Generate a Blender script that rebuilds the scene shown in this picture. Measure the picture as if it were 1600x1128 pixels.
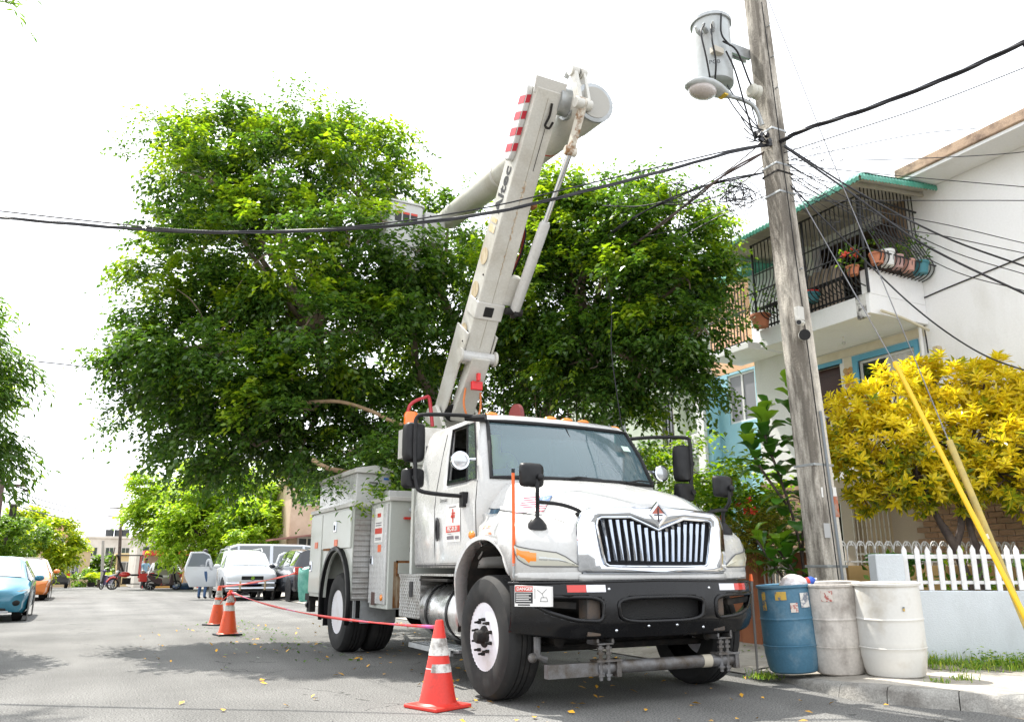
import bpy, bmesh, math, random
import numpy as np
from mathutils import Vector, Matrix
from mathutils.bvhtree import BVHTree

for o in list(bpy.data.objects):
    bpy.data.objects.remove(o)
scene = bpy.context.scene
COL = scene.collection
R = math.radians
random.seed(7)
RNG = np.random.default_rng(7)

# ------------------------------------------------------------------ camera
# x = across the street (to the right), y = along the street, z = up, metres
cam_data = bpy.data.cameras.new('camera')
cam = bpy.data.objects.new('camera', cam_data)
COL.objects.link(cam)
cam.location = (0, 0, 1.1)
cam.rotation_euler = (R(90 + 14.49), 0, R(-27.643))
cam_data.sensor_width = 36
cam_data.lens = 28.125
cam_data.clip_end = 3000
scene.camera = cam

# ------------------------------------------------------------------ sky and sun
SUN_EL, SUN_DIR = 59.0, Vector((0.30, -0.95, 0)).normalized()   # direction the light travels, on the ground
world = bpy.data.worlds.new('World')
scene.world = world
world.use_nodes = True
wn = world.node_tree
wn.nodes.clear()
wo = wn.nodes.new('ShaderNodeOutputWorld')
bg = wn.nodes.new('ShaderNodeBackground')
sky = wn.nodes.new('ShaderNodeTexSky')
sky.sky_type = 'NISHITA'
sky.sun_disc = False
sky.sun_elevation = R(SUN_EL)
sky.sun_rotation = math.atan2(-SUN_DIR.x, -SUN_DIR.y)
sky.air_density = 1.0
sky.dust_density = 1.5
sky.ozone_density = 1.0
hs = wn.nodes.new('ShaderNodeHueSaturation')       # thin bright haze: a nearly white sky
hs.inputs['Saturation'].default_value = 0.22
hs.inputs['Value'].default_value = 1.0
wn.links.new(sky.outputs[0], hs.inputs['Color'])
hz = wn.nodes.new('ShaderNodeMix')                  # even white veil of high thin cloud
hz.data_type = 'RGBA'
hz.inputs[0].default_value = 0.72
hz.inputs[7].default_value = (7.8, 8.05, 8.4, 1)
wn.links.new(hs.outputs[0], hz.inputs[6])
wn.links.new(hz.outputs[2], bg.inputs[0])
bg.inputs[1].default_value = 0.15
wn.links.new(bg.outputs[0], wo.inputs[0])
sun_data = bpy.data.lights.new('sun', 'SUN')
sun_data.energy = 4.2
sun_data.angle = R(0.53)
sun_data.color = (1.0, 0.955, 0.88)
sun = bpy.data.objects.new('sun', sun_data)
COL.objects.link(sun)
ld = Vector((SUN_DIR.x * math.cos(R(SUN_EL)), SUN_DIR.y * math.cos(R(SUN_EL)), -math.sin(R(SUN_EL))))
sun.rotation_euler = ld.to_track_quat('-Z', 'Y').to_euler()
scene.view_settings.view_transform = 'Standard'
scene.view_settings.look = 'None'
scene.view_settings.gamma = 1
scene.view_settings.use_curve_mapping = False
scene.view_settings.exposure = 1.15
scene.cycles.max_bounces = 8
scene.cycles.transparent_max_bounces = 16
scene.cycles.sample_clamp_indirect = 8
scene.cycles.caustics_reflective = False
scene.cycles.caustics_refractive = False

# ------------------------------------------------------------------ materials
MATS = {}
def srgb(h):
    c = [int(h[i:i + 2], 16) / 255 for i in (0, 2, 4)]
    return tuple((x / 12.92 if x <= 0.04045 else ((x + 0.055) / 1.055) ** 2.4) for x in c)

def _n(nt, t, **kw):
    n = nt.nodes.new(t)
    for k, v in kw.items():
        setattr(n, k, v)
    return n

def mat(name, col, rough=0.5, metal=0.0, col2=None, nscale=4.0, lo=0.4, hi=0.65, bump=0.0, bscale=60.0,
        fine=0.0, fscale=120.0, coat=0.0, spec=0.5, trans=0.0, alpha=1.0, emit=0.0, stretch=(1, 1, 1), island=0.0,
        rvar=0.0, ior=None):
    """base colour with a second colour worn in through noise, fine grain, bump and roughness variation"""
    if name in MATS:
        return MATS[name]
    m = bpy.data.materials.new(name)
    m.use_nodes = True
    nt = m.node_tree
    b = nt.nodes['Principled BSDF']
    L = nt.links.new
    b.inputs['Base Color'].default_value = (*col, 1)
    b.inputs['Roughness'].default_value = rough
    b.inputs['Metallic'].default_value = metal
    b.inputs['Specular IOR Level'].default_value = spec
    b.inputs['Coat Weight'].default_value = coat
    b.inputs['Coat Roughness'].default_value = 0.06
    b.inputs['Transmission Weight'].default_value = trans
    b.inputs['Alpha'].default_value = alpha
    if ior:
        b.inputs['IOR'].default_value = ior
    if emit:
        b.inputs['Emission Color'].default_value = (*col, 1)
        b.inputs['Emission Strength'].default_value = emit
    tc = _n(nt, 'ShaderNodeTexCoord')
    mp = _n(nt, 'ShaderNodeMapping')
    mp.inputs['Scale'].default_value = stretch
    L(tc.outputs['Object'], mp.inputs[0])
    out = None
    if col2 is not None:
        no = _n(nt, 'ShaderNodeTexNoise')
        no.inputs['Scale'].default_value = nscale
        no.inputs['Detail'].default_value = 8
        no.inputs['Roughness'].default_value = 0.65
        L(mp.outputs[0], no.inputs['Vector'])
        rp = _n(nt, 'ShaderNodeValToRGB')
        rp.color_ramp.elements[0].position = lo
        rp.color_ramp.elements[1].position = hi
        rp.color_ramp.elements[0].color = (*col, 1)
        rp.color_ramp.elements[1].color = (*col2, 1)
        L(no.outputs['Fac'], rp.inputs[0])
        out = rp.outputs[0]
    if fine:
        n2 = _n(nt, 'ShaderNodeTexNoise')
        n2.inputs['Scale'].default_value = fscale
        n2.inputs['Detail'].default_value = 4
        L(tc.outputs['Object'], n2.inputs['Vector'])
        mr = _n(nt, 'ShaderNodeMapRange')
        mr.inputs['From Min'].default_value = 0.25
        mr.inputs['From Max'].default_value = 0.75
        mr.inputs['To Min'].default_value = 1 - fine
        mr.inputs['To Max'].default_value = 1 + fine
        L(n2.outputs['Fac'], mr.inputs[0])
        mx = _n(nt, 'ShaderNodeVectorMath', operation='MULTIPLY')
        if out is None:
            mx.inputs[0].default_value = col
        else:
            L(out, mx.inputs[0])
        L(mr.outputs[0], mx.inputs[1])
        out = mx.outputs[0]
    if island:
        ge = _n(nt, 'ShaderNodeNewGeometry')
        mr = _n(nt, 'ShaderNodeMapRange')
        mr.inputs['To Min'].default_value = 1 - island
        mr.inputs['To Max'].default_value = 1 + island
        L(ge.outputs['Random Per Island'], mr.inputs[0])
        mx = _n(nt, 'ShaderNodeVectorMath', operation='MULTIPLY')
        if out is None:
            mx.inputs[0].default_value = col
        else:
            L(out, mx.inputs[0])
        L(mr.outputs[0], mx.inputs[1])
        out = mx.outputs[0]
    if out is not None:
        L(out, b.inputs['Base Color'])
    if rvar:
        n3 = _n(nt, 'ShaderNodeTexNoise')
        n3.inputs['Scale'].default_value = 9
        n3.inputs['Detail'].default_value = 6
        L(tc.outputs['Object'], n3.inputs['Vector'])
        mr = _n(nt, 'ShaderNodeMapRange')
        mr.inputs['From Min'].default_value = 0.3
        mr.inputs['From Max'].default_value = 0.7
        mr.inputs['To Min'].default_value = max(0.02, rough - rvar)
        mr.inputs['To Max'].default_value = rough + rvar
        L(n3.outputs['Fac'], mr.inputs[0])
        L(mr.outputs[0], b.inputs['Roughness'])
    if bump:
        nb = _n(nt, 'ShaderNodeTexNoise')
        nb.inputs['Scale'].default_value = bscale
        nb.inputs['Detail'].default_value = 5
        L(tc.outputs['Object'], nb.inputs['Vector'])
        bp = _n(nt, 'ShaderNodeBump')
        bp.inputs['Strength'].default_value = bump
        bp.inputs['Distance'].default_value = 0.02
        L(nb.outputs['Fac'], bp.inputs['Height'])
        L(bp.outputs[0], b.inputs['Normal'])
    MATS[name] = m
    return m

def leaf_mat(name, c1, c2, c3, rough=0.35, transl=0.45, tcol=None):
    """leaf: three colours spread over the single leaves, light passing through the blade"""
    m = bpy.data.materials.new(name)
    m.use_nodes = True
    nt = m.node_tree
    L = nt.links.new
    b = nt.nodes['Principled BSDF']
    out = nt.nodes['Material Output']
    ge = _n(nt, 'ShaderNodeNewGeometry')
    rp = _n(nt, 'ShaderNodeValToRGB')
    e = rp.color_ramp.elements
    e[0].color = (*c1, 1); e[0].position = 0.0
    e[1].color = (*c3, 1); e[1].position = 1.0
    k = e.new(0.55); k.color = (*c2, 1)
    L(ge.outputs['Random Per Island'], rp.inputs[0])
    L(rp.outputs[0], b.inputs['Base Color'])
    b.inputs['Roughness'].default_value = rough
    b.inputs['Specular IOR Level'].default_value = 0.5
    tr = _n(nt, 'ShaderNodeBsdfTranslucent')
    mu = _n(nt, 'ShaderNodeVectorMath', operation='MULTIPLY')
    mu.inputs[1].default_value = tcol or (2.2, 2.2, 0.75)
    L(rp.outputs[0], mu.inputs[0])
    L(mu.outputs[0], tr.inputs[0])
    mx = _n(nt, 'ShaderNodeMixShader')
    mx.inputs[0].default_value = transl
    L(b.outputs[0], mx.inputs[1])
    L(tr.outputs[0], mx.inputs[2])
    L(mx.outputs[0], out.inputs[0])
    return m

# ------------------------------------------------------------------ mesh helpers
class MB:
    """collects shapes; build() links them as ONE mesh object"""
    def __init__(s):
        s.v = []
        s.f = []
    def add(s, vs, fs):
        k = len(s.v)
        s.v += [tuple(p) for p in vs]
        s.f += [tuple(i + k for i in f) for f in fs]
        return s
    def box(s, lo, hi, M=None):
        (a, b, c), (d, e, f) = lo, hi
        vs = [(a, b, c), (d, b, c), (d, e, c), (a, e, c), (a, b, f), (d, b, f), (d, e, f), (a, e, f)]
        if M is not None:
            vs = [M @ Vector(p) for p in vs]
        return s.add(vs, [(3, 2, 1, 0), (4, 5, 6, 7), (0, 1, 5, 4), (1, 2, 6, 5), (2, 3, 7, 6), (3, 0, 4, 7)])
    def cbox(s, c, size, M=None):
        h = [x / 2 for x in size]
        if M is None:
            return s.box([c[i] - h[i] for i in range(3)], [c[i] + h[i] for i in range(3)])
        return s.box([-x for x in h], h, Matrix.Translation(c) @ M)
    def beam(s, p0, p1, w, h, up=(0, 0, 1), w1=None, h1=None):
        """rectangular bar from p0 to p1, w across, h along 'up'"""
        p0, p1 = Vector(p0), Vector(p1)
        d = (p1 - p0).normalized()
        x = d.cross(Vector(up))
        if x.length < 1e-4:
            x = d.cross(Vector((0, 1, 0)))
        x.normalize()
        y = x.cross(d)
        w1 = w if w1 is None else w1
        h1 = h if h1 is None else h1
        vs = []
        for p, ww, hh in ((p0, w, h), (p1, w1, h1)):
            for sx, sy in ((-1, -1), (1, -1), (1, 1), (-1, 1)):
                vs.append(p + x * (sx * ww / 2) + y * (sy * hh / 2))
        return s.add(vs, [(0, 1, 2, 3), (7, 6, 5, 4), (0, 4, 5, 1), (1, 5, 6, 2), (2, 6, 7, 3), (3, 7, 4, 0)])
    def tube(s, pts, r, n=8, caps=True, closed=False):
        pts = [Vector(p) for p in pts]
        N = len(pts)
        rs = r if isinstance(r, (list, tuple)) else [r] * N
        prev = None
        vs = []
        for i, p in enumerate(pts):
            if closed:
                d = pts[(i + 1) % N] - pts[i - 1]
            else:
                d = pts[min(i + 1, N - 1)] - pts[max(i - 1, 0)]
            if d.length < 1e-9:
                d = Vector((0, 0, 1))
            d.normalize()
            if prev is None:
                a = Vector((0, 0, 1)) if abs(d.z) < 0.9 else Vector((1, 0, 0))
                x = d.cross(a).normalized()
            else:
                x = prev - d * prev.dot(d)
                if x.length < 1e-6:
                    x = d.orthogonal()
                x.normalize()
            prev = x
            y = d.cross(x)
            for k in range(n):
                t = 2 * math.pi * k / n
                vs.append(p + (x * math.cos(t) + y * math.sin(t)) * rs[i])
        fs = []
        for i in range(N if closed else N - 1):
            j = (i + 1) % N
            for k in range(n):
                q = (k + 1) % n
                fs.append((i * n + k, i * n + q, j * n + q, j * n + k))
        if caps and not closed:
            fs.append(tuple(range(n - 1, -1, -1)))
            fs.append(tuple((N - 1) * n + k for k in range(n)))
        return s.add(vs, fs)
    def cyl(s, p0, p1, r0, r1=None, n=16):
        return s.tube([p0, p1], [r0, r0 if r1 is None else r1], n)
    def lathe(s, prof, c=(0, 0, 0), axis='z', n=24, M=None, caps=True):
        """prof: (radius, height) pairs turned about the axis"""
        vs = []
        for r, h in prof:
            for k in range(n):
                t = 2 * math.pi * k / n
                a, b = r * math.cos(t), r * math.sin(t)
                p = {'z': (a, b, h), 'x': (h, a, b), 'y': (b, h, a)}[axis]
                vs.append((p[0] + c[0], p[1] + c[1], p[2] + c[2]))
        if M is not None:
            vs = [M @ Vector(p) for p in vs]
        fs = []
        for i in range(len(prof) - 1):
            for k in range(n):
                q = (k + 1) % n
                fs.append((i * n + k, i * n + q, (i + 1) * n + q, (i + 1) * n + k))
        if caps and prof[0][0] > 1e-6:
            fs.append(tuple(range(n - 1, -1, -1)))
        if caps and prof[-1][0] > 1e-6:
            fs.append(tuple((len(prof) - 1) * n + k for k in range(n)))
        return s.add(vs, fs)
    def prism(s, poly, axis, a, b):
        """2-D polygon extruded along an axis: x -> (y,z), y -> (x,z), z -> (x,y)"""
        def P(q, h):
            return {'x': (h, q[0], q[1]), 'y': (q[0], h, q[1]), 'z': (q[0], q[1], h)}[axis]
        n = len(poly)
        vs = [P(q, a) for q in poly] + [P(q, b) for q in poly]
        fs = [tuple(range(n - 1, -1, -1)), tuple(range(n, 2 * n))]
        for i in range(n):
            j = (i + 1) % n
            fs.append((i, j, n + j, n + i))
        return s.add(vs, fs)
    def grid(s, rows, closed=False, skip=()):
        n = len(rows[0])
        vs = [p for r in rows for p in r]
        fs = []
        for i in range(len(rows) - 1):
            for k in range(n if closed else n - 1):
                if (i, k) in skip:
                    continue
                q = (k + 1) % n
                fs.append((i * n + k, i * n + q, (i + 1) * n + q, (i + 1) * n + k))
        return s.add(vs, fs)
    def ball(s, c, r, nu=12, nv=8):
        r = (r, r, r) if not isinstance(r, (tuple, list)) else r
        prof = []
        rows = []
        for i in range(nv + 1):
            t = math.pi * i / nv
            rows.append([(c[0] + r[0] * math.sin(t) * math.cos(2 * math.pi * k / nu),
                          c[1] + r[1] * math.sin(t) * math.sin(2 * math.pi * k / nu),
                          c[2] - r[2] * math.cos(t)) for k in range(nu)])
        return s.grid(rows, closed=True)
    def bvh(s):
        return BVHTree.FromPolygons([Vector(p) for p in s.v], s.f)
    def mesh(s, name, m, smooth=35):
        me = bpy.data.meshes.new(name)
        me.from_pydata([tuple(p) for p in s.v], [], s.f)
        me.validate()
        bm = bmesh.new()
        bm.from_mesh(me)
        bmesh.ops.remove_doubles(bm, verts=bm.verts, dist=1e-5)
        bmesh.ops.recalc_face_normals(bm, faces=bm.faces)
        bm.to_mesh(me)
        bm.free()
        if m:
            me.materials.append(m)
        if smooth:
            me.polygons.foreach_set('use_smooth', [True] * len(me.polygons))
            me.set_sharp_from_angle(angle=R(smooth))
        return me
    def build(s, name, m, parent=None, smooth=35, bevel=0.0, solid=0.0, seg=2):
        o = bpy.data.objects.new(name, s.mesh(name, m, smooth))
        COL.objects.link(o)
        if parent is not None:
            o.parent = parent
        if solid:
            md = o.modifiers.new('solid', 'SOLIDIFY')
            md.thickness = abs(solid)
            md.offset = -1 if solid > 0 else 1
        if bevel:
            md = o.modifiers.new('bevel', 'BEVEL')
            md.width = bevel
            md.segments = seg
            md.limit_method = 'ANGLE'
            md.angle_limit = R(40)
            md.harden_normals = True
        return o

def tag(o, label=None, cat=None, group=None, kind=None):
    if label: o['label'] = label
    if cat: o['category'] = cat
    if group: o['group'] = group
    if kind: o['kind'] = kind
    return o

def thing(name, label, cat, loc=(0, 0, 0), rz=0.0, group=None, scale=None):
    o = bpy.data.objects.new(name, None)
    COL.objects.link(o)
    o.empty_display_size = 0.2
    o.location = loc
    o.rotation_euler = (0, 0, rz)
    if scale: o.scale = (scale, scale, scale) if not isinstance(scale, tuple) else scale
    return tag(o, label, cat, group)

def struct(o):
    o['kind'] = 'structure'
    return o

def place(me, name, parent, M=None, loc=None):
    """an object that shares mesh data"""
    o = bpy.data.objects.new(name, me)
    COL.objects.link(o)
    if parent is not None:
        o.parent = parent
    if M is not None:
        o.matrix_local = M
    elif loc is not None:
        o.location = loc
    return o

def copy_tree(o, parent=None):
    c = o.copy()
    COL.objects.link(c)
    c.parent = parent
    for ch in o.children:
        copy_tree(ch, c)
    return c

def text(name, body, size, m, parent, M, ext=0.001, sx=1.0, bold=0.0, align='CENTER'):
    cu = bpy.data.curves.new(name, 'FONT')
    cu.body = body
    cu.size = size
    cu.align_x = align
    cu.align_y = 'CENTER'
    cu.extrude = ext
    cu.offset = bold
    cu.resolution_u = 3
    cu.materials.append(m)
    tmp = bpy.data.objects.new(name + '_curve', cu)
    COL.objects.link(tmp)
    dg = bpy.context.evaluated_depsgraph_get()
    me = bpy.data.meshes.new_from_object(tmp.evaluated_get(dg))
    bpy.data.objects.remove(tmp)
    o = bpy.data.objects.new(name, me)
    COL.objects.link(o)
    if parent is not None:
        o.parent = parent
    o.matrix_local = M @ Matrix.Diagonal((sx, 1, 1, 1))
    return o

def frame(origin, xdir, ydir):
    """matrix whose x runs along xdir and y along ydir (z faces the viewer of a sign)"""
    x = Vector(xdir).normalized()
    y = Vector(ydir)
    z = x.cross(y).normalized()
    y = z.cross(x)
    M = Matrix((x, y, z)).transposed().to_4x4()
    M.translation = Vector(origin)
    return M

def np_mesh(name, verts, faces4, m, smooth=False):
    """fast mesh from numpy arrays of quads"""
    me = bpy.data.meshes.new(name)
    nv, nf = len(verts), len(faces4)
    me.vertices.add(nv)
    me.vertices.foreach_set('co', np.ascontiguousarray(verts, dtype=np.float32).ravel())
    me.loops.add(nf * 4)
    me.loops.foreach_set('vertex_index', np.ascontiguousarray(faces4, dtype=np.int32).ravel())
    me.polygons.add(nf)
    me.polygons.foreach_set('loop_start', np.arange(0, nf * 4, 4, dtype=np.int32))
    me.polygons.foreach_set('loop_total', np.full(nf, 4, dtype=np.int32))
    if smooth:
        me.polygons.foreach_set('use_smooth', np.ones(nf, dtype=bool))
    me.update(calc_edges=True)
    me.materials.append(m)
    return me

def bez(p0, p1, p2, n=10):
    p0, p1, p2 = Vector(p0), Vector(p1), Vector(p2)
    return [p0 * (1 - t) ** 2 + p1 * 2 * t * (1 - t) + p2 * t * t for t in [i / n for i in range(n + 1)]]

def spline(pts, n=6):
    """Catmull-Rom through points"""
    P = [Vector(p) for p in pts]
    P = [P[0] * 2 - P[1]] + P + [P[-1] * 2 - P[-2]]
    out = []
    for i in range(1, len(P) - 2):
        a, b, c, d = P[i - 1], P[i], P[i + 1], P[i + 2]
        for k in range(n):
            t = k / n
            out.append(0.5 * ((2 * b) + (c - a) * t + (2 * a - 5 * b + 4 * c - d) * t * t + (3 * b - a - 3 * c + d) * t ** 3))
    out.append(P[-2])
    return out

# shared materials
WHITE = mat('white_paint', (0.49, 0.49, 0.48), 0.26, col2=(0.39, 0.375, 0.345), nscale=1.8, lo=0.52, hi=0.9, coat=0.35, fine=0.04, fscale=40, rvar=0.1)
WHITE_OLD = mat('white_paint_worn', (0.52, 0.51, 0.48), 0.45, col2=(0.30, 0.27, 0.22), nscale=3.0, lo=0.55, hi=0.82, fine=0.06, fscale=60, rvar=0.1)
BODYW = mat('utility_body_paint', (0.47, 0.49, 0.45), 0.38, col2=(0.40, 0.39, 0.33), nscale=2.5, lo=0.5, hi=0.78, coat=0.2, fine=0.04, fscale=40)
BLACK = mat('black_plastic', (0.009, 0.009, 0.010), 0.45, fine=0.2, fscale=60, rvar=0.12, spec=0.3)
DARK = mat('dark_chassis_steel', (0.012, 0.0115, 0.011), 0.75, spec=0.25, col2=(0.04, 0.033, 0.027), nscale=8, lo=0.45, hi=0.75, bump=0.2)
RUBBER = mat('tyre_rubber', (0.010, 0.010, 0.010), 0.8, col2=(0.035, 0.031, 0.027), nscale=6, lo=0.5, hi=0.8, fine=0.2)
CHROME = mat('chrome', (0.60, 0.63, 0.68), 0.06, metal=1.0)
STEEL = mat('galvanised_steel', (0.42, 0.44, 0.45), 0.45, metal=0.6, col2=(0.30, 0.31, 0.31), nscale=6, rvar=0.1)
ALU = mat('aluminium', (0.6, 0.6, 0.6), 0.3, metal=0.9, col2=(0.42, 0.41, 0.39), nscale=7, rvar=0.12)
RUST = mat('rust', (0.16, 0.06, 0.02), 0.9, col2=(0.30, 0.13, 0.03), nscale=14, fine=0.2)
GLASS_DARK = mat('tinted_glass', (0.012, 0.016, 0.018), 0.03, spec=0.8, coat=0.5)
REDP = mat('red_reflector', (0.55, 0.025, 0.015), 0.3, coat=0.5)
ORANGE = mat('orange_plastic', (0.75, 0.12, 0.015), 0.4)
AMBER = mat('amber_lens', (0.75, 0.22, 0.01), 0.2, coat=0.6)
WHITE_REFL = mat('white_reflector', (0.7, 0.7, 0.74), 0.35)
BLACKP = mat('black_print', (0.02, 0.02, 0.022), 0.6)
REDPRINT = mat('red_print', (0.55, 0.05, 0.03), 0.5)
STICKER = mat('white_sticker', (0.76, 0.75, 0.73), 0.5, col2=(0.6, 0.58, 0.54), nscale=9, lo=0.5, hi=0.8)
CLEAR = mat('clear_glass', (0.8, 0.88, 0.88), 0.02, trans=1.0, ior=1.1)
# ================================================================== ground, road, pavement
def asphalt():
    m = bpy.data.materials.new('asphalt')
    m.use_nodes = True
    nt = m.node_tree
    L = nt.links.new
    b = nt.nodes['Principled BSDF']
    tc = _n(nt, 'ShaderNodeTexCoord')
    n1 = _n(nt, 'ShaderNodeTexNoise'); n1.inputs['Scale'].default_value = 0.55; n1.inputs['Detail'].default_value = 6
    n2 = _n(nt, 'ShaderNodeTexNoise'); n2.inputs['Scale'].default_value = 70; n2.inputs['Detail'].default_value = 3
    vo = _n(nt, 'ShaderNodeTexVoronoi'); vo.inputs['Scale'].default_value = 85
    ms = _n(nt, 'ShaderNodeMapping'); ms.inputs['Scale'].default_value = (1.6, 0.12, 1)
    n3 = _n(nt, 'ShaderNodeTexNoise'); n3.inputs['Scale'].default_value = 1.0; n3.inputs['Detail'].default_value = 5
    L(tc.outputs['Object'], ms.inputs[0]); L(ms.outputs[0], n3.inputs['Vector'])
    for n in (n1, n2, vo):
        L(tc.outputs['Object'], n.inputs['Vector'])
    r1 = _n(nt, 'ShaderNodeValToRGB')
    r1.color_ramp.elements[0].position = 0.3; r1.color_ramp.elements[0].color = (0.105, 0.104, 0.100, 1)
    r1.color_ramp.elements[1].position = 0.7; r1.color_ramp.elements[1].color = (0.165, 0.163, 0.156, 1)
    L(n1.outputs['Fac'], r1.inputs[0])
    m3 = _n(nt, 'ShaderNodeMapRange'); m3.inputs['From Min'].default_value = 0.3; m3.inputs['From Max'].default_value = 0.7
    m3.inputs['To Min'].default_value = 0.86; m3.inputs['To Max'].default_value = 1.12
    L(n3.outputs['Fac'], m3.inputs[0])
    m2 = _n(nt, 'ShaderNodeMapRange'); m2.inputs['From Min'].default_value = 0.3; m2.inputs['From Max'].default_value = 0.72
    m2.inputs['To Min'].default_value = 0.35; m2.inputs['To Max'].default_value = 1.9
    L(n2.outputs['Fac'], m2.inputs[0])
    a = _n(nt, 'ShaderNodeVectorMath', operation='MULTIPLY'); L(r1.outputs[0], a.inputs[0]); L(m2.outputs[0], a.inputs[1])
    c = _n(nt, 'ShaderNodeVectorMath', operation='MULTIPLY'); L(a.outputs[0], c.inputs[0]); L(m3.outputs[0], c.inputs[1])
    # hairline cracks, broken up by noise, and a few old oil spots
    wd = _n(nt, 'ShaderNodeTexNoise'); wd.inputs['Scale'].default_value = 1.4; wd.inputs['Detail'].default_value = 5; L(tc.outputs['Object'], wd.inputs['Vector'])
    wa = _n(nt, 'ShaderNodeVectorMath', operation='ADD'); L(tc.outputs['Object'], wa.inputs[0]); L(wd.outputs['Color'], wa.inputs[1])
    ve = _n(nt, 'ShaderNodeTexVoronoi'); ve.feature = 'DISTANCE_TO_EDGE'; ve.inputs['Scale'].default_value = 0.38; L(wa.outputs[0], ve.inputs['Vector'])
    lt = _n(nt, 'ShaderNodeMath', operation='LESS_THAN'); lt.inputs[1].default_value = 0.0035; L(ve.outputs['Distance'], lt.inputs[0])
    gt = _n(nt, 'ShaderNodeMath', operation='GREATER_THAN'); gt.inputs[1].default_value = 0.52; L(n1.outputs['Fac'], gt.inputs[0])
    ck = _n(nt, 'ShaderNodeMath', operation='MULTIPLY'); L(lt.outputs[0], ck.inputs[0]); L(gt.outputs[0], ck.inputs[1])
    os_ = _n(nt, 'ShaderNodeTexVoronoi'); os_.inputs['Scale'].default_value = 0.55; L(wa.outputs[0], os_.inputs['Vector'])
    om = _n(nt, 'ShaderNodeMapRange'); om.inputs['From Min'].default_value = 0.05; om.inputs['From Max'].default_value = 0.16; om.inputs['To Min'].default_value = 0.35; om.inputs['To Max'].default_value = 0.0; L(os_.outputs['Distance'], om.inputs[0])
    mxm = _n(nt, 'ShaderNodeMath', operation='MAXIMUM'); L(ck.outputs[0], mxm.inputs[0]); L(om.outputs[0], mxm.inputs[1])
    iv = _n(nt, 'ShaderNodeMapRange'); iv.inputs['To Min'].default_value = 1.0; iv.inputs['To Max'].default_value = 0.45; L(mxm.outputs[0], iv.inputs[0])
    c2_ = _n(nt, 'ShaderNodeVectorMath', operation='MULTIPLY'); L(c.outputs[0], c2_.inputs[0]); L(iv.outputs[0], c2_.inputs[1])
    L(c2_.outputs[0], b.inputs['Base Color'])
    b.inputs['Roughness'].default_value = 0.85
    b.inputs['Specular IOR Level'].default_value = 0.15
    bp = _n(nt, 'ShaderNodeBump'); bp.inputs['Strength'].default_value = 0.6; bp.inputs['Distance'].default_value = 0.008
    L(vo.outputs['Distance'], bp.inputs['Height'])
    L(bp.outputs[0], b.inputs['Normal'])
    return m
M_ASPH = asphalt()
M_CONC = mat('pavement_concrete', (0.44, 0.41, 0.36), 0.85, col2=(0.25, 0.225, 0.19), nscale=2.2, lo=0.38, hi=0.68, fine=0.22, fscale=70, bump=0.5, bscale=45)
M_KERB = mat('kerb_concrete', (0.30, 0.29, 0.265), 0.85, col2=(0.15, 0.14, 0.125), nscale=3.5, lo=0.40, hi=0.66, fine=0.25, fscale=80, bump=0.6, bscale=40)
M_DIRT = mat('dirt', (0.20, 0.165, 0.12), 0.95, col2=(0.30, 0.27, 0.22), nscale=1.5, fine=0.25, fscale=50, bump=0.5, bscale=30)

def gz(y):
    """the street runs level, then falls away beyond a crest"""
    return 0.0 if y < 47 else -0.0145 * (y - 47)

YS = [-60, -20, 0, 10, 20, 30, 40, 47, 52, 60, 80, 120, 200, 400, 1500]
b = MB()
b.grid([[(x, y, gz(min(y, 200)) - 0.02 - (0.35 if abs(x) > 300 else 0)) for x in (-900, -120, -40, -2.9, 6.2, 40, 120, 900)] for y in YS])
struct(b.build('ground', M_DIRT, smooth=0))
b = MB()
b.grid([[(x, y, gz(y)) for x in (-2.85, 0, 3, 6.42)] for y in (-40, 0, 10, 20, 30, 40, 47, 52, 60, 80, 120)])
b.grid([[(x, y, 0.0) for x in (6.42, 14, 60)] for y in (-40, -6, 3.0)])
struct(b.build('road', M_ASPH, smooth=0))

# right-hand pavement: kerb turns round the corner into the side street
KP = [(60.0, 1.2), (20.0, 1.6), (12.0, 2.1), (9.2, 2.75), (7.6, 3.35), (6.75, 3.95), (6.30, 4.55), (6.08, 5.15), (6.18, 5.70), (6.36, 6.25), (6.42, 6.9)]
kp = [Vector((*p, 0)) for p in KP]
ks = spline(kp, 5)
def offs(pts, d):
    out = []
    for i, p in enumerate(pts):
        t = (pts[min(i + 1, len(pts) - 1)] - pts[max(i - 1, 0)]).normalized()
        out.append(p + Vector((t.y, -t.x, 0)) * d)
    return out
inner = offs(ks, 0.16)
# the kerb fades from a 13 cm step to a broken, flush edge near the truck
def kh(i):
    p = ks[i]
    return 0.13 if p.y < 5.1 else max(0.035, 0.13 - (p.y - 5.1) * 0.075)
b = MB()
rows = []
for i in range(len(ks)):
    j = 0.012 * math.sin(i * 2.7) + 0.008 * math.sin(i * 5.1)
    h = kh(i)
    p, q = ks[i], inner[i]
    o = Vector((p.x - q.x, p.y - q.y, 0)).normalized()
    rows.append([(p.x + o.x * (0.03 + j), p.y + o.y * (0.03 + j), -0.02), (p.x + o.x * j, p.y + o.y * j, h - 0.03),
                 (p.x - o.x * 0.03, p.y - o.y * 0.03, h + j * 0.5), (q.x, q.y, h + 0.004), (q.x, q.y, -0.02)])
# kerb stones: split at the joints seen in the photograph
cuts = [0, 8, 18, 24, 29, 33, 37, 42, len(rows) - 1]
kerb = thing('kerb', None, None)
kerb['kind'] = 'structure'
for a, c in zip(cuts[:-1], cuts[1:]):
    s = MB()
    seg = [list(r) for r in rows[a:c + 1]]
    v = (Vector(seg[1][0]) - Vector(seg[0][0])).normalized() * 0.008
    seg[0] = [tuple(Vector(p) + v) for p in seg[0]]
    s.grid(seg)
    n = 5
    s.f.append((0, 1, 2, 3, 4))
    s.f.append(tuple(len(s.v) - 1 - k for k in range(5)))
    s.build('kerb_stone', M_KERB, kerb, smooth=50)
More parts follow.
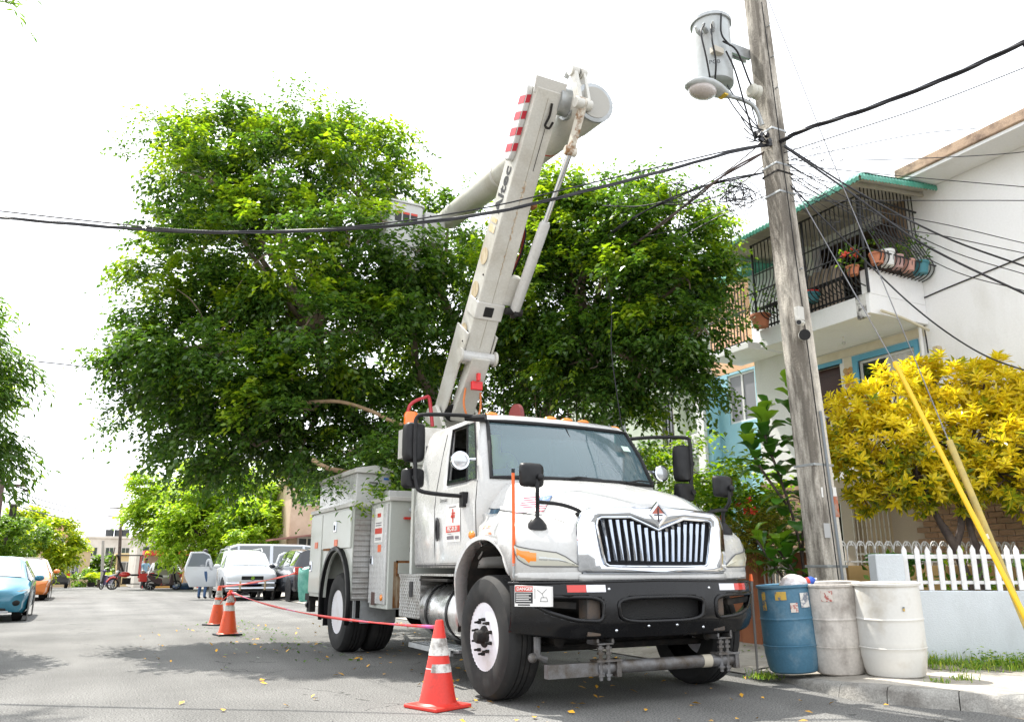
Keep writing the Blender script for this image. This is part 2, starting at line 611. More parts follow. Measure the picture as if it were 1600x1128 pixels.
# pavement slab behind the kerb, up to the garden walls and down the street
b = MB()
prow = []
for i, q in enumerate(inner):
    h = kh(i)
    far = Vector((max(q.x + 2.0, 9.0), max(q.y + 1.0, 6.9) if q.x < 9 else q.y + 4.6, 0))
    prow.append([(q.x + (far.x - q.x) * t, q.y + (far.y - q.y) * t, h + (0.10 - h) * min(1, t * 2.5)) for t in (0, 0.1, 0.25, 0.5, 1)])
b.grid(prow)
b.grid([[(x, y, z) for x, z in ((6.42, 0.012), (6.6, 0.05), (7.2, 0.085), (9.05, 0.10), (11.3, 0.11))] for y in (6.9, 8, 10, 14, 20, 30, 45)])
struct(b.build('pavement', M_CONC, smooth=60))
# left-hand pavement
b = MB()
b.box((-6.2, 3, -0.02), (-2.85, 47, 0.13))
struct(b.build('left_pavement', M_CONC, bevel=0.02))
# ================================================================== bucket truck (front faces -y)
TR = thing('bucket_truck', 'white utility bucket truck with raised boom parked under the big tree', 'truck', (4.453, 6.65, 0), scale=(1.07, 1, 1))
def mir(pts):
    return [(-x, y, z) for x, y, z in pts]

# ---- hood and fenders: sections from the cowl to the nose
def lerp(a, b, t):
    return a + (b - a) * t
ARCH = [(0.66, 0.80), (0.60, 1.00), (0.48, 1.18), (0.3, 1.30), (0.1, 1.345), (-0.08, 1.34), (-0.25, 1.285), (-0.40, 1.18), (-0.50, 1.04)]
def sect(y):
    """half section: (x, z) from centre line to lower edge of the fender"""
    t = max(0.0, min(1.0, (0.48 - y) / 1.43))            # 0 cowl .. 1 nose
    zt = 1.97 - 0.30 * t ** 1.25 - (0.05 if t > 0.97 else 0)
    wt = lerp(0.80, 0.60, t ** 0.9)
    zs = lerp(1.62, 1.43, t)
    # fender
    f = max(0.0, min(1.0, (0.42 - y) / 0.35))
    f = f * f * (3 - 2 * f)
    xf = lerp(1.015, 1.175, f)
    zf = lerp(1.60, 1.53, f)
    if y < -0.35:
        g = (-0.35 - y) / 0.60
        zf -= 0.25 * g ** 1.5
    for (y0, x0), (y1, x1) in zip([(-0.55, 1.175), (-0.66, 1.165), (-0.76, 1.09), (-0.85, 0.97), (-0.91, 0.84), (-0.95, 0.72)],
                                  [(-0.66, 1.165), (-0.76, 1.09), (-0.85, 0.97), (-0.91, 0.84), (-0.95, 0.72), (-1.2, 0.7)]):
        if y1 <= y <= y0:
            xf = lerp(x0, x1, (y0 - y) / (y0 - y1))
    zb = 1.0
    for (ya, za), (yb, zb_) in zip(ARCH[:-1], ARCH[1:]):
        if yb <= y <= ya:
            zb = lerp(za, zb_, (ya - y) / (ya - yb))
    if y < -0.5: zb = 1.0
    xs = min(wt + 0.12, xf - 0.03)
    P = [(0, zt + 0.015), (wt * 0.5, zt + 0.008), (wt * 0.8, zt - 0.012), (wt, zt - 0.055), (wt + 0.06 * (1 - t * .3), zt - 0.13),
         (xs, lerp(zt - 0.13, zs, 0.6)), (lerp(xs, xf, 0.28), max(zs, zf - 0.02) if f < 0.5 else lerp(zs, zf, 0.75)), (lerp(xs, xf, 0.62), zf + 0.005),
         (xf - 0.045, zf - 0.045), (xf - 0.008, zf - 0.12), (xf, max(zb, min(zf - 0.2, 1.30))), (xf, zb)]
    return P
ys = [0.48, 0.42, 0.36, 0.3, 0.22, 0.12, 0.0, -0.1, -0.2, -0.3, -0.4, -0.48, -0.55, -0.61, -0.66, -0.71, -0.76, -0.81, -0.85, -0.88, -0.91, -0.93, -0.95]
rows = []
for y in ys:
    h = sect(y)
    rows.append([(-x, y, z) for x, z in reversed(h)] + [(x, y, z) for x, z in h[1:]])
hood = MB()
hood.grid(rows)
HOOD_BVH = hood.bvh()
hood.build('hood', WHITE, TR, smooth=48, solid=0.012)

def on_hood(p, d):
    r = HOOD_BVH.ray_cast(Vector(p), Vector(d))
    return r[0], r[1]
def decal(name, bvh, org, ux, uy, d, m, parent, nu=6, nv=4, off=0.004):
    """thin sheet laid on a curved panel"""
    b = MB()
    rows = []
    for j in range(nv + 1):
        row = []
        for i in range(nu + 1):
            p = Vector(org) + Vector(ux) * (i / nu) + Vector(uy) * (j / nv)
            h = bvh.ray_cast(p, Vector(d))
            q = h[0] if h[0] else p
            row.append(q - Vector(d).normalized() * off)
        rows.append(row)
    b.grid(rows)
    return b.build(name, m, parent, smooth=60)

# dark gap line between hood top and fender, side cowl vent mark
SEAM = mat('panel_gap', (0.03, 0.03, 0.032), 0.8)
for s in (-1, 1):
    pts = []
    for y in [0.44, 0.3, 0.15, 0, -0.15, -0.3, -0.45, -0.6, -0.72]:
        h = on_hood((s * 2, y, lerp(1.66, 1.50, (0.44 - y) / 1.2)), (-s, 0, 0))
        if h[0]: pts.append(h[0] + Vector((s * 0.001, 0, 0)))
    MB().tube(pts, 0.0045, 5).build('panel_gap', SEAM, TR)
    # wheel arch lip sweeping behind the wheel
    arc = [(s * 1.06, 0.74, 0.56), (s * 1.10, 0.71, 0.72)] + [(s * 1.165, y, z) for y, z in ARCH[1:]]
    lipr = []
    for i, p in enumerate(spline(arc, 3)):
        lipr.append([(p.x - s * 0.10, p.y, p.z), (p.x + s * 0.018, p.y, p.z), (p.x + s * 0.018, p.y + 0.03, p.z + 0.035), (p.x - s * 0.01, p.y + 0.035, p.z + 0.045)])
    b = MB(); b.grid(lipr); b.build('wheel_arch_lip', WHITE, TR, smooth=60, solid=0.008)
    # dark liner
    lin = [(0.80, 0.52), (0.76, 0.80), (0.66, 1.05), (0.50, 1.22), (0.3, 1.31), (0.05, 1.34), (-0.2, 1.30), (-0.42, 1.16), (-0.55, 0.95)]
    b = MB(); b.grid([[(s * 1.07, y, z - 0.015), (s * 0.55, y, z - 0.015)] for y, z in lin]); b.build('wheel_well_liner', DARK, TR, solid=0.01)
    # lower front valance below the headlight
    pl = [(1.17, -0.56), (1.16, -0.66), (1.085, -0.76), (0.965, -0.85), (0.835, -0.91), (0.715, -0.95)]
    b = MB(); b.grid([[(s * x, y, 1.0) for x, y in pl], [(s * x * 1.005, y - 0.006, 1.05) for x, y in pl], [(s * x, y, 1.075) for x, y in pl]]); b.build('front_valance', WHITE, TR, smooth=50)
# fender side marker, red scuffs on the near fender
MB().ball((-1.13, 0.36, 1.40), (0.03, 0.05, 0.04)).build('side_marker_lamp', AMBER, TR)
SCUFF = mat('orange_scuff', (0.62, 0.16, 0.06), 0.5, col2=(0.7, 0.66, 0.62), nscale=16, lo=0.42, hi=0.55)
decal('paint_scuff', HOOD_BVH, (-2, 0.16, 1.45), (0, -0.22, 0.0), (0, 0, 0.028), (1, 0, 0), SCUFF, TR)
decal('paint_scuff', HOOD_BVH, (-2, 0.10, 1.39), (0, -0.24, -0.005), (0, 0, 0.022), (1, 0, 0), SCUFF, TR)
decal('vent_badge', HOOD_BVH, (-2, 0.40, 1.60), (0, -0.15, 0), (0, 0, 0.05), (1, 0, 0), mat('blue_grey_badge', (0.03, 0.07, 0.11), 0.25), TR)
# flag sticker on the hood side: stripes and canton
FR = mat('flag_red', (0.45, 0.03, 0.08), 0.5); FW_ = mat('flag_white', (0.75, 0.75, 0.75), 0.5); FB = mat('flag_blue', (0.03, 0.10, 0.25), 0.5, col2=(0.35, 0.45, 0.6), nscale=40, lo=0.5, hi=0.6)
flag = decal('flag_sticker', HOOD_BVH, (-2, -0.02, 1.59), (0, -0.35, 0), (0, 0.01, 0.145), (1, 0, 0), FW_, TR, off=0.004)
for k in range(7):
    decal('stripe', HOOD_BVH, (-2, -0.02 + 0.01 * k / 7, 1.59 + 0.145 * k * 2 / 13), (0, -0.35, 0), (0, 0.0, 0.0112), (1, 0, 0), FR, flag, off=0.006)
decal('canton', HOOD_BVH, (-2, -0.23, 1.656), (0, -0.14, 0), (0, 0.005, 0.08), (1, 0, 0), FB, flag, off=0.008)

# ---- nose: chrome surround, grille bars, emblem
GY = -0.955
def nose_y(x):
    return GY - 0.045 * (1 - (x / 0.72) ** 2)
g_out = [(-0.735, 1.50), (-0.705, 1.60), (-0.63, 1.645), (-0.3, 1.665), (0, 1.67), (0.3, 1.665), (0.63, 1.645), (0.705, 1.60), (0.735, 1.50), (0.745, 1.25), (0.745, 1.09), (0.70, 1.055), (0.3, 1.05), (0, 1.05), (-0.3, 1.05), (-0.70, 1.055), (-0.745, 1.09), (-0.745, 1.25)]
g_in = [(-0.585, 1.50), (-0.575, 1.55), (-0.54, 1.565), (-0.27, 1.575), (0, 1.47), (0.27, 1.575), (0.54, 1.565), (0.575, 1.55), (0.585, 1.50), (0.54, 1.25), (0.515, 1.15), (0.48, 1.125), (0.25, 1.12), (0, 1.12), (-0.25, 1.12), (-0.48, 1.125), (-0.515, 1.15), (-0.54, 1.25)]
def ring(poly, dy):
    return [(x, nose_y(x) + dy, z) for x, z in poly]
grille = MB()
grille.grid([ring(g_out, 0.05), ring(g_out, -0.005), [(lerp(a[0], c[0], 0.35), nose_y(a[0]) - 0.04, lerp(a[1], c[1], 0.35)) for a, c in zip(g_out, g_in)],
             [(lerp(a[0], c[0], 0.8), nose_y(c[0]) - 0.035, lerp(a[1], c[1], 0.8)) for a, c in zip(g_out, g_in)], ring(g_in, -0.012), ring(g_in, 0.05)], closed=True)
GR = grille.build('grille_surround', CHROME, TR, smooth=60)
b = MB(); b.add(ring(g_in, 0.045), [tuple(range(18))]); b.build('grille_screen', mat('grille_screen', (0.008, 0.009, 0.013), 0.6, bump=0.8, bscale=220), GR, smooth=0)
for k in range(16):
    x = -0.515 + k * 1.03 / 15
    zt = 1.55 if abs(x) > 0.27 else lerp(1.45, 1.55, abs(x) / 0.27)
    zb = 1.17
    b = MB()
    xt, xb = x, x * 0.90
    b.add([(xt - 0.014, nose_y(x) + 0.03, zt), (xt, nose_y(x) - 0.018, zt), (xt + 0.014, nose_y(x) + 0.03, zt),
           (xb - 0.012, nose_y(x) + 0.03, zb), (xb, nose_y(x) - 0.018, zb), (xb + 0.012, nose_y(x) + 0.03, zb)],
          [(0, 1, 4, 3), (1, 2, 5, 4), (0, 2, 1), (3, 4, 5)])
    b.build('bar', CHROME, GR, smooth=0)
MB().tube([(x, nose_y(x) - 0.02, z) for x, z in g_in], 0.011, 6, closed=True).build('inner_rim', CHROME, GR)
for x in (-0.36, 0.0, 0.36):
    b = MB(); b.cbox((x, nose_y(x) - 0.01, 1.105), (0.05, 0.03, 0.045)); b.build('grille_clip', CHROME, GR, bevel=0.006)
em = MB()
def dia(w, h, y): return [(0, y, 1.60 + h), (w, y, 1.60), (0, y, 1.60 - h), (-w, y, 1.60)]
ey = nose_y(0) - 0.03
em.grid([dia(0.105, 0.115, ey + 0.03), dia(0.105, 0.115, ey - 0.005), dia(0.078, 0.088, ey - 0.014), dia(0.07, 0.08, ey - 0.004)], closed=True)
EM = em.build('emblem', CHROME, TR, smooth=0)
b = MB(); b.add(dia(0.071, 0.081, ey - 0.004), [(0, 1, 2, 3)]); b.build('emblem_field', mat('emblem_orange', (0.42, 0.10, 0.06), 0.35), EM, smooth=0)
b = MB(); b.cbox((0, ey - 0.008, 1.60), (0.012, 0.006, 0.12)); b.cbox((0, ey - 0.0085, 1.60), (0.085, 0.006, 0.011)); b.build('emblem_mark', mat('emblem_dark', (0.03, 0.02, 0.03), 0.4), EM, smooth=0)
# slotted lower nose panel
b = MB()
for z0, z1, dx in ((0.995, 1.052, 0.74), (0.90, 0.955, 0.74)):
    b.grid([[(x, nose_y(x * 0.95) + 0.0, z0) for x in np.linspace(-dx, dx, 13)], [(x, nose_y(x * 0.95) - 0.012, (z0 + z1) / 2) for x in np.linspace(-dx, dx, 13)], [(x, nose_y(x * 0.95), z1) for x in np.linspace(-dx, dx, 13)]])
for xa, xc in ((-0.72, -0.45), (-0.16, -0.12), (0.12, 0.16), (0.45, 0.72)):
    xs_ = np.linspace(xa, xc, 4)
    b.grid([[(x, nose_y(x * 0.95) - 0.002, 0.95) for x in xs_], [(x, nose_y(x * 0.95) - 0.002, 1.0) for x in xs_]])
b.build('lower_nose_panel', WHITE, TR, smooth=50, solid=0.02)
b = MB(); b.box((-0.95, -0.80, 0.86), (0.95, -0.72, 1.02)); b.build('radiator_shroud', DARK, TR)
b = MB(); b.box((-0.6, -0.88, 1.02), (0.6, -0.70, 1.58)); b.build('radiator_core', DARK, TR)
for s in (-1, 1):
    b = MB()
    pl = [(1.165, -0.585), (1.16, -0.66), (1.085, -0.76), (0.965, -0.85), (0.835, -0.91), (0.715, -0.95)]
    b.grid([[(s * x * 0.995, y + 0.01, 0.90) for x, y in pl], [(s * x * 1.0, y, 0.94) for x, y in pl], [(s * x, y, 0.99) for x, y in pl]]); b.build('bumper_filler', WHITE, TR, smooth=50, solid=0.015)

# ---- headlights: bezel, lens, amber turn lamp, reflector
LENS = mat('headlight_lens_yellowed', (0.55, 0.52, 0.40), 0.12, coat=0.8, col2=(0.42, 0.42, 0.37), nscale=7)
REFL = mat('headlight_reflector', (0.42, 0.43, 0.42), 0.12, metal=0.6)
PLAN = [(1.176, -0.60), (1.168, -0.66), (1.095, -0.765), (0.975, -0.857), (0.845, -0.918), (0.735, -0.953)]
def plan_pt(t):
    f = t * (len(PLAN) - 1)
    i = min(int(f), len(PLAN) - 2)
    return lerp(PLAN[i][0], PLAN[i + 1][0], f - i), lerp(PLAN[i][1], PLAN[i + 1][1], f - i)
for s in (-1, 1):
    def hl(t0, t1, za, zb_, off, n=10):
        rows = [[], [], []]
        for i in range(n + 1):
            u = i / n
            t = lerp(t0, t1, u)
            x, y = plan_pt(t)
            lo, hi_ = za(t), zb_(t)
            nx, ny = x * 0.4, -0.75
            k = math.hypot(nx, ny); nx, ny = nx / k * off, ny / k * off
            rows[0].append((s * x, y, lo)); rows[1].append((s * (x + nx), y + ny, (lo + hi_) / 2)); rows[2].append((s * x, y, hi_))
        return rows
    lo = lambda t: 1.285 - 0.165 * min(1, t * 2.6) ** 0.7
    hi2 = lambda t: 1.30 - 0.075 * t - (0.10 * max(0, t - 0.72) / 0.28 if t > 0.72 else 0)
    b = MB(); b.grid(hl(0.02, 0.99, lo, hi2, 0.014)); HL = b.build('headlight', LENS if s > 0 else mat('headlight_body', (0.45, 0.44, 0.37), 0.15, coat=0.7), TR, smooth=60)
    b = MB(); b.grid(hl(0.17, 0.47, lambda t: lo(t) + 0.018, lambda t: hi2(t) - 0.012, 0.019)); b.build('turn_lamp', AMBER if s < 0 else LENS, HL, smooth=60)
    b = MB(); b.grid(hl(0.5, 0.93, lambda t: lo(t) + 0.03, lambda t: hi2(t) - 0.03, 0.018)); b.build('reflector', REFL if s < 0 else LENS, HL, smooth=60)
    ed = [r for r in hl(0.02, 0.99, lo, hi2, 0.012)]
    loop = ed[0] + list(reversed(ed[2]))
    MB().tube(loop, 0.006, 5, closed=True).build('bezel', mat('grey_trim', (0.10, 0.10, 0.10), 0.5), HL)

# ---- bumper with three openings (built as a sheet that wraps round the front)
def bump_pt(x, z):
    ax = abs(x)
    y = -1.06 + 0.06 * (ax / 0.8) ** 2 if ax < 0.8 else -1.0 + 0.36 * ((ax - 0.8) / 0.42) ** 1.7
    k = (z - 0.76) / 0.24
    return y + 0.035 * k * k + (0.05 * (0.66 - z) / 0.1 if z < 0.66 else 0)
def zb_edge(x):
    ax = abs(x)
    return 0.535 + (0.06 * ((ax - 0.7) / 0.52) ** 1.6 if ax > 0.7 else 0)
def zt_edge(x):
    return 1.0 - 0.02 * (abs(x) / 1.2)
def rounded(pts, n=5):
    """closed outline with softened corners"""
    out = []
    N = len(pts)
    for i in range(N):
        a, b_, c_ = Vector(pts[i - 1]), Vector(pts[i]), Vector(pts[(i + 1) % N])
        p, q = b_.lerp(a, 0.3), b_.lerp(c_, 0.3)
        out += [p * (1 - t) ** 2 + b_ * 2 * t * (1 - t) + q * t * t for t in [k / n for k in range(n + 1)]]
    return out
HOLES = [rounded([(-0.40, 0.665), (0.40, 0.665), (0.43, 0.86), (-0.43, 0.86)]),
         rounded([(-0.56, 0.675), (-0.80, 0.69), (-1.0, 0.755), (-1.12, 0.85), (-1.12, 0.875), (-0.56, 0.865)]),
         rounded([(0.56, 0.675), (0.80, 0.69), (1.0, 0.755), (1.12, 0.85), (1.12, 0.875), (0.56, 0.865)])]
def inside(p, poly):
    c_ = False
    for i in range(len(poly)):
        a, b_ = poly[i], poly[i - 1]
        if (a.y > p[1]) != (b_.y > p[1]) and p[0] < (b_.x - a.x) * (p[1] - a.y) / (b_.y - a.y) + a.x:
            c_ = not c_
    return c_
def near(p, poly):
    best, bd = None, 1e9
    P_ = Vector(p)
    for i in range(len(poly)):
        a, b_ = poly[i - 1], poly[i]
        d_ = b_ - a
        t = max(0, min(1, (P_ - a).dot(d_) / max(d_.length_squared, 1e-9)))
        q = a + d_ * t
        if (q - P_).length < bd: best, bd = q, (q - P_).length
    return best
NX, NZ = 112, 24
pts2 = [[Vector((lerp(-1.22, 1.22, k / NX), lerp(zb_edge(lerp(-1.22, 1.22, k / NX)), zt_edge(lerp(-1.22, 1.22, k / NX)), i / NZ))) for k in range(NX + 1)] for i in range(NZ + 1)]
rows = [[(p.x, bump_pt(p.x, p.y), p.y) for p in r] for r in pts2]
bm_full = MB(); bm_full.grid(rows); BUMP_BVH = bm_full.bvh()
skip = {}
for i in range(NZ):
    for k in range(NX):
        c_ = (pts2[i][k] + pts2[i + 1][k + 1]) / 2
        for h, hole in enumerate(HOLES):
            if inside(c_, hole): skip[(i, k)] = h
for i in range(NZ + 1):
    for k in range(NX + 1):
        around = [(i - 1, k - 1), (i - 1, k), (i, k - 1), (i, k)]
        inn = [skip[a] for a in around if a in skip]
        if inn and len(inn) < 4:
            pts2[i][k] = near(pts2[i][k], HOLES[inn[0]])
rows = [[(p.x, bump_pt(p.x, p.y), p.y) for p in r] for r in pts2]
b = MB(); b.grid(rows, skip=skip)
BP = b.build('bumper', mat('bumper_black', (0.005, 0.005, 0.006), 0.24, spec=0.3, col2=(0.02, 0.02, 0.02), nscale=9, lo=0.55, hi=0.85, fine=0.1, coat=0.05, rvar=0.12), TR, smooth=55, solid=0.05)
for hole in HOLES:
    MB().tube([(p.x, bump_pt(p.x, p.y) - 0.002, p.y) for p in hole], 0.018, 6, closed=True).build('opening_lip', MATS['bumper_black'], BP, smooth=70)
for zz_ in (0,):
    MB().tube([(x, bump_pt(x, zt_edge(x)) + 0.008, zt_edge(x) - 0.004) for x in np.linspace(-1.22, 1.22, 40)], 0.016, 6).build('top_edge', MATS['bumper_black'], BP, smooth=70)
b = MB(); b.box((-0.43, -0.93, 0.68), (0.43, -0.90, 0.90)); b.build('centre_intake_screen', mat('intake_mesh', (0.02, 0.02, 0.02), 0.6, bump=1.0, bscale=150), BP)
for s in (-1, 1):
    b = MB(); b.box((min(s * 0.56, s * 0.68), -0.97, 0.56), (max(s * 0.56, s * 0.68), -0.80, 0.92)); b.build('frame_horn', mat('rusty_bracket', (0.10, 0.07, 0.05), 0.8, col2=(0.05, 0.05, 0.05), nscale=9), TR, bevel=0.006)
    b = MB(); b.beam((s * 0.75, -0.90, 0.80), (s * 1.05, -0.80, 0.82), 0.05, 0.05); b.build('bumper_strut', DARK, TR)
    # red and white reflective tape
    x0, x1 = (-0.80, -0.62) if s < 0 else (0.80, 0.98)
    def tape(a, c, m):
        bb = MB(); bb.grid([[(x, bump_pt(x, z) - 0.004, z) for x in np.linspace(a, c, 4)] for z in (0.908, 0.965)]); bb.build('reflective_tape', m, BP, smooth=0)
    if s < 0: tape(-0.86, -0.70, REDP); tape(-0.698, -0.53, WHITE_REFL)
    else: tape(0.62, 0.80, WHITE_REFL); tape(0.802, 0.98, REDP)
    for bx, bz in ((0.50, 0.93), (0.43, 0.60), (0.14, 0.63)):
        MB().ball((s * bx, bump_pt(bx, bz) - 0.004, bz), (0.013, 0.008, 0.013), 8, 6).build('bolt', CHROME, BP)
# DANGER sticker and hazard pictogram on the near end of the bumper
def bsheet(name, xa, xb, za, zb_, m, off, parent):
    bb = MB(); bb.grid([[(x, bump_pt(x, z) - off, z) for x in np.linspace(xa, xb, 5)] for z in np.linspace(za, zb_, 3)]); return bb.build(name, m, parent, smooth=60)
# the near end is almost a plane: put the sticker on a flat plate
pA = Vector((-1.205, -0.66, 0)); pB = Vector((-0.93, -0.985, 0))
ux = (pB - pA).normalized()
nrm = Vector((ux.y, -ux.x, 0))
if nrm.y > 0: nrm = -nrm
org = Vector((-1.19, -0.71, 0)) + nrm * 0.035
def plate(name, a, c, za, zb_, m, off, parent):
    bb = MB(); bb.add([tuple(org + ux * a + nrm * off + Vector((0, 0, za))), tuple(org + ux * c + nrm * off + Vector((0, 0, za))), tuple(org + ux * c + nrm * off + Vector((0, 0, zb_))), tuple(org + ux * a + nrm * off + Vector((0, 0, zb_)))], [(0, 1, 2, 3)])
    return bb.build(name, m, parent, smooth=0)
b = MB()
cs = [org + ux * a + Vector((0, 0, z)) for a, z in ((0, 0.80), (0.33, 0.80), (0.33, 0.955), (0, 0.965))]
b.add([tuple(p + nrm * 0.002) for p in cs] + [tuple(p - nrm * 0.03) for p in cs], [(0, 1, 2, 3), (4, 7, 6, 5), (0, 4, 5, 1), (1, 5, 6, 2), (2, 6, 7, 3), (3, 7, 4, 0)])
DS = b.build('danger_sign', STICKER, TR, smooth=0)
plate('red_band', 0.005, 0.165, 0.915, 0.958, REDPRINT, 0.004, DS)
plate('black_panel', 0.005, 0.165, 0.825, 0.910, BLACKP, 0.004, DS)
text('danger_lettering', 'DANGER', 0.036, STICKER, DS, frame(org + ux * 0.092 + nrm * 0.006 + Vector((0, 0, 0.936)), ux, (0, 0, 1)), bold=0.0008)
for k in range(5):
    plate('print_line', 0.015, 0.15 - 0.02 * (k % 2), 0.838 + k * 0.014, 0.843 + k * 0.014, STICKER, 0.006, DS)
plate('caption_line', 0.03, 0.14, 0.807, 0.818, BLACKP, 0.004, DS)
b = MB()
for pa, pc in (((0.185, 0.86), (0.185, 0.94)), ((0.205, 0.93), (0.25, 0.90)), ((0.25, 0.90), (0.29, 0.935)), ((0.23, 0.84), (0.30, 0.84)), ((0.235, 0.84), (0.24, 0.87)), ((0.24, 0.87), (0.29, 0.87)), ((0.29, 0.87), (0.30, 0.84)), ((0.25, 0.90), (0.262, 0.87))):
    b.tube([org + ux * pa[0] + nrm * 0.004 + Vector((0, 0, pa[1])), org + ux * pc[0] + nrm * 0.004 + Vector((0, 0, pc[1]))], 0.0018, 4)
b.build('hazard_pictogram', BLACKP, DS)

# ---- orange whip marker, hood mirrors
b = MB(); b.cyl((-1.17, -0.60, 1.02), (-1.175, -0.605, 1.14), 0.014); WP = b.build('marker_whip', STEEL, TR)
b = MB(); b.cyl((-1.175, -0.605, 1.12), (-1.185, -0.615, 1.90), 0.0135, n=10); b.build('orange_rod', ORANGE, WP)
b = MB(); b.cyl((-1.185, -0.615, 1.90), (-1.185, -0.615, 1.935), 0.015, n=10); b.build('rod_cap', BLACK, WP)
for s in (-1, 1):
    h0, _ = on_hood((s * 0.97, -0.62, 3), (0, 0, -1))
    h1, _ = on_hood((s * 0.66, -0.80, 3), (0, 0, -1))
    mh = MB()
    mh.lathe([(0.085, -0.02), (0.08, 0.02), (0.05, 0.06), (0.02, 0.085)], (h0.x, h0.y, h0.z - 0.005), n=14)
    top = Vector((s * 1.0, -0.70, 1.86))
    mh.tube(spline([h0 + Vector((0, 0, 0.07)), h0 + Vector((0, -0.01, 0.18)), top - Vector((0, 0, 0.12)), top], 4), 0.019, 8)
    mh.tube(spline([h0.lerp(top, 0.52), h0.lerp(h1, 0.6) + Vector((0, 0, 0.12)), h1 + Vector((0, 0, 0.03)), h1], 4), 0.017, 8)
    mh.ball((h1.x, h1.y, h1.z), (0.035, 0.035, 0.02), 10, 6)
    MH = mh.build('hood_mirror_arm', BLACK, TR)
    b = MB()
    hw, hh = 0.105, 0.105
    outl = [(math.copysign(abs(math.cos(a)) ** 0.35, math.cos(a)) * hw, math.copysign(abs(math.sin(a)) ** 0.35, math.sin(a)) * hh) for a in [2 * math.pi * k / 20 for k in range(20)]]
    c = top + Vector((-0.03, 0.05, 0.03))
    b.grid([[(c.x + x * 0.55, c.y - 0.06, c.z + z * 0.6) for x, z in outl], [(c.x + x * 0.9, c.y - 0.04, c.z + z * 0.92) for x, z in outl], [(c.x + x, c.y + 0.0, c.z + z) for x, z in outl], [(c.x + x, c.y + 0.03, c.z + z) for x, z in outl]], closed=True)
    b.f.append(tuple(range(20))); b.f.append(tuple(len(b.v) - 1 - k for k in range(20)))
    b.build('mirror_housing', BLACK, MH, smooth=50)
    MB().ball((top.x + 0.02, top.y - 0.03, top.z + 0.02), (0.03, 0.035, 0.03)).build('ball_joint', BLACK, MH)

# ---- cab shell: rings of points at several heights, openings left for the glass
def cab_ring(z, wid, yf_c, yf_s, yb, rf=0.0):
    """half ring from front centre to rear centre"""
    return [(0, yf_c), (wid * 0.40, lerp(yf_c, yf_s, 0.14)), (wid * 0.72, lerp(yf_c, yf_s, 0.42)), (wid * 0.925, lerp(yf_c, yf_s, 0.80)), (wid * 0.965, yf_s), (wid, yf_s + 0.06),
            (wid, yf_s + 0.12), (wid, lerp(yf_s + 0.12, yb, 0.13)), (wid * 1.0, lerp(yf_s, yb, 0.46)), (wid, lerp(yf_s, yb, 0.54)), (wid, yb - 0.1), (wid * 0.97, yb - 0.02), (wid * 0.8, yb), (0, yb)]
LV = [(1.10, 0.985, 0.50, 0.55, 2.28), (1.16, 1.0, 0.44, 0.50, 2.30), (1.72, 1.015, 0.30, 0.47, 2.31), (1.90, 1.0, 0.22, 0.47, 2.31), (1.96, 0.99, 0.23, 0.47, 2.31),
      (2.28, 0.94, 0.42, 0.60, 2.29), (2.58, 0.88, 0.66, 0.77, 2.26), (2.655, 0.84, 0.74, 0.86, 2.22), (2.70, 0.74, 0.90, 1.0, 2.12), (2.725, 0.5, 1.1, 1.2, 2.0)]
rows = []
for (z, w, a, c, d) in LV:
    h = cab_ring(z, w, a, c, d)
    rows.append([(x, y, z) for x, y in h] + [(-x, y, z) for x, y in reversed(h[1:-1])])
n = len(rows[0])
skip = set()
for i in (4, 5):
    for k in (0, 1, 2, n - 1, n - 2, n - 3): skip.add((i, k))       # windscreen
    for k in (7,): skip.add((i, k)); skip.add((i, n - 1 - k))       # door window
    for k in (6,): skip.add((i, k)); skip.add((i, n - 1 - k))       # quarter light
cab = MB(); cab.grid(rows, closed=True, skip=skip)
cab.f.append(tuple(len(cab.v) - n + k for k in range(n)))
CABM = cab.build('cab', WHITE, TR, smooth=40, solid=0.035)
allc = MB(); allc.grid(rows, closed=True); CAB_BVH = allc.bvh()
# glass
WS = mat('windscreen_glass', (0.36, 0.58, 0.66), 0.02, trans=0.8, ior=1.45, coat=0.8)
def cell(ks, i0=4, i1=6, dx=0.0):
    return [[rows[i][k % n] for k in ks] for i in range(i0, i1 + 1)]
b = MB(); b.grid([[(x * 0.995, y - 0.004 + 0.01, z) for x, y, z in r] for r in cell([-3, -2, -1, 0, 1, 2, 3])]); WSO = b.build('windscreen', WS, TR, smooth=70)
# black seal round the windscreen
sl = cell([-3, -2, -1, 0, 1, 2, 3])
loop = sl[0] + [r[-1] for r in sl[1:-1]] + list(reversed(sl[-1])) + [r[0] for r in reversed(sl[1:-1])]
MB().tube([(x, y - 0.006, z) for x, y, z in loop], 0.022, 6, closed=True).build('seal', BLACK, WSO)
for xx in (-0.25, 0.45):
    b = MB(); b.tube([(xx, 0.20, 1.955), (xx + 0.15, 0.215, 1.985), (xx + 0.45, 0.26, 1.98)], [0.012, 0.01, 0.006], 6); b.build('wiper', BLACK, WSO)
b = MB(); b.cyl((0.02, 0.24, 1.96), (0.02, 0.66, 2.585), 0.006, n=6); b.build('centre_strip', BLACK, WSO)
b = MB(); b.add([(0.60, 0.46, 2.33), (0.71, 0.49, 2.33), (0.70, 0.53, 2.39), (0.59, 0.50, 2.39)], [(0, 1, 2, 3)]); b.build('inspection_sticker', mat('pale_green_sticker', (0.55, 0.72, 0.62), 0.5), WSO)
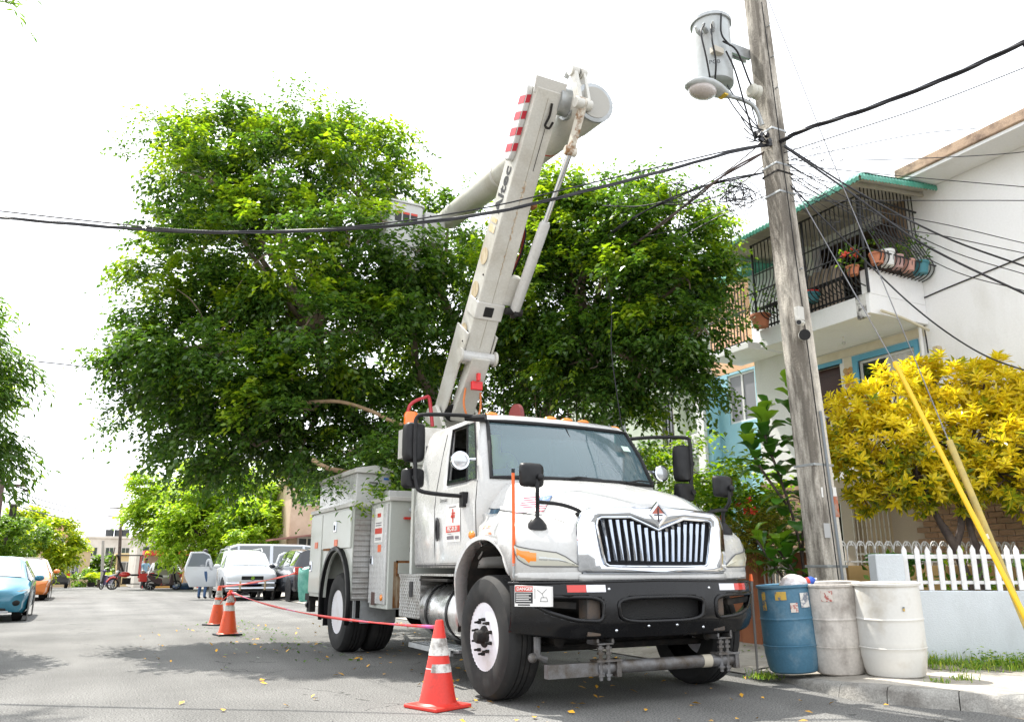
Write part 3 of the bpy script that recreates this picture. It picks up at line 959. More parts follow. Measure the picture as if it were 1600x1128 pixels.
for s in (-1, 1):
    k0, k1 = (6, 7) if s > 0 else (n - 6, n - 7)
    b = MB(); b.grid(cell([k0, k1])); q = b.build('quarter_light', mat('mirror_glass', (0.25, 0.32, 0.30), 0.03, metal=0.75) if s < 0 else GLASS_DARK, TR, smooth=0, solid=0.01)
    r = cell([k0, k1]); MB().tube(r[0] + [x[1] for x in r[1:]] + [x[0] for x in reversed(r[1:])], 0.012, 5, closed=True).build('seal', BLACK, q)
    k0, k1 = (7, 8) if s > 0 else (n - 7, n - 8)
    r = cell([k0, k1])
    if s > 0:
        b = MB(); b.grid(r); wq = b.build('door_window', GLASS_DARK, TR, smooth=0, solid=0.008)
    else:   # window wound down: a strip of glass shows at the sill
        r2 = [r[0], [tuple(Vector(r[0][j]).lerp(Vector(r[1][j]), 0.12)) for j in range(2)]]
        b = MB(); b.grid(r2); wq = b.build('door_window', GLASS_DARK, TR, smooth=0, solid=0.008)
    MB().tube(r[0] + [x[1] for x in r[1:]] + [x[0] for x in reversed(r[1:])], 0.014, 5, closed=True).build('seal', BLACK, wq)
    # door: raised lower skin, shut lines, handle
    def side(y, z, off=0.0):
        h = CAB_BVH.ray_cast(Vector((s * 3, y, z)), Vector((-s, 0, 0)))
        return h[0] + Vector((s * off, 0, 0))
    b = MB(); b.grid([[side(y, z, o) for y, o in zip(np.linspace(0.62, 1.55, 7), (0.001, 0.014, 0.014, 0.014, 0.014, 0.014, 0.001))] for z in (1.15, 1.18, 1.4, 1.6, 1.69, 1.725)])
    DO = b.build('door_skin', WHITE, TR, smooth=30)
    for yy, z0, z1 in ((0.545, 1.13, 1.94), (1.60, 1.13, 2.55)):
        MB().tube([side(yy if z < 1.9 else yy + (z - 1.9) * (0.28 if yy < 1 else 0.0), z, 0.0005) for z in np.linspace(z0, z1, 8)], 0.005, 5).build('shut_line', SEAM, DO)
    MB().tube([side(y, 1.125, 0.001) for y in np.linspace(0.6, 2.2, 8)], 0.006, 5).build('sill_line', SEAM, DO)
    b = MB(); hp = [(1.47 + 0.04 * math.cos(t), 1.50 + 0.125 * math.copysign(abs(math.sin(t)) ** 0.6, math.sin(t))) for t in [2 * math.pi * k / 16 for k in range(16)]]
    b.grid([[side(y, z, 0.018) for y, z in hp], [side(y, z, 0.034) for y, z in hp], [side(lerp(y, 1.47, 0.45), lerp(z, 1.5, 0.2), 0.034) for y, z in hp], [side(lerp(y, 1.47, 0.5), lerp(z, 1.5, 0.25), 0.02) for y, z in hp]], closed=True)
    HD = b.build('door_handle', mat('dark_grey_plastic', (0.06, 0.06, 0.065), 0.4), DO)
    MB().tube([side(1.46, 1.40, 0.03), side(1.46, 1.5, 0.042), side(1.46, 1.59, 0.03)], 0.012, 6).build('pull_bar', BLACK, HD)
    # mirror frame
    def P(y, z, x): return (s * x, y, z)
    fr = MB()
    if s < 0:
        fr.tube(spline([P(0.80, 2.60, 0.86), P(0.82, 2.63, 1.0), P(0.98, 2.635, 1.36), P(1.03, 2.60, 1.44), P(1.03, 2.50, 1.45)], 4) + [P(1.03, 2.30, 1.45), P(1.02, 1.98, 1.44)] + spline([P(1.01, 1.92, 1.43), P(0.98, 1.85, 1.40), P(0.88, 1.815, 1.22), P(0.80, 1.80, 1.03)], 4), 0.021, 8)
        fr.cbox(P(0.79, 1.765, 1.03), (0.06, 0.09, 0.15)); fr.tube([P(0.72, 2.605, 0.84), P(0.86, 2.61, 1.0)], [0.045, 0.03], 8)
        mc, zz = Vector(P(1.12, 0, 1.43)), (2.36, 1.99)
    else:
        fr.tube(spline([P(0.76, 2.52, 0.86), P(0.58, 2.53, 1.05), P(0.43, 2.53, 1.38), P(0.41, 2.48, 1.42), P(0.41, 2.38, 1.43)], 4) + [P(0.41, 2.2, 1.43), P(0.43, 1.98, 1.42)] + spline([P(0.44, 1.9, 1.41), P(0.48, 1.83, 1.38), P(0.52, 1.80, 1.2), P(0.56, 1.79, 1.03)], 4), 0.021, 8)
        mc, zz = Vector(P(0.46, 0, 1.36)), (2.24, 1.92)
    MF = fr.build('mirror_frame', BLACK, TR)
    sq = [(math.copysign(abs(math.cos(a)) ** 0.4, math.cos(a)), math.copysign(abs(math.sin(a)) ** 0.4, math.sin(a))) for a in [2 * math.pi * k / 20 for k in range(20)]]
    for zc, hw, hh in ((zz[0], 0.105, 0.205), (zz[1], 0.105, 0.10)):
        b = MB()
        b.grid([[(mc.x + x * hw * 0.8, mc.y - 0.055, zc + z * hh * 0.9) for x, z in sq], [(mc.x + x * hw, mc.y - 0.03, zc + z * hh) for x, z in sq], [(mc.x + x * hw, mc.y + 0.05, zc + z * hh) for x, z in sq]], closed=True)
        b.f.append(tuple(range(20))); b.f.append(tuple(len(b.v) - 1 - k for k in range(20)))
        mo = b.build('mirror_housing', BLACK, MF, smooth=50)
        b = MB(); b.add([(mc.x + x * hw * 0.92, mc.y + 0.052, zc + z * hh * 0.95) for x, z in sq], [tuple(range(20))]); b.build('mirror_glass', CHROME, mo, smooth=0)
        MB().cyl((s * 1.44, mc.y - 0.10 if s < 0 else 0.40, zc), (s * 1.43, mc.y, zc), 0.032, n=10).build('clamp', BLACK, MF)
    # chrome spot lamp on the A-pillar
    sp = Vector((s * 1.16, 0.62, 2.13))
    b = MB(); b.lathe([(0.0, 0.075), (0.05, 0.06), (0.085, 0.015), (0.095, -0.03), (0.09, -0.045)], sp, axis='y', n=18); SL = b.build('spot_lamp', CHROME, TR, smooth=60)
    b = MB(); b.lathe([(0.088, -0.035), (0.06, -0.055), (0.0, -0.062)], sp, axis='y', n=18); b.build('lamp_glass', mat('lamp_glass', (0.5, 0.52, 0.54), 0.1, metal=0.4), SL)
    MB().tube([sp + Vector((0, 0.03, 0)), sp + Vector((-s * 0.1, 0.03, 0.02)), sp + Vector((-s * 0.18, 0.03, 0.03))], 0.018, 8).build('lamp_stalk', CHROME, SL)
# roof marker lamps
for x in (-0.68, -0.03, 0.17, 0.37, 0.80):
    h = CAB_BVH.ray_cast(Vector((x, 0.94 if abs(x) < 0.6 else 1.0, 4)), Vector((0, 0, -1)))
    p = h[0]
    b = MB(); b.ball((p.x, p.y - 0.06, p.z - 0.012), (0.07, 0.055, 0.028), 12, 8); b.build('roof_marker_lamp', AMBER, TR)
# door emblem: white sticker with red cross mark and number plate lettering
def door_side(y, z, off):
    h = CAB_BVH.ray_cast(Vector((-3, y, z)), Vector((1, 0, 0)))
    return h[0] + Vector((-off, 0, 0))
def dsheet(name, y0, y1, z0, z1, m, off, parent):
    b = MB(); b.grid([[door_side(y, z, off) for y in np.linspace(y0, y1, 3)] for z in np.linspace(z0, z1, 3)]); return b.build(name, m, parent, smooth=60)
DP = dsheet('door_sticker', 1.24, 0.88, 1.36, 1.74, STICKER, 0.019, TR)
dsheet('red_plate', 1.235, 0.885, 1.455, 1.52, REDPRINT, 0.022, DP)
for (a, c, z0, z1) in ((1.075, 1.045, 1.55, 1.69), (1.11, 1.01, 1.60, 1.63), (1.09, 1.00, 1.635, 1.655)):
    dsheet('red_mark', a, c, z0, z1, REDPRINT, 0.0215, DP)
for (a, c, z0, z1) in ((1.16, 0.97, 1.705, 1.715), (1.22, 1.04, 1.385, 1.42), (1.01, 0.91, 1.385, 1.415), (1.2, 1.1, 1.435, 1.441)):
    dsheet('print_line', a, c, z0, z1, mat('grey_print', (0.16, 0.14, 0.16), 0.6), 0.0215, DP)
text('unit_number', 'PEC-01.01', 0.062, STICKER, DP, frame(door_side(1.06, 1.487, 0.026), (0, -1, 0), (0, 0, 1)), sx=1.0, bold=0.001)
# script badge
text('script_badge', 'Durastar', 0.055, mat('badge_grey', (0.12, 0.12, 0.12), 0.3, metal=0.5), TR, frame(door_side(1.36, 1.80, 0.006), (0, -1, 0), (0, 0, 1)))

# ---- cab interior: floor, dash, seats, steering wheel
INT = mat('interior_grey', (0.035, 0.036, 0.04), 0.8)
b = MB(); b.box((-0.92, 0.55, 1.12), (0.92, 2.22, 1.16)); b.box((-0.9, 2.18, 1.16), (0.9, 2.22, 2.5)); b.build('cab_floor_and_back', INT, TR)
b = MB(); b.prism([(0.50, 1.75), (0.48, 1.93), (0.70, 1.92), (0.76, 1.60), (0.66, 1.3)], 'x', -0.88, 0.88); b.build('dashboard', INT, TR, bevel=0.03)
for x in (-0.5, 0.5):
    b = MB(); b.cbox((x, 1.55, 1.5), (0.5, 0.5, 0.16)); b.box((x - 0.25, 1.78, 1.5), (x + 0.25, 1.92, 2.2)); b.box((x - 0.15, 1.80, 2.2), (x + 0.15, 1.90, 2.42)); b.build('seat', INT, TR, bevel=0.05)
sw = [(0.5 + 0.21 * math.cos(t), 0.98 + 0.07 * math.sin(t), 1.86 + 0.20 * math.sin(t)) for t in [2 * math.pi * k / 20 for k in range(20)]]
b = MB(); b.tube(sw, 0.016, 6, closed=True); b.tube([(0.5, 0.98, 1.86), (0.5, 0.72, 1.75)], 0.03, 6); b.tube([sw[0], (0.5, 0.98, 1.86), sw[10]], 0.014, 5); b.build('steering_wheel', BLACK, TR)
b = MB(); b.add([(0.52, 0.52, 1.945), (0.76, 0.52, 1.945), (0.74, 0.66, 1.94), (0.5, 0.66, 1.94)], [(0, 1, 2, 3)]); b.build('papers', STICKER, TR, smooth=0, solid=0.004)

# ---- wheels
TYRE_P = [(0.285, 0.00), (0.31, -0.012), (0.36, -0.020), (0.43, -0.018), (0.485, -0.004), (0.507, 0.022), (0.517, 0.05), (0.52, 0.10), (0.52, 0.19), (0.517, 0.235), (0.507, 0.262), (0.47, 0.29), (0.38, 0.30), (0.30, 0.285)]
TREAD = mat('tyre_tread', (0.03, 0.029, 0.028), 0.85, col2=(0.075, 0.07, 0.06), nscale=5, fine=0.2)
RIMW = mat('white_rim', (0.68, 0.68, 0.72), 0.35, col2=(0.5, 0.47, 0.43), nscale=5, lo=0.5, hi=0.8, coat=0.2)
def wheel(x, y, s, r=0.52, front=True, nogroove=False):
    """s = side the outer face points to"""
    def tx(prof): return [(q, -h * s) for q, h in prof]
    # groove the tread: turned profile with four ribs
    prof = TYRE_P[:6] + [(0.517, 0.04), (0.52, 0.052), (0.52, 0.088), (0.506, 0.090), (0.506, 0.098), (0.52, 0.10), (0.52, 0.132), (0.506, 0.134), (0.506, 0.142), (0.52, 0.144), (0.52, 0.176), (0.506, 0.178), (0.506, 0.186), (0.52, 0.188), (0.52, 0.23)] + TYRE_P[9:]
    b = MB(); b.lathe([(q, -h * s) for q, h in prof], (x, y, r), axis='x', n=44, caps=False)
    W = b.build('wheel', RUBBER, TR, smooth=30)
    k = -s
    rim = [(0.295, 0.005), (0.30, -0.006), (0.285, 0.0), (0.268, 0.03), (0.262, 0.06), (0.25, 0.085 if front else 0.13), (0.20, 0.06 if front else 0.135), (0.165, 0.035 if front else 0.14), (0.12, 0.03 if front else 0.14), (0.11, 0.03 if front else 0.10), (0.0, 0.03 if front else 0.08)]
    b = MB(); b.lathe([(q, h * k) for q, h in rim], (x, y, r), axis='x', n=40); b.build('rim', RIMW, W, smooth=40)
    if front:
        b = MB(); b.lathe([(0.10, 0.03 * k), (0.09, -0.005 * k), (0.062, -0.015 * k), (0.055, -0.065 * k), (0.045, -0.08 * k), (0.0, -0.082 * k)], (x, y, r), axis='x', n=20); b.build('hub', DARK, W)
    for i in range(10):
        t = 2 * math.pi * (i + 0.5) / 10
        py, pz = y + 0.142 * math.cos(t), r + 0.142 * math.sin(t)
        if front:
            MB().tube([(x + 0.03 * k, py, pz), (x - 0.02 * k, py, pz), (x - 0.025 * k, py, pz), (x - 0.05 * k, py, pz)], [0.0165, 0.0165, 0.011, 0.010], 6).build('lug_nut', DARK, W, smooth=0)
    for i in range(2):
        t = 2.3 + i * math.pi + (0.9 if front else 0)
        b = MB(); b.lathe([(0.03, -0.0), (0.0, -0.001)], (0, 0, 0), axis='x', n=12)
        xo = (0.068 if front else 0.128) * k - 0.004 * k
        b.v = [(p[0] + x + xo, p[1] + y + 0.218 * math.cos(t), p[2] + r + 0.218 * math.sin(t)) for p in b.v]
        b.build('hand_hole', BLACK, W, smooth=0)
    return W
wheel(-1.165, 0.0, -1); wheel(1.165, 0.0, 1)
wheel(-1.165, 4.64, -1, front=False); wheel(-0.83, 4.64, -1, front=False)
wheel(1.165, 4.64, 1, front=False); wheel(0.83, 4.64, 1, front=False)

# ---- chassis
b = MB()
for s in (-1, 1): b.box((s * 0.43 - 0.04, -0.85, 0.72), (s * 0.43 + 0.04, 6.3, 0.98))
b.build('frame_rails', DARK, TR)
b = MB(); b.beam((-0.95, 0, 0.46), (0.95, 0, 0.46), 0.12, 0.12); b.cyl((-0.8, 0, 0.50), (-0.8, 0, 0.8), 0.06); b.cyl((0.8, 0, 0.5), (0.8, 0, 0.8), 0.06); b.build('front_axle', DARK, TR)
b = MB(); b.cyl((-0.9, 4.64, 0.52), (0.9, 4.64, 0.52), 0.10); b.ball((0, 4.64, 0.52), 0.25); b.build('rear_axle', DARK, TR)
b = MB(); b.box((-0.38, -0.6, 0.62), (0.38, 1.6, 1.5)); b.box((-0.3, 1.6, 0.6), (0.3, 2.6, 1.0)); b.build('engine_and_gearbox', DARK, TR)
b = MB(); b.tube([(-0.95, -0.22, 0.42), (0.95, -0.22, 0.42)], 0.03); b.tube([(-0.75, -0.55, 0.50), (-0.75, 0.6, 0.62)], 0.05); b.tube([(0.75, -0.55, 0.50), (0.75, 0.6, 0.62)], 0.05); b.build('steering_links', DARK, TR)
# tow bar hung below the bumper, with its sockets and clamps
TOW = mat('worn_grey_steel', (0.16, 0.16, 0.165), 0.5, metal=0.4, col2=(0.07, 0.055, 0.04), nscale=6, fine=0.15)
b = MB(); b.cyl((-0.56, -0.86, 0.305), (0.80, -0.86, 0.305), 0.052, n=18); b.beam((-1.0, -0.855, 0.30), (-0.5, -0.855, 0.30), 0.085, 0.105); TB = b.build('tow_bar', TOW, TR)
b = MB(); b.cyl((0.48, -0.86, 0.305), (0.57, -0.86, 0.305), 0.0545, n=18); b.build('paper_label', mat('old_label', (0.42, 0.38, 0.30), 0.7), TB)
for x in (-0.50, 0.70):
    b = MB()
    for za, zb_ in ((0.485, 0.50), (0.585, 0.60)): b.box((x - 0.075, -0.93, za), (x + 0.075, -0.72, zb_))
    b.box((x - 0.075, -0.93, 0.50), (x - 0.058, -0.72, 0.585)); b.box((x + 0.058, -0.93, 0.50), (x + 0.075, -0.72, 0.585))
    b.build('receiver_socket', TOW, TB, bevel=0.006)
    b = MB()
    for dx in (-0.035, 0.035):
        b.cyl((x + dx, -0.90, 0.21), (x + dx, -0.90, 0.50), 0.016, n=8)
        for zz_ in (0.36, 0.41, 0.45, 0.24): b.cyl((x + dx, -0.90, zz_), (x + dx, -0.90, zz_ + 0.02), 0.03, n=6)
    b.box((x - 0.09, -0.95, 0.355), (x + 0.14, -0.80, 0.372)); b.box((x + 0.1, -0.93, 0.235), (x + 0.14, -0.80, 0.372)); b.build('clamp_bolts', TOW, TB, smooth=0)
b = MB(); b.tube([(-0.98, -0.62, 0.55), (-0.98, -0.62, 0.40), (-0.9, -0.62, 0.37)], 0.03); b.ball((-1.02, -0.62, 0.39), 0.04); b.build('shackle', TOW, TR)
for x in (-0.05, 0.17): MB().ball((x, -1.0, 0.965), (0.05, 0.03, 0.018)).build('bumper_clip_lamp', mat('pale_lamp', (0.55, 0.47, 0.40), 0.3), TR)
# fuel tank, straps, steps, diamond-plate battery box
DIA = None
def diamond_mat():
    m = mat('diamond_plate', (0.42, 0.42, 0.41), 0.4, metal=0.75, col2=(0.28, 0.27, 0.25), nscale=6)
    nt = m.node_tree; L = nt.links.new; b = nt.nodes['Principled BSDF']
    tc = _n(nt, 'ShaderNodeTexCoord')
    ck = []
    for sc in ((38, 24, 0.78), (38, 24, -0.78)):
        mp = _n(nt, 'ShaderNodeMapping'); mp.inputs['Rotation'].default_value = (sc[2], 0 if True else 0, 0)
        mp.inputs['Scale'].default_value = (1, 1, 1)
        L(tc.outputs['Object'], mp.inputs[0])
        wv = _n(nt, 'ShaderNodeTexWave'); wv.bands_direction = 'Z'; wv.inputs['Scale'].default_value = 6.5
        L(mp.outputs[0], wv.inputs[0]); ck.append(wv)
    mx = _n(nt, 'ShaderNodeMath', operation='MULTIPLY'); L(ck[0].outputs['Fac'], mx.inputs[0]); L(ck[1].outputs['Fac'], mx.inputs[1])
    mp = _n(nt, 'ShaderNodeMapping'); mp.inputs['Rotation'].default_value = (0, 0.78, 0); L(tc.outputs['Object'], mp.inputs[0])
    ch = _n(nt, 'ShaderNodeTexChecker'); ch.inputs['Scale'].default_value = 42; L(mp.outputs[0], ch.inputs[0])
    ad = _n(nt, 'ShaderNodeMath', operation='ADD'); L(mx.outputs[0], ad.inputs[0]); L(ch.outputs['Fac'], ad.inputs[1])
    bp = _n(nt, 'ShaderNodeBump'); bp.inputs['Strength'].default_value = 0.7; bp.inputs['Distance'].default_value = 0.01
    L(ad.outputs[0], bp.inputs['Height']); L(bp.outputs[0], b.inputs['Normal'])
    return m
DIA = diamond_mat()
b = MB(); b.lathe([(0.0, 0.86), (0.26, 0.87), (0.285, 0.90), (0.285, 1.80), (0.26, 1.83), (0.0, 1.84)], (-0.80, 0.0, 0.66), axis='y', n=32); FT = b.build('fuel_tank', ALU, TR, smooth=50)
for y in (1.05, 1.6): MB().lathe([(0.285, y - 0.025), (0.294, y - 0.025), (0.294, y + 0.025), (0.285, y + 0.025)], (-0.80, 0, 0.66), axis='y', n=32).build('tank_strap', BLACK, FT)
b = MB(); b.lathe([(0.28, 0.70), (0.285, 0.72), (0.285, 0.88), (0.0, 0.885)], (0.80, 0.25, 0.66), axis='y', n=24); b.build('air_tank', ALU, TR)
b = MB(); b.box((-1.12, 0.95, 0.965), (-0.62, 1.72, 0.99)); b.build('cab_step', DARK, TR, bevel=0.004)
b = MB()
for k in range(5): b.box((-1.12 + k * 0.07, 0.82, 0.305), (-1.09 + k * 0.07, 1.95, 0.33))
b.box((-1.13, 0.82, 0.28), (-1.10, 1.95, 0.33)); b.box((-1.12, 0.85, 0.30), (-0.8, 0.88, 0.325)); b.box((-1.12, 1.9, 0.30), (-0.8, 1.93, 0.325)); b.build('lower_step', STEEL, TR)
for y in (0.95, 1.85): MB().beam((-0.85, y, 0.3), (-0.6, y, 0.75), 0.03, 0.05).build('step_bracket', DARK, TR)
b = MB(); b.box((-1.06, 1.86, 0.56), (-0.5, 2.50, 1.03)); BB = b.build('battery_box', DIA, TR, bevel=0.008)
b = MB(); b.box((-1.065, 1.84, 1.0), (-0.5, 2.52, 1.035)); b.build('box_lid', DIA, BB, bevel=0.004)
b = MB(); b.cbox((-1.063, 2.12, 0.87), (0.012, 0.10, 0.17)); b.build('box_latch', BLACK, BB, bevel=0.02)
b = MB(); b.box((-1.10, 0.85, 1.02), (-0.62, 1.86, 1.04)); b.build('tread_plate', DIA, TR)

# ---- utility body
def panel(name, lo, hi, m=BODYW, bev=0.008, parent=TR):
    return MB().box(lo, hi).build(name, m, parent, bevel=bev)
for s in (-1, 1):
    o_, i_ = s * 1.20, s * 0.60
    # wheel box: side sheet cut round the arch
    arch = [(4.64 + 0.63 * math.cos(t), 0.66 + 0.66 * math.sin(t)) for t in [math.pi * k / 16 for k in range(17)]]
    poly = [(3.94, 0.69)] + [(3.94, 1.92), (6.12, 1.92), (6.12, 0.69)] + [(y, max(z, 0.69)) for y, z in arch]
    poly = [(3.94, 0.69), (3.94, 1.92), (6.12, 1.92), (6.12, 0.69)] + [(y, max(z, 0.69)) for y, z in arch]
    b = MB(); b.prism(poly, 'x', min(o_, s * 1.17), max(o_, s * 1.17)); UB = b.build('side_locker', BODYW, TR, smooth=0)
    b = MB(); b.box((min(i_, s * 1.17), 3.94, 1.34), (max(i_, s * 1.17), 6.12, 1.90)); b.box((min(i_, s * 1.17), 5.35, 0.69), (max(i_, s * 1.17), 6.12, 1.34)); b.box((min(i_, s * 0.66), 3.96, 0.69), (max(i_, s * 0.66), 5.4, 1.4)); b.build('locker_core', BODYW, UB)
    b = MB(); b.box((min(i_, s * 1.235), 3.92, 1.90), (max(i_, s * 1.235), 6.15, 1.955)); b.build('locker_top', WHITE_OLD, UB, bevel=0.006)
    # doors
    d1 = panel('locker_door', (min(s * 1.20, s * 1.225), 3.99, 1.36), (max(s * 1.20, s * 1.225), 5.42, 1.87), parent=UB)
    d2 = panel('locker_door', (min(s * 1.20, s * 1.225), 5.46, 0.74), (max(s * 1.20, s * 1.225), 6.10, 1.87), parent=UB)
    for (y, z, d) in ((5.98, 1.12, d2), (4.72, 1.66, d1)):
        b = MB(); b.cbox((s * 1.23, y, z), (0.018, 0.11, 0.15)); b.build('latch', CHROME, d, bevel=0.02)
        b = MB(); b.cbox((s * 1.236, y, z - 0.01), (0.02, 0.05, 0.08)); b.build('latch_pull', BLACK, d, bevel=0.01)
    for (y, z, d) in ((5.73, 1.43, d2), (4.66, 1.44, d1)):
        b = MB(); b.cbox((s * 1.229, y, z), (0.006, 0.16, 0.09)); b.build('reflector', ORANGE, d)
    b = MB(); b.cbox((s * 1.235, 5.05, 1.355), (0.03, 0.35, 0.03)); b.build('drip_edge', RUST, UB)
    # rubber arch trim
    pts = [(4.64 + 0.66 * math.cos(t), 0.64 + 0.70 * math.sin(t)) for t in [math.pi * (k / 18) for k in range(-2, 21)]]
    b = MB(); b.grid([[(s * 1.18, y, z) for y, z in pts], [(s * 1.25, y, z) for y, z in pts], [(s * 1.25, 4.64 + (y - 4.64) * 1.07, 0.64 + (z - 0.64) * 1.07) for y, z in pts], [(s * 1.20, 4.64 + (y - 4.64) * 1.09, 0.64 + (z - 0.64) * 1.09) for y, z in pts]]); b.build('arch_trim', BLACK, UB, smooth=60, solid=0.01)
    # diamond plate end facing forward
    b = MB(); b.box((min(s * 0.96, s * 1.19), 3.925, 0.69), (max(s * 0.96, s * 1.19), 3.94, 1.90)); b.build('diamond_plate', DIA, UB)
    # front tall locker
    b = MB(); b.box((min(s * 0.30, s * 0.965), 3.22, 0.60), (max(s * 0.30, s * 0.965), 3.93, 1.94)); FL = b.build('front_locker', BODYW, TR, bevel=0.012)
    b = MB(); b.box((min(s * 0.28, s * 0.99), 3.18, 1.93), (max(s * 0.28, s * 0.99), 3.95, 1.985)); b.build('locker_top', WHITE_OLD, FL, bevel=0.006)
    b = MB(); b.box((min(s * 0.965, s * 0.99), 3.26, 0.66), (max(s * 0.965, s * 0.99), 3.90, 1.90)); FD = b.build('locker_door', WHITE, FL, bevel=0.008)
    if s < 0:
        b = MB(); b.cbox((-0.994, 3.80, 1.20), (0.018, 0.10, 0.12)); lt = b.build('latch', CHROME, FD, bevel=0.02)
        b = MB(); b.cbox((-1.002, 3.80, 1.19), (0.012, 0.05, 0.07)); b.build('latch_pull', BLACK, FD, bevel=0.01)
        st = MB().box((-0.994, 3.40, 1.42), (-0.990, 3.72, 1.86)).build('sticker', STICKER, FD, smooth=0)
        MB().box((-0.996, 3.42, 1.53), (-0.994, 3.70, 1.60)).build('red_plate', REDPRINT, st, smooth=0)
        MB().box((-0.996, 3.48, 1.74), (-0.994, 3.62, 1.79)).build('red_mark', REDPRINT, st, smooth=0)
        for z in (1.66, 1.63, 1.47, 1.45): MB().box((-0.996, 3.45, z), (-0.994, 3.68, z + 0.012)).build('print_line', mat('grey_print', (0, 0, 0)), st, smooth=0)
        MB().box((-0.994, 3.45, 1.30), (-0.990, 3.57, 1.39)).build('reflector', ORANGE, FD, smooth=0)
        b = MB(); b.ball((-0.995, 3.36, 0.74), (0.015, 0.04, 0.04)); b.build('side_lamp', AMBER, FD)
        MB().box((-0.994, 3.62, 0.64), (-0.990, 3.76, 0.80)).build('small_notice', mat('dark_notice', (0.10, 0.06, 0.05), 0.6), FD, smooth=0)
        # front face: tie-down chain, rust run, patched plate
        b = MB(); b.tube([(-0.72, 3.20, 1.84), (-0.72, 3.16, 1.80), (-0.70, 3.17, 1.78)], 0.02, 6); CH = b.build('chain_eye', STEEL, FL)
        b = MB()
        for k in range(12): b.tube([(-0.69 + 0.008 * math.cos(a + k), 3.195, 1.74 - k * 0.032 + 0.02 * math.sin(a)) for a in [2 * math.pi * j / 8 for j in range(8)]], 0.005, 4, closed=True)
        b.box((-0.71, 3.185, 1.30), (-0.67, 3.21, 1.35)); b.build('chain', DARK, FL)
        b = MB(); b.box((-0.80, 3.17, 1.70), (-0.70, 3.20, 1.73)); b.build('red_lever', REDP, FL)
        b = MB(); b.box((-0.90, 3.206, 0.62), (-0.66, 3.212, 1.18)); b.build('rust_run', mat('rust_stain', (0.16, 0.065, 0.015), 0.9, col2=(0.42, 0.36, 0.26), nscale=3.5, lo=0.48, hi=0.66, stretch=(3.5, 1, 0.45)), FL, smooth=0)
        b = MB(); b.box((-0.87, 3.195, 1.16), (-0.5, 3.214, 1.19)); b.box((-0.87, 3.195, 1.0), (-0.855, 3.214, 1.19)); b.build('rusty_edge', RUST, FL, smooth=0)
        b = MB(); b.box((-0.85, 3.19, 1.03), (-0.30, 3.216, 1.16)); b.build('patch_plate', BODYW, FL, bevel=0.004)
b = MB(); b.box((-0.6, 3.95, 0.98), (0.6, 6.12, 1.06)); b.build('bed_floor', DARK, TR)
b = MB(); b.box((-1.2, 6.1, 0.62), (1.2, 6.35, 0.72)); b.box((-1.18, 6.1, 0.45), (-1.10, 6.3, 0.62)); b.build('rear_step', DARK, TR)
b = MB(); b.cyl((-1.16, 6.22, 0.55), (-1.16, 6.30, 0.55), 0.05); b.build('rear_lamp', BLACK, TR)
b = MB(); b.box((-1.05, 3.98, 0.40), (-0.6, 4.02, 0.69)); b.box((-1.15, 4.0, 0.42), (-0.9, 4.12, 0.46)); b.box((-1.14, 4.0, 0.42), (-1.11, 4.03, 0.7)); b.build('side_step', STEEL, TR)
b = MB(); b.box((-1.18, 5.30, 0.30), (-0.66, 5.32, 0.95)); b.build('mud_flap', BLACK, TR)
# white chest on top of the near locker: lid, vents, sticker
b = MB(); b.box((-1.16, 4.05, 1.955), (-0.70, 5.95, 2.36)); CB = b.build('top_chest', WHITE, TR, bevel=0.01)
b = MB(); b.prism([(-1.19, 2.36), (-1.19, 2.42), (-0.93, 2.47), (-0.67, 2.42), (-0.67, 2.36)], 'y', 4.0, 6.0); b.build('chest_lid', WHITE_OLD, CB, smooth=0, bevel=0.006)
for z in (2.13, 2.18, 2.23): MB().box((-0.99, 4.035, z), (-0.88, 4.05, z + 0.012)).build('vent_slot', SEAM, CB, smooth=0)
MB().box((-0.80, 4.044, 2.28), (-0.73, 4.049, 2.31)).build('blue_sticker', mat('blue_sticker', (0.03, 0.15, 0.5), 0.4), CB, smooth=0)
b = MB(); b.box((-0.93, 3.4, 1.985), (-0.35, 3.88, 2.08)); b.build('locker_tray', WHITE, TR, bevel=0.008)
# headache rack pieces, beacon and red guard behind the cab
b = MB(); b.box((-0.95, 2.45, 1.0), (0.95, 2.52, 2.35)); b.box((-0.95, 2.42, 2.30), (0.95, 2.60, 2.42)); b.build('cab_guard', BODYW, TR, bevel=0.01)
b = MB(); b.box((-1.0, 2.5, 2.42), (-0.55, 2.9, 2.78)); b.build('guard_bracket', WHITE_OLD, TR)
b = MB(); b.cyl((-0.92, 2.70, 2.78), (-0.92, 2.70, 2.83), 0.09); BE = b.build('beacon_base', BLACK, TR)
b = MB(); b.lathe([(0.085, 0), (0.085, 0.13), (0.07, 0.16), (0, 0.165)], (-0.92, 2.70, 2.83), n=18); b.build('beacon_lens', mat('orange_beacon', (0.8, 0.16, 0.01), 0.25, coat=0.5), BE)
b = MB(); b.tube(spline([(-0.92, 2.82, 2.8), (-0.90, 2.82, 3.10), (-0.72, 2.80, 3.22), (-0.66, 2.8, 3.20), (-0.62, 2.78, 2.85)], 4), 0.022, 6); b.build('red_guard', mat('red_tube', (0.35, 0.02, 0.03), 0.4), TR)
b = MB(); b.lathe([(0.13, -0.02), (0.16, -0.02), (0.16, 0.02), (0.13, 0.02)], (-0.12, 1.5, 2.80), axis='x', n=20); b.build('roof_hose_reel', mat('dark_red', (0.14, 0.02, 0.02), 0.5), TR)

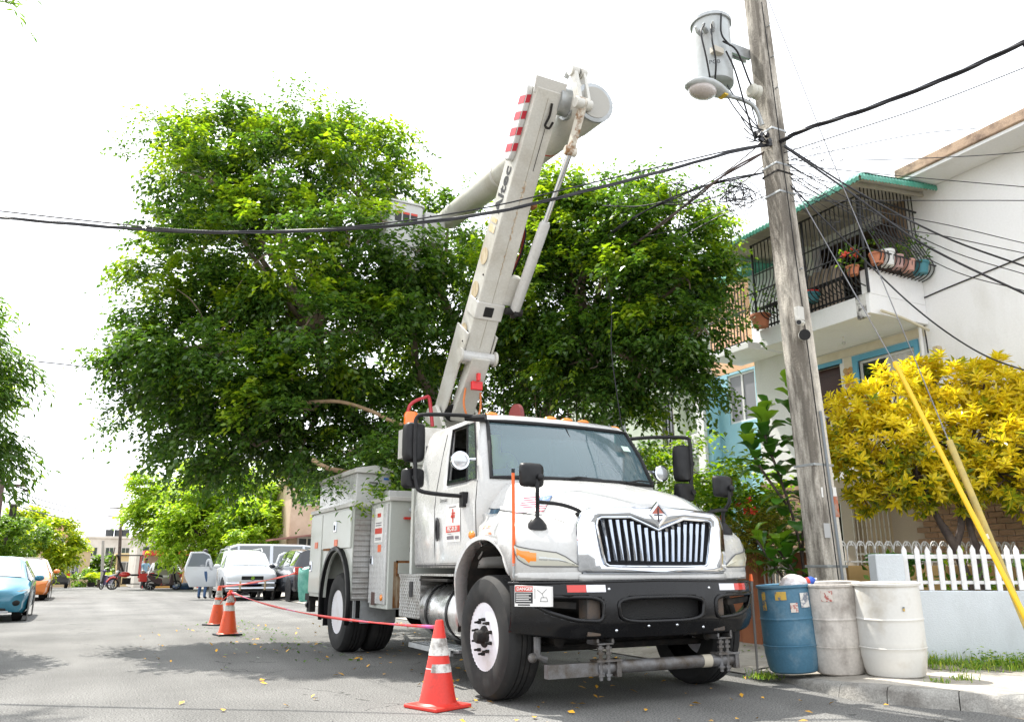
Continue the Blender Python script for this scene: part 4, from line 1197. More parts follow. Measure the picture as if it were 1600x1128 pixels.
# pull the nose back to its true overhang
def warp_nose(o, top):
    if top and o.name.split('.')[0] == 'wheel': return
    if o.type == 'MESH':
        if o.name.startswith('danger_lettering'):
            o.data.transform(o.matrix_local); o.matrix_local = Matrix.Identity(4)
        for v in o.data.vertices:
            x, y, z = v.co
            if y < -0.5:
                k = min(1, (-y - 0.5) / 0.4)
                v.co.y = -0.5 + (y + 0.5) * 0.78
                if z > 1.05: v.co.z = z - 0.05 * k * min(1, (z - 1.05) / 0.4)
    for c in o.children: warp_nose(c, False)
for o in list(TR.children): warp_nose(o, True)
# ================================================================== boom and bucket (parts of the truck)
BOOMW = mat('boom_paint', (0.52, 0.51, 0.47), 0.42, col2=(0.36, 0.33, 0.27), nscale=1.6, lo=0.45, hi=0.8, fine=0.08, fscale=45, rvar=0.1)
# pedestal and turret behind the cab
b = MB(); b.lathe([(0.42, 0.98), (0.42, 1.9), (0.36, 2.0), (0.36, 2.45), (0.48, 2.46), (0.48, 2.56), (0.0, 2.56)], (0, 3.35, 0), n=28); b.build('pedestal', BOOMW, TR)
b = MB()
for s in (-1, 1): b.prism([(3.05, 2.56), (3.95, 2.56), (4.05, 3.0), (3.85, 3.30), (3.55, 3.30), (3.2, 2.9)], 'x', min(s * 0.25, s * 0.30), max(s * 0.25, s * 0.30))
b.cyl((-0.33, 3.75, 3.08), (0.33, 3.75, 3.08), 0.09); b.build('turret', BOOMW, TR, bevel=0.01)
A = Vector((0, 3.72, 3.02)); B = Vector((0, 1.02, 6.80))
D_ = (B - A).normalized()
N_ = Vector((0, -D_.z, D_.y))        # towards front and down
if N_.z > 0: N_ = -N_
X_ = Vector((1, 0, 0))
def bp(t, x, n):                      # along, across, out of the underside
    return A + D_ * t + X_ * x + N_ * n
LEN = (B - A).length
def bbeam(mb, t0, t1, x0, x1, n0, n1, x0b=None, x1b=None, n0b=None, n1b=None):
    a = (x0, x1, n0, n1); c = (x0 if x0b is None else x0b, x1 if x1b is None else x1b, n0 if n0b is None else n0b, n1 if n1b is None else n1b)
    vs = [bp(t, x, n) for t, q in ((t0, a), (t1, c)) for x, n in ((q[0], q[2]), (q[1], q[2]), (q[1], q[3]), (q[0], q[3]))]
    mb.add(vs, [(0, 1, 2, 3), (7, 6, 5, 4), (0, 4, 5, 1), (1, 5, 6, 2), (2, 6, 7, 3), (3, 7, 4, 0)])
b = MB(); bbeam(b, 1.05, LEN + 0.1, -0.178, 0.178, -0.20, 0.18, -0.168, 0.168, -0.20, 0.16)
LB = b.build('lower_boom', BOOMW, TR, bevel=0.02)
# root: two side plates, inner lift tube
b = MB()
for s in (-1, 1): bbeam(b, -0.1, 1.5, min(s * 0.185, s * 0.212), max(s * 0.185, s * 0.212), -0.24, 0.10, n1b=0.20)
b.build('root_plates', BOOMW, LB, bevel=0.008)
b = MB(); bbeam(b, 0.2, 1.2, -0.12, 0.17, 0.06, 0.20, -0.10, 0.16, 0.10, 0.30); b.build('lift_cylinder_cover', BOOMW, LB, bevel=0.02)
b = MB(); b.cyl(bp(1.18, -0.235, 0.20), bp(1.18, 0.235, 0.20), 0.075, n=20); b.build('pivot_tube', WHITE, LB)
for s in (-1, 1): MB().cyl(bp(1.18, s * 0.225, 0.20), bp(1.18, s * 0.255, 0.20), 0.105, n=20).build('pivot_cheek', BOOMW, LB)
# insulator knuckle with darker window
b = MB(); bbeam(b, 1.72, 1.95, -0.188, 0.188, -0.1, 0.20); b.build('collar', WHITE_OLD, LB, bevel=0.01)
b = MB(); bbeam(b, 1.76, 1.90, -0.08, 0.05, 0.18, 0.207); b.build('collar_window', BLACK, LB, bevel=0.01)
b = MB(); bbeam(b, 1.95, 2.35, 0.16, 0.36, 0.0, 0.17, 0.16, 0.34); b.build('cylinder_bracket', BOOMW, LB, bevel=0.012)
RUN = mat('rust_run', (0.26, 0.12, 0.03), 0.9, col2=(0.62, 0.58, 0.49), nscale=5, lo=0.35, hi=0.62, stretch=(1, 3, 3))
for t0, t1, w in ((2.35, 2.72, 0.010), (2.82, 3.22, 0.018), (3.34, 3.60, 0.026)):
    pts = []
    for k in range(13):
        t = lerp(t0, t1, k / 12)
        pts.append(bp(t, 0.012 * math.sin(k * 2.1) + 0.01, 0.18 - 0.02 * (t - 1.05) / (LEN - 0.95) + 0.0022))
    bb = MB(); bb.grid([[p - X_ * (w * (0.6 + 0.4 * math.sin(i * 1.7))) for i, p in enumerate(pts)], [p + X_ * (w * (0.6 + 0.4 * math.cos(i * 2.3))) for i, p in enumerate(pts)]])
    bb.build('rust_streak', RUN, LB, smooth=0)
b = MB(); b.tube([bp(1.3, 0.01, 0.181), bp(LEN, 0.0, 0.162)], 0.003, 4); b.build('weld_seam', mat('seam_grime', (0.30, 0.27, 0.21), 0.9), LB)
# side lettering and worn round badges on the near side
XL = lambda t: -0.178 + 0.010 * (t - 1.05) / (LEN - 0.95) - 0.004
text('boom_lettering', 'Altec', 0.25, BLACKP, LB, frame(bp(3.42, XL(3.42), -0.02), D_, -N_), sx=1.15, bold=0.006)
GOLD = mat('worn_gold_print', (0.55, 0.40, 0.18), 0.6, col2=(0.62, 0.56, 0.45), nscale=8)
b = MB(); b.box((0, -0.09, 0), (0.10, 0.09, 0.002), frame(bp(2.85, XL(2.9), -0.02), D_, -N_)); b.box((0.13, -0.09, 0), (0.19, 0.09, 0.002), frame(bp(2.85, XL(2.9), -0.02), D_, -N_)); b.build('gold_mark', GOLD, LB, smooth=0)
for t in (1.45, 2.05, 2.52):
    F_ = frame(bp(t, XL(t) - 0.001, -0.03), D_, -N_)
    b = MB(); b.lathe([(0.115, 0.0), (0.115, 0.003), (0.0, 0.003)], n=24, M=F_); b.build('round_badge', mat('tan_disc', (0.36, 0.28, 0.16), 0.7, col2=(0.52, 0.45, 0.32), nscale=9, stretch=(1, 4, 1)), LB)
for t in (1.2, 1.35, 1.5, 1.95, 2.3): MB().ball(bp(t, -0.214 if t < 1.5 else -0.178, 0.1), 0.013, 8, 6).build('rivet', DARK, LB)
# striped guard at the head
GX = -0.26
prof = [(3.88, -0.02), (3.80, -0.05), (3.78, -0.12), (3.80, -0.19), (3.88, -0.22), (4.62, -0.22), (4.72, -0.19), (4.76, -0.12), (4.72, -0.05), (4.62, -0.02)]
b = MB(); vs = [bp(t, x, n + 0.10) for x in (-0.165, -0.24) for t, n in prof]; nn = len(prof)
b.add(vs, [tuple(range(nn)), tuple(range(2 * nn - 1, nn - 1, -1))] + [(i, (i + 1) % nn, nn + (i + 1) % nn, nn + i) for i in range(nn)])
SG = b.build('striped_guard', WHITE, LB, bevel=0.02)
for k in range(4):
    t = 3.87 + k * 0.20
    b = MB(); vs = [bp(t + dt, x, n) for x in (-0.3035, -0.29) for dt, n in ((0.0, -0.125), (0.0, 0.088), (0.10, 0.088), (0.10, -0.125))]
    b.add([bp(t, -0.243, -0.105), bp(t + 0.04, -0.243, 0.065), bp(t + 0.14, -0.243, 0.065), bp(t + 0.10, -0.243, -0.105)], [(0, 1, 2, 3)])
    b.add([bp(t + 0.045, -0.236, 0.0825), bp(t + 0.06, -0.18, 0.0825), bp(t + 0.16, -0.18, 0.0825), bp(t + 0.145, -0.236, 0.0825)], [(0, 1, 2, 3)])
    b.build('red_stripe', mat('red_stripe', (0.42, 0.015, 0.03), 0.4), SG, smooth=0)
# head plate, hook
b = MB(); bbeam(b, LEN + 0.02, LEN + 0.22, -0.19, 0.19, 0.12, 0.15, -0.21, 0.20); b.build('head_plate', WHITE_OLD, LB, bevel=0.004)
b = MB(); b.tube(spline([bp(LEN - 0.05, 0.06, 0.175), bp(LEN - 0.2, 0.06, 0.20), bp(LEN - 0.32, 0.03, 0.22), bp(LEN - 0.34, 0.09, 0.22), bp(LEN - 0.26, 0.12, 0.21)], 4), 0.016, 6); b.build('hook', DARK, LB)
b = MB(); b.tube([bp(LEN - 0.9, 0.06, 0.177), bp(LEN - 0.05, 0.06, 0.177)], 0.004, 4); b.build('hook_line', DARK, LB)
# elbow: hub, links, cylinder
EL = Vector((0.50, 0.86, 6.95))
b = MB(); b.cyl((0.15, 0.98, 6.78), (0.36, 0.98, 6.78), 0.17, n=24); b.cyl((0.30, 0.98, 6.78), (0.34, 0.98, 6.78), 0.21, n=24); b.build('elbow_hub', STEEL, TR)
U0 = Vector((0.52, 0.70, 6.70)); U1 = Vector((0.70, 5.75, 7.22))
b = MB(); b.tube([U0, U0.lerp(U1, 0.10)], [0.245, 0.245], 28); UBo = b.build('upper_boom', BOOMW, TR, smooth=50)
b = MB(); b.tube([U0.lerp(U1, 0.09), U0.lerp(U1, 0.42), U0.lerp(U1, 0.70), U0.lerp(U1, 1.0)], [0.235, 0.215, 0.20, 0.185], 24); b.build('boom_tube', BOOMW, UBo, smooth=50)
dU = (U1 - U0).normalized()
b = MB(); b.lathe([(0.20, 0.0), (0.20, -0.01), (0.0, -0.012)], n=24, M=frame(U0, X_, X_.cross(dU) * -1) if False else Matrix.Translation(U0 - dU * 0.004) @ dU.to_track_quat('Z', 'Y').to_matrix().to_4x4()); b.build('butt_cap', mat('cap_grey', (0.36, 0.35, 0.32), 0.6), UBo)
b = MB(); b.lathe([(0.246, -0.004), (0.252, 0.0), (0.252, 0.03), (0.246, 0.034)], n=28, M=Matrix.Translation(U0) @ dU.to_track_quat('Z', 'Y').to_matrix().to_4x4()); b.build('butt_ring', STEEL, UBo)
for t, w, m in ((0.245, 0.006, REDP), (0.53, 0.012, WHITE_OLD)):
    MB().tube([U0.lerp(U1, t), U0.lerp(U1, t + w)], [0.228 if t < 0.4 else 0.216, 0.228 if t < 0.4 else 0.216], 24).build('band', m, UBo, smooth=50)
# links at the elbow
def link(mb, p, q, x, w, th):
    p, q = Vector(p), Vector(q)
    p.x = q.x = x
    mb.beam(p, q, th, w, up=(0, 1, 0.3))
    mb.cyl((x - th, p.y, p.z), (x + th, p.y, p.z), w * 0.62, n=14); mb.cyl((x - th, q.y, q.z), (x + th, q.y, q.z), w * 0.62, n=14)
b = MB(); link(b, (0, 0.76, 7.10), (0, 0.66, 6.60), 0.28, 0.11, 0.05); link(b, (0, 0.76, 7.10), (0, 0.66, 6.60), 0.40, 0.11, 0.04); b.build('elbow_link', BOOMW, LB, bevel=0.006)
b = MB(); link(b, (0, 0.66, 6.62), (0, 0.98, 6.12), 0.34, 0.10, 0.07); b.build('rod_clevis', mat('rusty_white', (0.60, 0.57, 0.50), 0.6, col2=(0.22, 0.11, 0.04), nscale=7, lo=0.5, hi=0.62), LB, bevel=0.006)
b = MB(); b.cyl((0.24, 0.80, 7.14), (0.44, 0.80, 7.14), 0.06); b.tube([(0.3, 0.80, 7.14), (0.3, 0.90, 7.20), (0.3, 0.98, 7.14)], 0.035, 6); b.build('link_pin', STEEL, LB)
C0 = Vector((0.34, 0.98, 6.12)); C1 = Vector((0.30, 2.40, 4.42))
CM = C0.lerp(C1, 0.42)
b = MB(); b.cyl(C0, CM, 0.035, n=14); b.build('cylinder_rod', CHROME, LB)
b = MB(); b.tube([CM, CM.lerp(C1, 0.03), CM.lerp(C1, 0.97), C1], [0.05, 0.068, 0.068, 0.05], 18); b.build('cylinder_barrel', WHITE, LB)
b = MB(); b.cyl(C1 - X_ * 0.12, C1 + X_ * 0.10, 0.05); b.cbox(C1, (0.05, 0.14, 0.14)); b.build('cylinder_eye', DARK, LB)
for k in range(4):
    MB().tube(spline([bp(2.35, 0.225, 0.05 - 0.03 * k), bp(2.6, 0.25 + 0.01 * k, 0.08 - 0.03 * k), bp(2.9, 0.235, 0.10 - 0.02 * k), bp(3.05, 0.2, 0.05)], 4), 0.012, 5).build('hydraulic_hose', REDP if k % 2 else BLACK, LB)
b = MB(); b.cbox(bp(3.3, 0.24, 0.0), (0.12, 0.1, 0.06)); b.build('small_bracket', RUST, LB)
# red control box and orange hose loop
b = MB(); b.cbox(bp(0.83, 0.03, 0.36), (0.15, 0.06, 0.12)); RB = b.build('red_box', mat('bright_red', (0.62, 0.012, 0.015), 0.35), LB, bevel=0.01)
b = MB(); b.cbox(bp(0.96, 0.02, 0.36), (0.04, 0.05, 0.10)); b.build('box_neck', mat('bright_red', (0, 0, 0)), RB)
c = bp(0.62, 0.02, 0.38)
MB().tube(spline([c + Vector((-0.10, 0, 0.16)), c + Vector((-0.12, 0, -0.06)), c + Vector((-0.06, 0, -0.24)), c + Vector((0.04, 0, -0.26)), c + Vector((0.11, 0, -0.12)), c + Vector((0.11, 0, 0.12))], 5), 0.014, 7).build('orange_hose', mat('orange_hose', (0.55, 0.16, 0.04), 0.5), RB)
b = MB(); b.lathe([(0.0, -0.02), (0.13, -0.02), (0.13, 0.02), (0.0, 0.02)], n=20, M=frame(bp(0.30, -0.08, 0.13), D_, -N_) @ Matrix.Rotation(R(90), 4, 'X')); b.build('hose_port', BLACK, LB)
# bucket: two moulded tubs
bx = Vector((0.16, 5.85, 6.32))
sq = [(math.copysign(abs(math.cos(a)) ** 0.35, math.cos(a)), math.copysign(abs(math.sin(a)) ** 0.35, math.sin(a))) for a in [2 * math.pi * k / 24 for k in range(24)]]
b = MB()
b.grid([[(bx.x - 0.38 + x * 0.40, bx.y + y * 0.33, bx.z + z) for x, y in sq] for z in (0.0, 0.02, 0.9, 1.02, 1.06)] + [[(bx.x - 0.38 + x * 0.43, bx.y + y * 0.36, bx.z + z) for x, y in sq] for z in (1.06, 1.10)] + [[(bx.x - 0.38 + x * 0.37, bx.y + y * 0.30, bx.z + z) for x, y in sq] for z in (1.10, 0.3)], closed=True)
b.f.append(tuple(range(24))); b.f.append(tuple(len(b.v) - 1 - k for k in range(24)))
BK = b.build('bucket', WHITE, TR, smooth=50)
b = MB(); b.box((bx.x + 0.04, bx.y - 0.30, bx.z + 0.28), (bx.x + 0.52, bx.y + 0.30, bx.z + 1.0)); b.build('bucket_shield', WHITE, BK, bevel=0.05)
b = MB(); b.box((bx.x - 0.62, bx.y - 0.36, bx.z - 0.45), (bx.x + 0.05, bx.y + 0.30, bx.z - 0.02)); b.build('bucket_step', WHITE_OLD, BK, bevel=0.03)
b = MB(); b.box((bx.x + 0.3, bx.y - 0.1, bx.z + 0.3), (bx.x + 0.55, bx.y + 0.2, bx.z + 0.7)); b.build('bucket_mount', STEEL, BK)
for k in range(3):
    n_ = MB().box((bx.x - 0.62 + k * 0.17, bx.y - 0.338, bx.z + 0.62), (bx.x - 0.48 + k * 0.17, bx.y - 0.334, bx.z + 0.84)).build('notice', BLACKP, BK, smooth=0)
    MB().box((bx.x - 0.62 + k * 0.17, bx.y - 0.341, bx.z + 0.80), (bx.x - 0.48 + k * 0.17, bx.y - 0.3385, bx.z + 0.85)).build('notice_band', REDPRINT, n_, smooth=0)
MB().box((bx.x - 0.60, bx.y - 0.338, bx.z + 0.92), (bx.x - 0.44, bx.y - 0.334, bx.z + 0.955)).build('notice_band', REDPRINT, BK, smooth=0)
for z in (0.45, 0.9): MB().ball((bx.x + 0.16, bx.y - 0.305, bx.z + z), 0.016, 8, 6).build('bolt', DARK, BK)

BK.scale = (0.8, 0.8, 0.8)
BK.location = (bx.x * 0.2 + 0.03, bx.y * 0.2, (bx.z + 0.55) * 0.2 - 0.02)
# ================================================================== cones and ribbon
def conemat(name, base, worn):
    return mat(name, base, 0.5, col2=worn, nscale=7, lo=0.55, hi=0.75, fine=0.08, fscale=50)
CONE_O = conemat('cone_orange', (0.72, 0.085, 0.02), (0.45, 0.06, 0.025))
CONE_R = conemat('cone_red', (0.58, 0.028, 0.016), (0.32, 0.035, 0.025))
BAND = mat('worn_reflective_band', (0.62, 0.60, 0.57), 0.45, col2=(0.22, 0.20, 0.18), nscale=9, lo=0.48, hi=0.62)
def cone(loc, label, body, basem, bands, rz, h=0.74):
    t = thing('traffic_cone', label, 'traffic cone', loc, rz, 'traffic cones around the truck', scale=0.92)
    def rad(z): return lerp(0.165, 0.034, (z - 0.04) / (h - 0.04))
    b = MB(); b.lathe([(rad(0.04) + 0.03, 0.032), (rad(0.05) + 0.005, 0.05), (rad(0.1), 0.1), (rad(h - 0.01), h - 0.01), (rad(h) - 0.006, h), (0.02, h - 0.01), (0.0, h - 0.05)], n=28); b.build('cone_body', body, t, smooth=40)
    b = MB(); b.box((-0.215, -0.215, 0.0), (0.215, 0.215, 0.034)); b.build('base', basem, t, bevel=0.012)
    for z0, z1, m in bands:
        b = MB(); b.lathe([(rad(z0) + 0.003, z0), (rad(z1) + 0.003, z1)], n=28, caps=False); b.build('band', m, t, smooth=40)
    return t
CN1 = cone((2.72, 6.50, 0), 'red cone with torn white bands in front of the truck wheel', CONE_R, CONE_R, ((0.44, 0.585, BAND), (0.325, 0.335, BAND)), R(20))
b = MB(); b.lathe([(0.119, 0.30), (0.105, 0.37)], n=28, caps=False); cc = b.build('torn_band_patch', BAND, CN1)
# keep only the part of the lower band that has not peeled off
me = cc.data; bm = bmesh.new(); bm.from_mesh(me); bmesh.ops.delete(bm, geom=[f for f in bm.faces if f.calc_center_median().y > -0.03 or f.calc_center_median().x > 0.075], context='FACES'); bm.to_mesh(me); bm.free()
cone((2.35, 14.86, 0), 'orange cone with two silver bands and black base, nearer of the far pair', CONE_O, BLACK, ((0.43, 0.53, BAND), (0.58, 0.72, BAND)), R(8), 0.80)
cone((2.55, 17.55, 0), 'orange cone with silver bands, farther of the pair near the truck rear', CONE_O, BLACK, ((0.43, 0.53, BAND), (0.58, 0.72, BAND)), R(40), 0.82)
PINK = mat('ribbon_pink_red', (0.66, 0.05, 0.04), 0.5, col2=(0.42, 0.14, 0.50), nscale=0.8, lo=0.52, hi=0.62)
REDR = mat('ribbon_red', (0.62, 0.05, 0.03), 0.5)
def ribbon(name, label, a, c, sag, m, w=0.03, tw=3):
    a, c = Vector(a), Vector(c)
    rows = [[], []]
    for i in range(31):
        t = i / 30
        p = a.lerp(c, t) - Vector((0, 0, sag * 4 * t * (1 - t)))
        ang = math.sin(t * tw * math.pi) * 1.1
        o = Vector((0, math.sin(ang), math.cos(ang))) * w / 2
        rows[0].append(p - o); rows[1].append(p + o)
    b = MB(); b.grid(rows)
    o = b.build(name, m, None, smooth=60, solid=0.002)
    return tag(o, label, 'ribbon')
ribbon('barrier_ribbon', 'pink and purple ribbon strung from the far cones to the red cone', (2.35, 14.84, 0.70), (2.72, 6.55, 0.62), 0.10, PINK, 0.03)
ribbon('barrier_ribbon', 'red ribbon stretched from the far cones across the white car to the drum', (2.55, 17.5, 0.73), (6.4, 27.6, 0.95), 0.05, REDR, 0.05)
b = MB()
for k in range(3): b.tube([(2.35 + 0.05 * math.cos(a + k), 14.86 + 0.05 * math.sin(a + k), 0.655 + 0.012 * k + 0.01 * math.sin(3 * a)) for a in [2 * math.pi * j / 12 for j in range(12)]], 0.01, 5, closed=True)
b.tube([(2.38, 14.82, 0.65), (2.43, 14.8, 0.57), (2.40, 14.79, 0.50)], 0.008, 4); b.tube([(2.31, 14.82, 0.65), (2.22, 14.8, 0.58), (2.18, 14.8, 0.52)], 0.008, 4)
tag(b.build('ribbon_knot', REDR), 'knot of red ribbon tied round the top of the nearer far cone', 'ribbon')

# ================================================================== rubbish drums
DRUM_B = mat('drum_blue', (0.055, 0.155, 0.235), 0.55, col2=(0.16, 0.25, 0.31), nscale=5, lo=0.5, hi=0.75, fine=0.1, fscale=50)
DRUM_G = mat('drum_grey', (0.58, 0.54, 0.49), 0.55, col2=(0.16, 0.13, 0.11), nscale=4.2, lo=0.46, hi=0.78, fine=0.1, fscale=40, stretch=(1, 1, 0.7))
DRUM_W = mat('drum_white', (0.60, 0.59, 0.555), 0.42, col2=(0.40, 0.35, 0.27), nscale=2.6, lo=0.5, hi=0.78, fine=0.03, fscale=40)
def drum(loc, label, m, tilt, h=0.90, r=0.285, squash=1.0, rz=0.0):
    t = thing('rubbish_drum', label, 'drum', loc, rz, 'plastic drums standing at the kerb')
    t.rotation_euler = (tilt[0], tilt[1], rz)
    prof = [(0.0, 0.012), (r * 0.80, 0.0), (r * 0.88, 0.015), (r * 0.94, 0.07), (r * 0.985, 0.16)]
    for k in range(15):
        u = k / 14
        z = lerp(0.18, h - 0.05, u)
        rr = r * (1.0 + 0.018 * math.sin(u * math.pi))
        prof.append((rr, z))
    for zr in (0.31, 0.61):
        prof += [(r * 1.018, h * zr - 0.014), (r * 1.045, h * zr), (r * 1.018, h * zr + 0.014)]
    body = sorted(prof[1:], key=lambda q: q[1])
    prof = [prof[0]] + body + [(r * 0.985, h - 0.04), (r * 1.0, h - 0.03), (r * 1.055, h - 0.025), (r * 1.06, h - 0.003), (r * 1.03, h), (r * 0.97, h - 0.01), (r * 0.96, h - 0.3), (r * 0.93, 0.1), (0, 0.1)]
    b = MB(); b.lathe(prof, n=40)
    b.v = [(x * (1 + 0.012 * math.sin(3 * math.atan2(y, x) + z * 5)), y * squash, z) for x, y, z in b.v]
    b.build('drum_shell', m, t, smooth=35)
    return t, r
D1, _ = drum((6.47, 6.25, 0.10), 'blue plastic drum full of rubbish bags at the kerb', DRUM_B, (R(-1), R(-3)), 0.84, 0.262)
D2, _ = drum((6.82, 5.97, 0.10), 'stained grey drum between the blue and the white drum', DRUM_G, (R(1.0), R(-3.5)), 0.86, 0.27)
D3, _ = drum((6.99, 5.48, 0.115), 'clean white plastic drum nearest the picket fence', DRUM_W, (R(0.5), R(-1.5)), 0.85, 0.29)
def on_drum(name, parent, r, a0, a1, z0, z1, m, off=0.006):
    b = MB(); b.grid([[((r * 1.02 + off) * math.cos(a), (r * 1.02 + off) * math.sin(a), z) for a in np.linspace(a0, a1, 6)] for z in np.linspace(z0, z1, 4)]); return b.build(name, m, parent, smooth=60)
A0 = math.atan2(-6.27, -6.40)           # direction from the drums towards the camera
POST = mat('torn_poster', (0.66, 0.64, 0.60), 0.7, col2=(0.20, 0.22, 0.26), nscale=12, lo=0.48, hi=0.56)
POSTR = mat('torn_poster_red', (0.62, 0.56, 0.50), 0.7, col2=(0.40, 0.12, 0.10), nscale=22, lo=0.5, hi=0.56)
YEL = mat('yellow_scraps', (0.55, 0.35, 0.06), 0.7, col2=(0.10, 0.14, 0.18), nscale=18, lo=0.5, hi=0.58)
on_drum('poster_scrap', D1, 0.262, A0 + 0.55, A0 + 0.95, 0.62, 0.76, POST)
on_drum('poster_scrap', D1, 0.262, A0 + 0.15, A0 + 0.42, 0.58, 0.67, POSTR)
on_drum('yellow_scrap', D1, 0.262, A0 - 0.95, A0 - 0.75, 0.60, 0.78, YEL)
on_drum('yellow_scrap', D1, 0.262, A0 - 0.35, A0 + 0.05, 0.70, 0.78, YEL)
on_drum('poster_scrap', D2, 0.27, A0 - 0.45, A0 - 0.05, 0.70, 0.80, POSTR)
on_drum('worn_patch', D3, 0.29, A0 + 0.30, A0 + 0.37, 0.60, 0.64, YEL)
# rubbish in the blue drum
BAG = mat('clear_bag', (0.70, 0.70, 0.72), 0.25, col2=(0.45, 0.38, 0.36), nscale=9, coat=0.4, bump=0.8, bscale=22)
b = MB(); b.ball((0.02, -0.06, 0.82), (0.15, 0.13, 0.11), 14, 9); b.v = [(x + 0.015 * math.sin(40 * z + 9 * y), y + 0.015 * math.sin(35 * x), z + 0.02 * math.sin(28 * x + 17 * y)) for x, y, z in b.v]
o = b.build('rubbish_bag', BAG, None, smooth=60); o.location = (6.43, 6.22, 0.10); tag(o, 'clear crumpled plastic bag of rubbish poking out of the blue drum', 'bag')
b = MB(); b.lathe([(0.0, 0.0), (0.035, 0.0), (0.038, 0.02), (0.038, 0.10), (0.015, 0.13), (0.013, 0.15), (0.0, 0.15)], n=14)
o = thing('plastic_bottle', 'blue and red plastic bottle lying on top of the blue drum', 'bottle', (6.53, 6.10, 0.955)); o.rotation_euler = (R(75), R(20), R(60))
b.build('bottle_body', mat('bottle_white', (0.6, 0.62, 0.7), 0.2), o)
b = MB(); b.lathe([(0.0395, 0.03), (0.0395, 0.065)], n=14, caps=False); b.build('red_label', REDPRINT, o)
b = MB(); b.lathe([(0.0395, 0.065), (0.0395, 0.10), (0.016, 0.131)], n=14, caps=False); b.build('blue_label', mat('label_blue', (0.03, 0.10, 0.50), 0.3), o)
o = thing('paint_brush', 'worn paint brush handle standing beside the blue drum', 'brush', (6.14, 6.42, 0.09))
b = MB(); b.tube([(0.0, 0, 0.0), (0.0, 0.0, 0.80), (0.0, 0, 0.88)], [0.012, 0.014, 0.018], 8); b.build('handle', mat('brush_grey', (0.16, 0.15, 0.14), 0.7), o)
b = MB(); b.tube([(0, 0, 0.88), (0, 0, 0.95)], [0.022, 0.014], 8); b.build('orange_tip', ORANGE, o)

# ================================================================== concrete utility pole
def pole_mat():
    m = mat('pole_concrete', (0.62, 0.575, 0.50), 0.9, fine=0.16, fscale=60, bump=0.4, bscale=35)
    nt = m.node_tree; L = nt.links.new; b = nt.nodes['Principled BSDF']
    src = b.inputs['Base Color'].links[0].from_socket
    tc = _n(nt, 'ShaderNodeTexCoord'); sp = _n(nt, 'ShaderNodeSeparateXYZ'); L(tc.outputs['Object'], sp.inputs[0])
    mp = _n(nt, 'ShaderNodeMapping'); mp.inputs['Scale'].default_value = (6, 6, 1.1); L(tc.outputs['Object'], mp.inputs[0])
    no = _n(nt, 'ShaderNodeTexNoise'); no.inputs['Scale'].default_value = 1.0; no.inputs['Detail'].default_value = 9; no.inputs['Roughness'].default_value = 0.7; L(mp.outputs[0], no.inputs['Vector'])
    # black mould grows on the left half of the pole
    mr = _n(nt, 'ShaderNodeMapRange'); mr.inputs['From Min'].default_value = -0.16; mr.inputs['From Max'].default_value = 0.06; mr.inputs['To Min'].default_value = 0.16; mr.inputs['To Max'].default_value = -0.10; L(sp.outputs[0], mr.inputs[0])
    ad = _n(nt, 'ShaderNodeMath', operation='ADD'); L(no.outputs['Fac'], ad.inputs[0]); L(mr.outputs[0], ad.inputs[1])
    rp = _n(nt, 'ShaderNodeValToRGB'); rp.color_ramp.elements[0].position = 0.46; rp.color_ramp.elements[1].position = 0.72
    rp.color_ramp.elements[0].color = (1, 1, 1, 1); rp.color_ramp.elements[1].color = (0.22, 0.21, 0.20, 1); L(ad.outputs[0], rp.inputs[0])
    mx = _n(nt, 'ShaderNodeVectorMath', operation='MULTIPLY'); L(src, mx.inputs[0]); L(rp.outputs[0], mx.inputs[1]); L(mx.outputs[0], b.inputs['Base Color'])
    return m
PL = thing('utility_pole', 'tall weathered concrete utility pole behind the rubbish drums', 'utility pole', (8.04, 7.08, 0))
PH = 11.6
def pole_c(z): return Vector((-0.0272 * z + 0.003, 0.0147 * z, z))
def pole_w(z): return lerp(0.355, 0.215, z / PH)
rows = []
for i in range(25):
    z = PH * i / 24
    c, w = pole_c(z), pole_w(z) / 2
    k = w * 0.78
    rows.append([(c.x + x, c.y + y, z) for x, y in ((-w, -k), (-k, -w), (k, -w), (w, -k), (w, k), (k, w), (-k, w), (-w, k))])
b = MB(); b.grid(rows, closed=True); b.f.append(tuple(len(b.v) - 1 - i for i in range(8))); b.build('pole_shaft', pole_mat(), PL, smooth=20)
for z, m in ((1.12, STEEL), (2.33, STEEL), (6.0, STEEL), (6.42, STEEL), (6.30, DARK), (6.95, STEEL)):
    c, w = pole_c(z), pole_w(z) / 2 + 0.004
    MB().box((c.x - w, c.y - w, z - 0.015), (c.x + w, c.y + w, z + 0.015)).build('steel_strap', m, PL, bevel=0.004)
c0, c1 = pole_c(0.2), pole_c(3.0)
MB().tube([(c0.x + 0.03, c0.y - 0.20, 0.15), (c1.x + 0.03, c1.y - 0.185, 3.0)], 0.017, 8).build('conduit', mat('conduit_grey', (0.20, 0.22, 0.24), 0.5), PL)
MB().tube([pole_c(z) + Vector((-0.02, -pole_w(z) / 2 - 0.006, 0)) for z in (0.2, 3, 6, 9)], 0.006, 5).build('ground_wire', BLACK, PL)
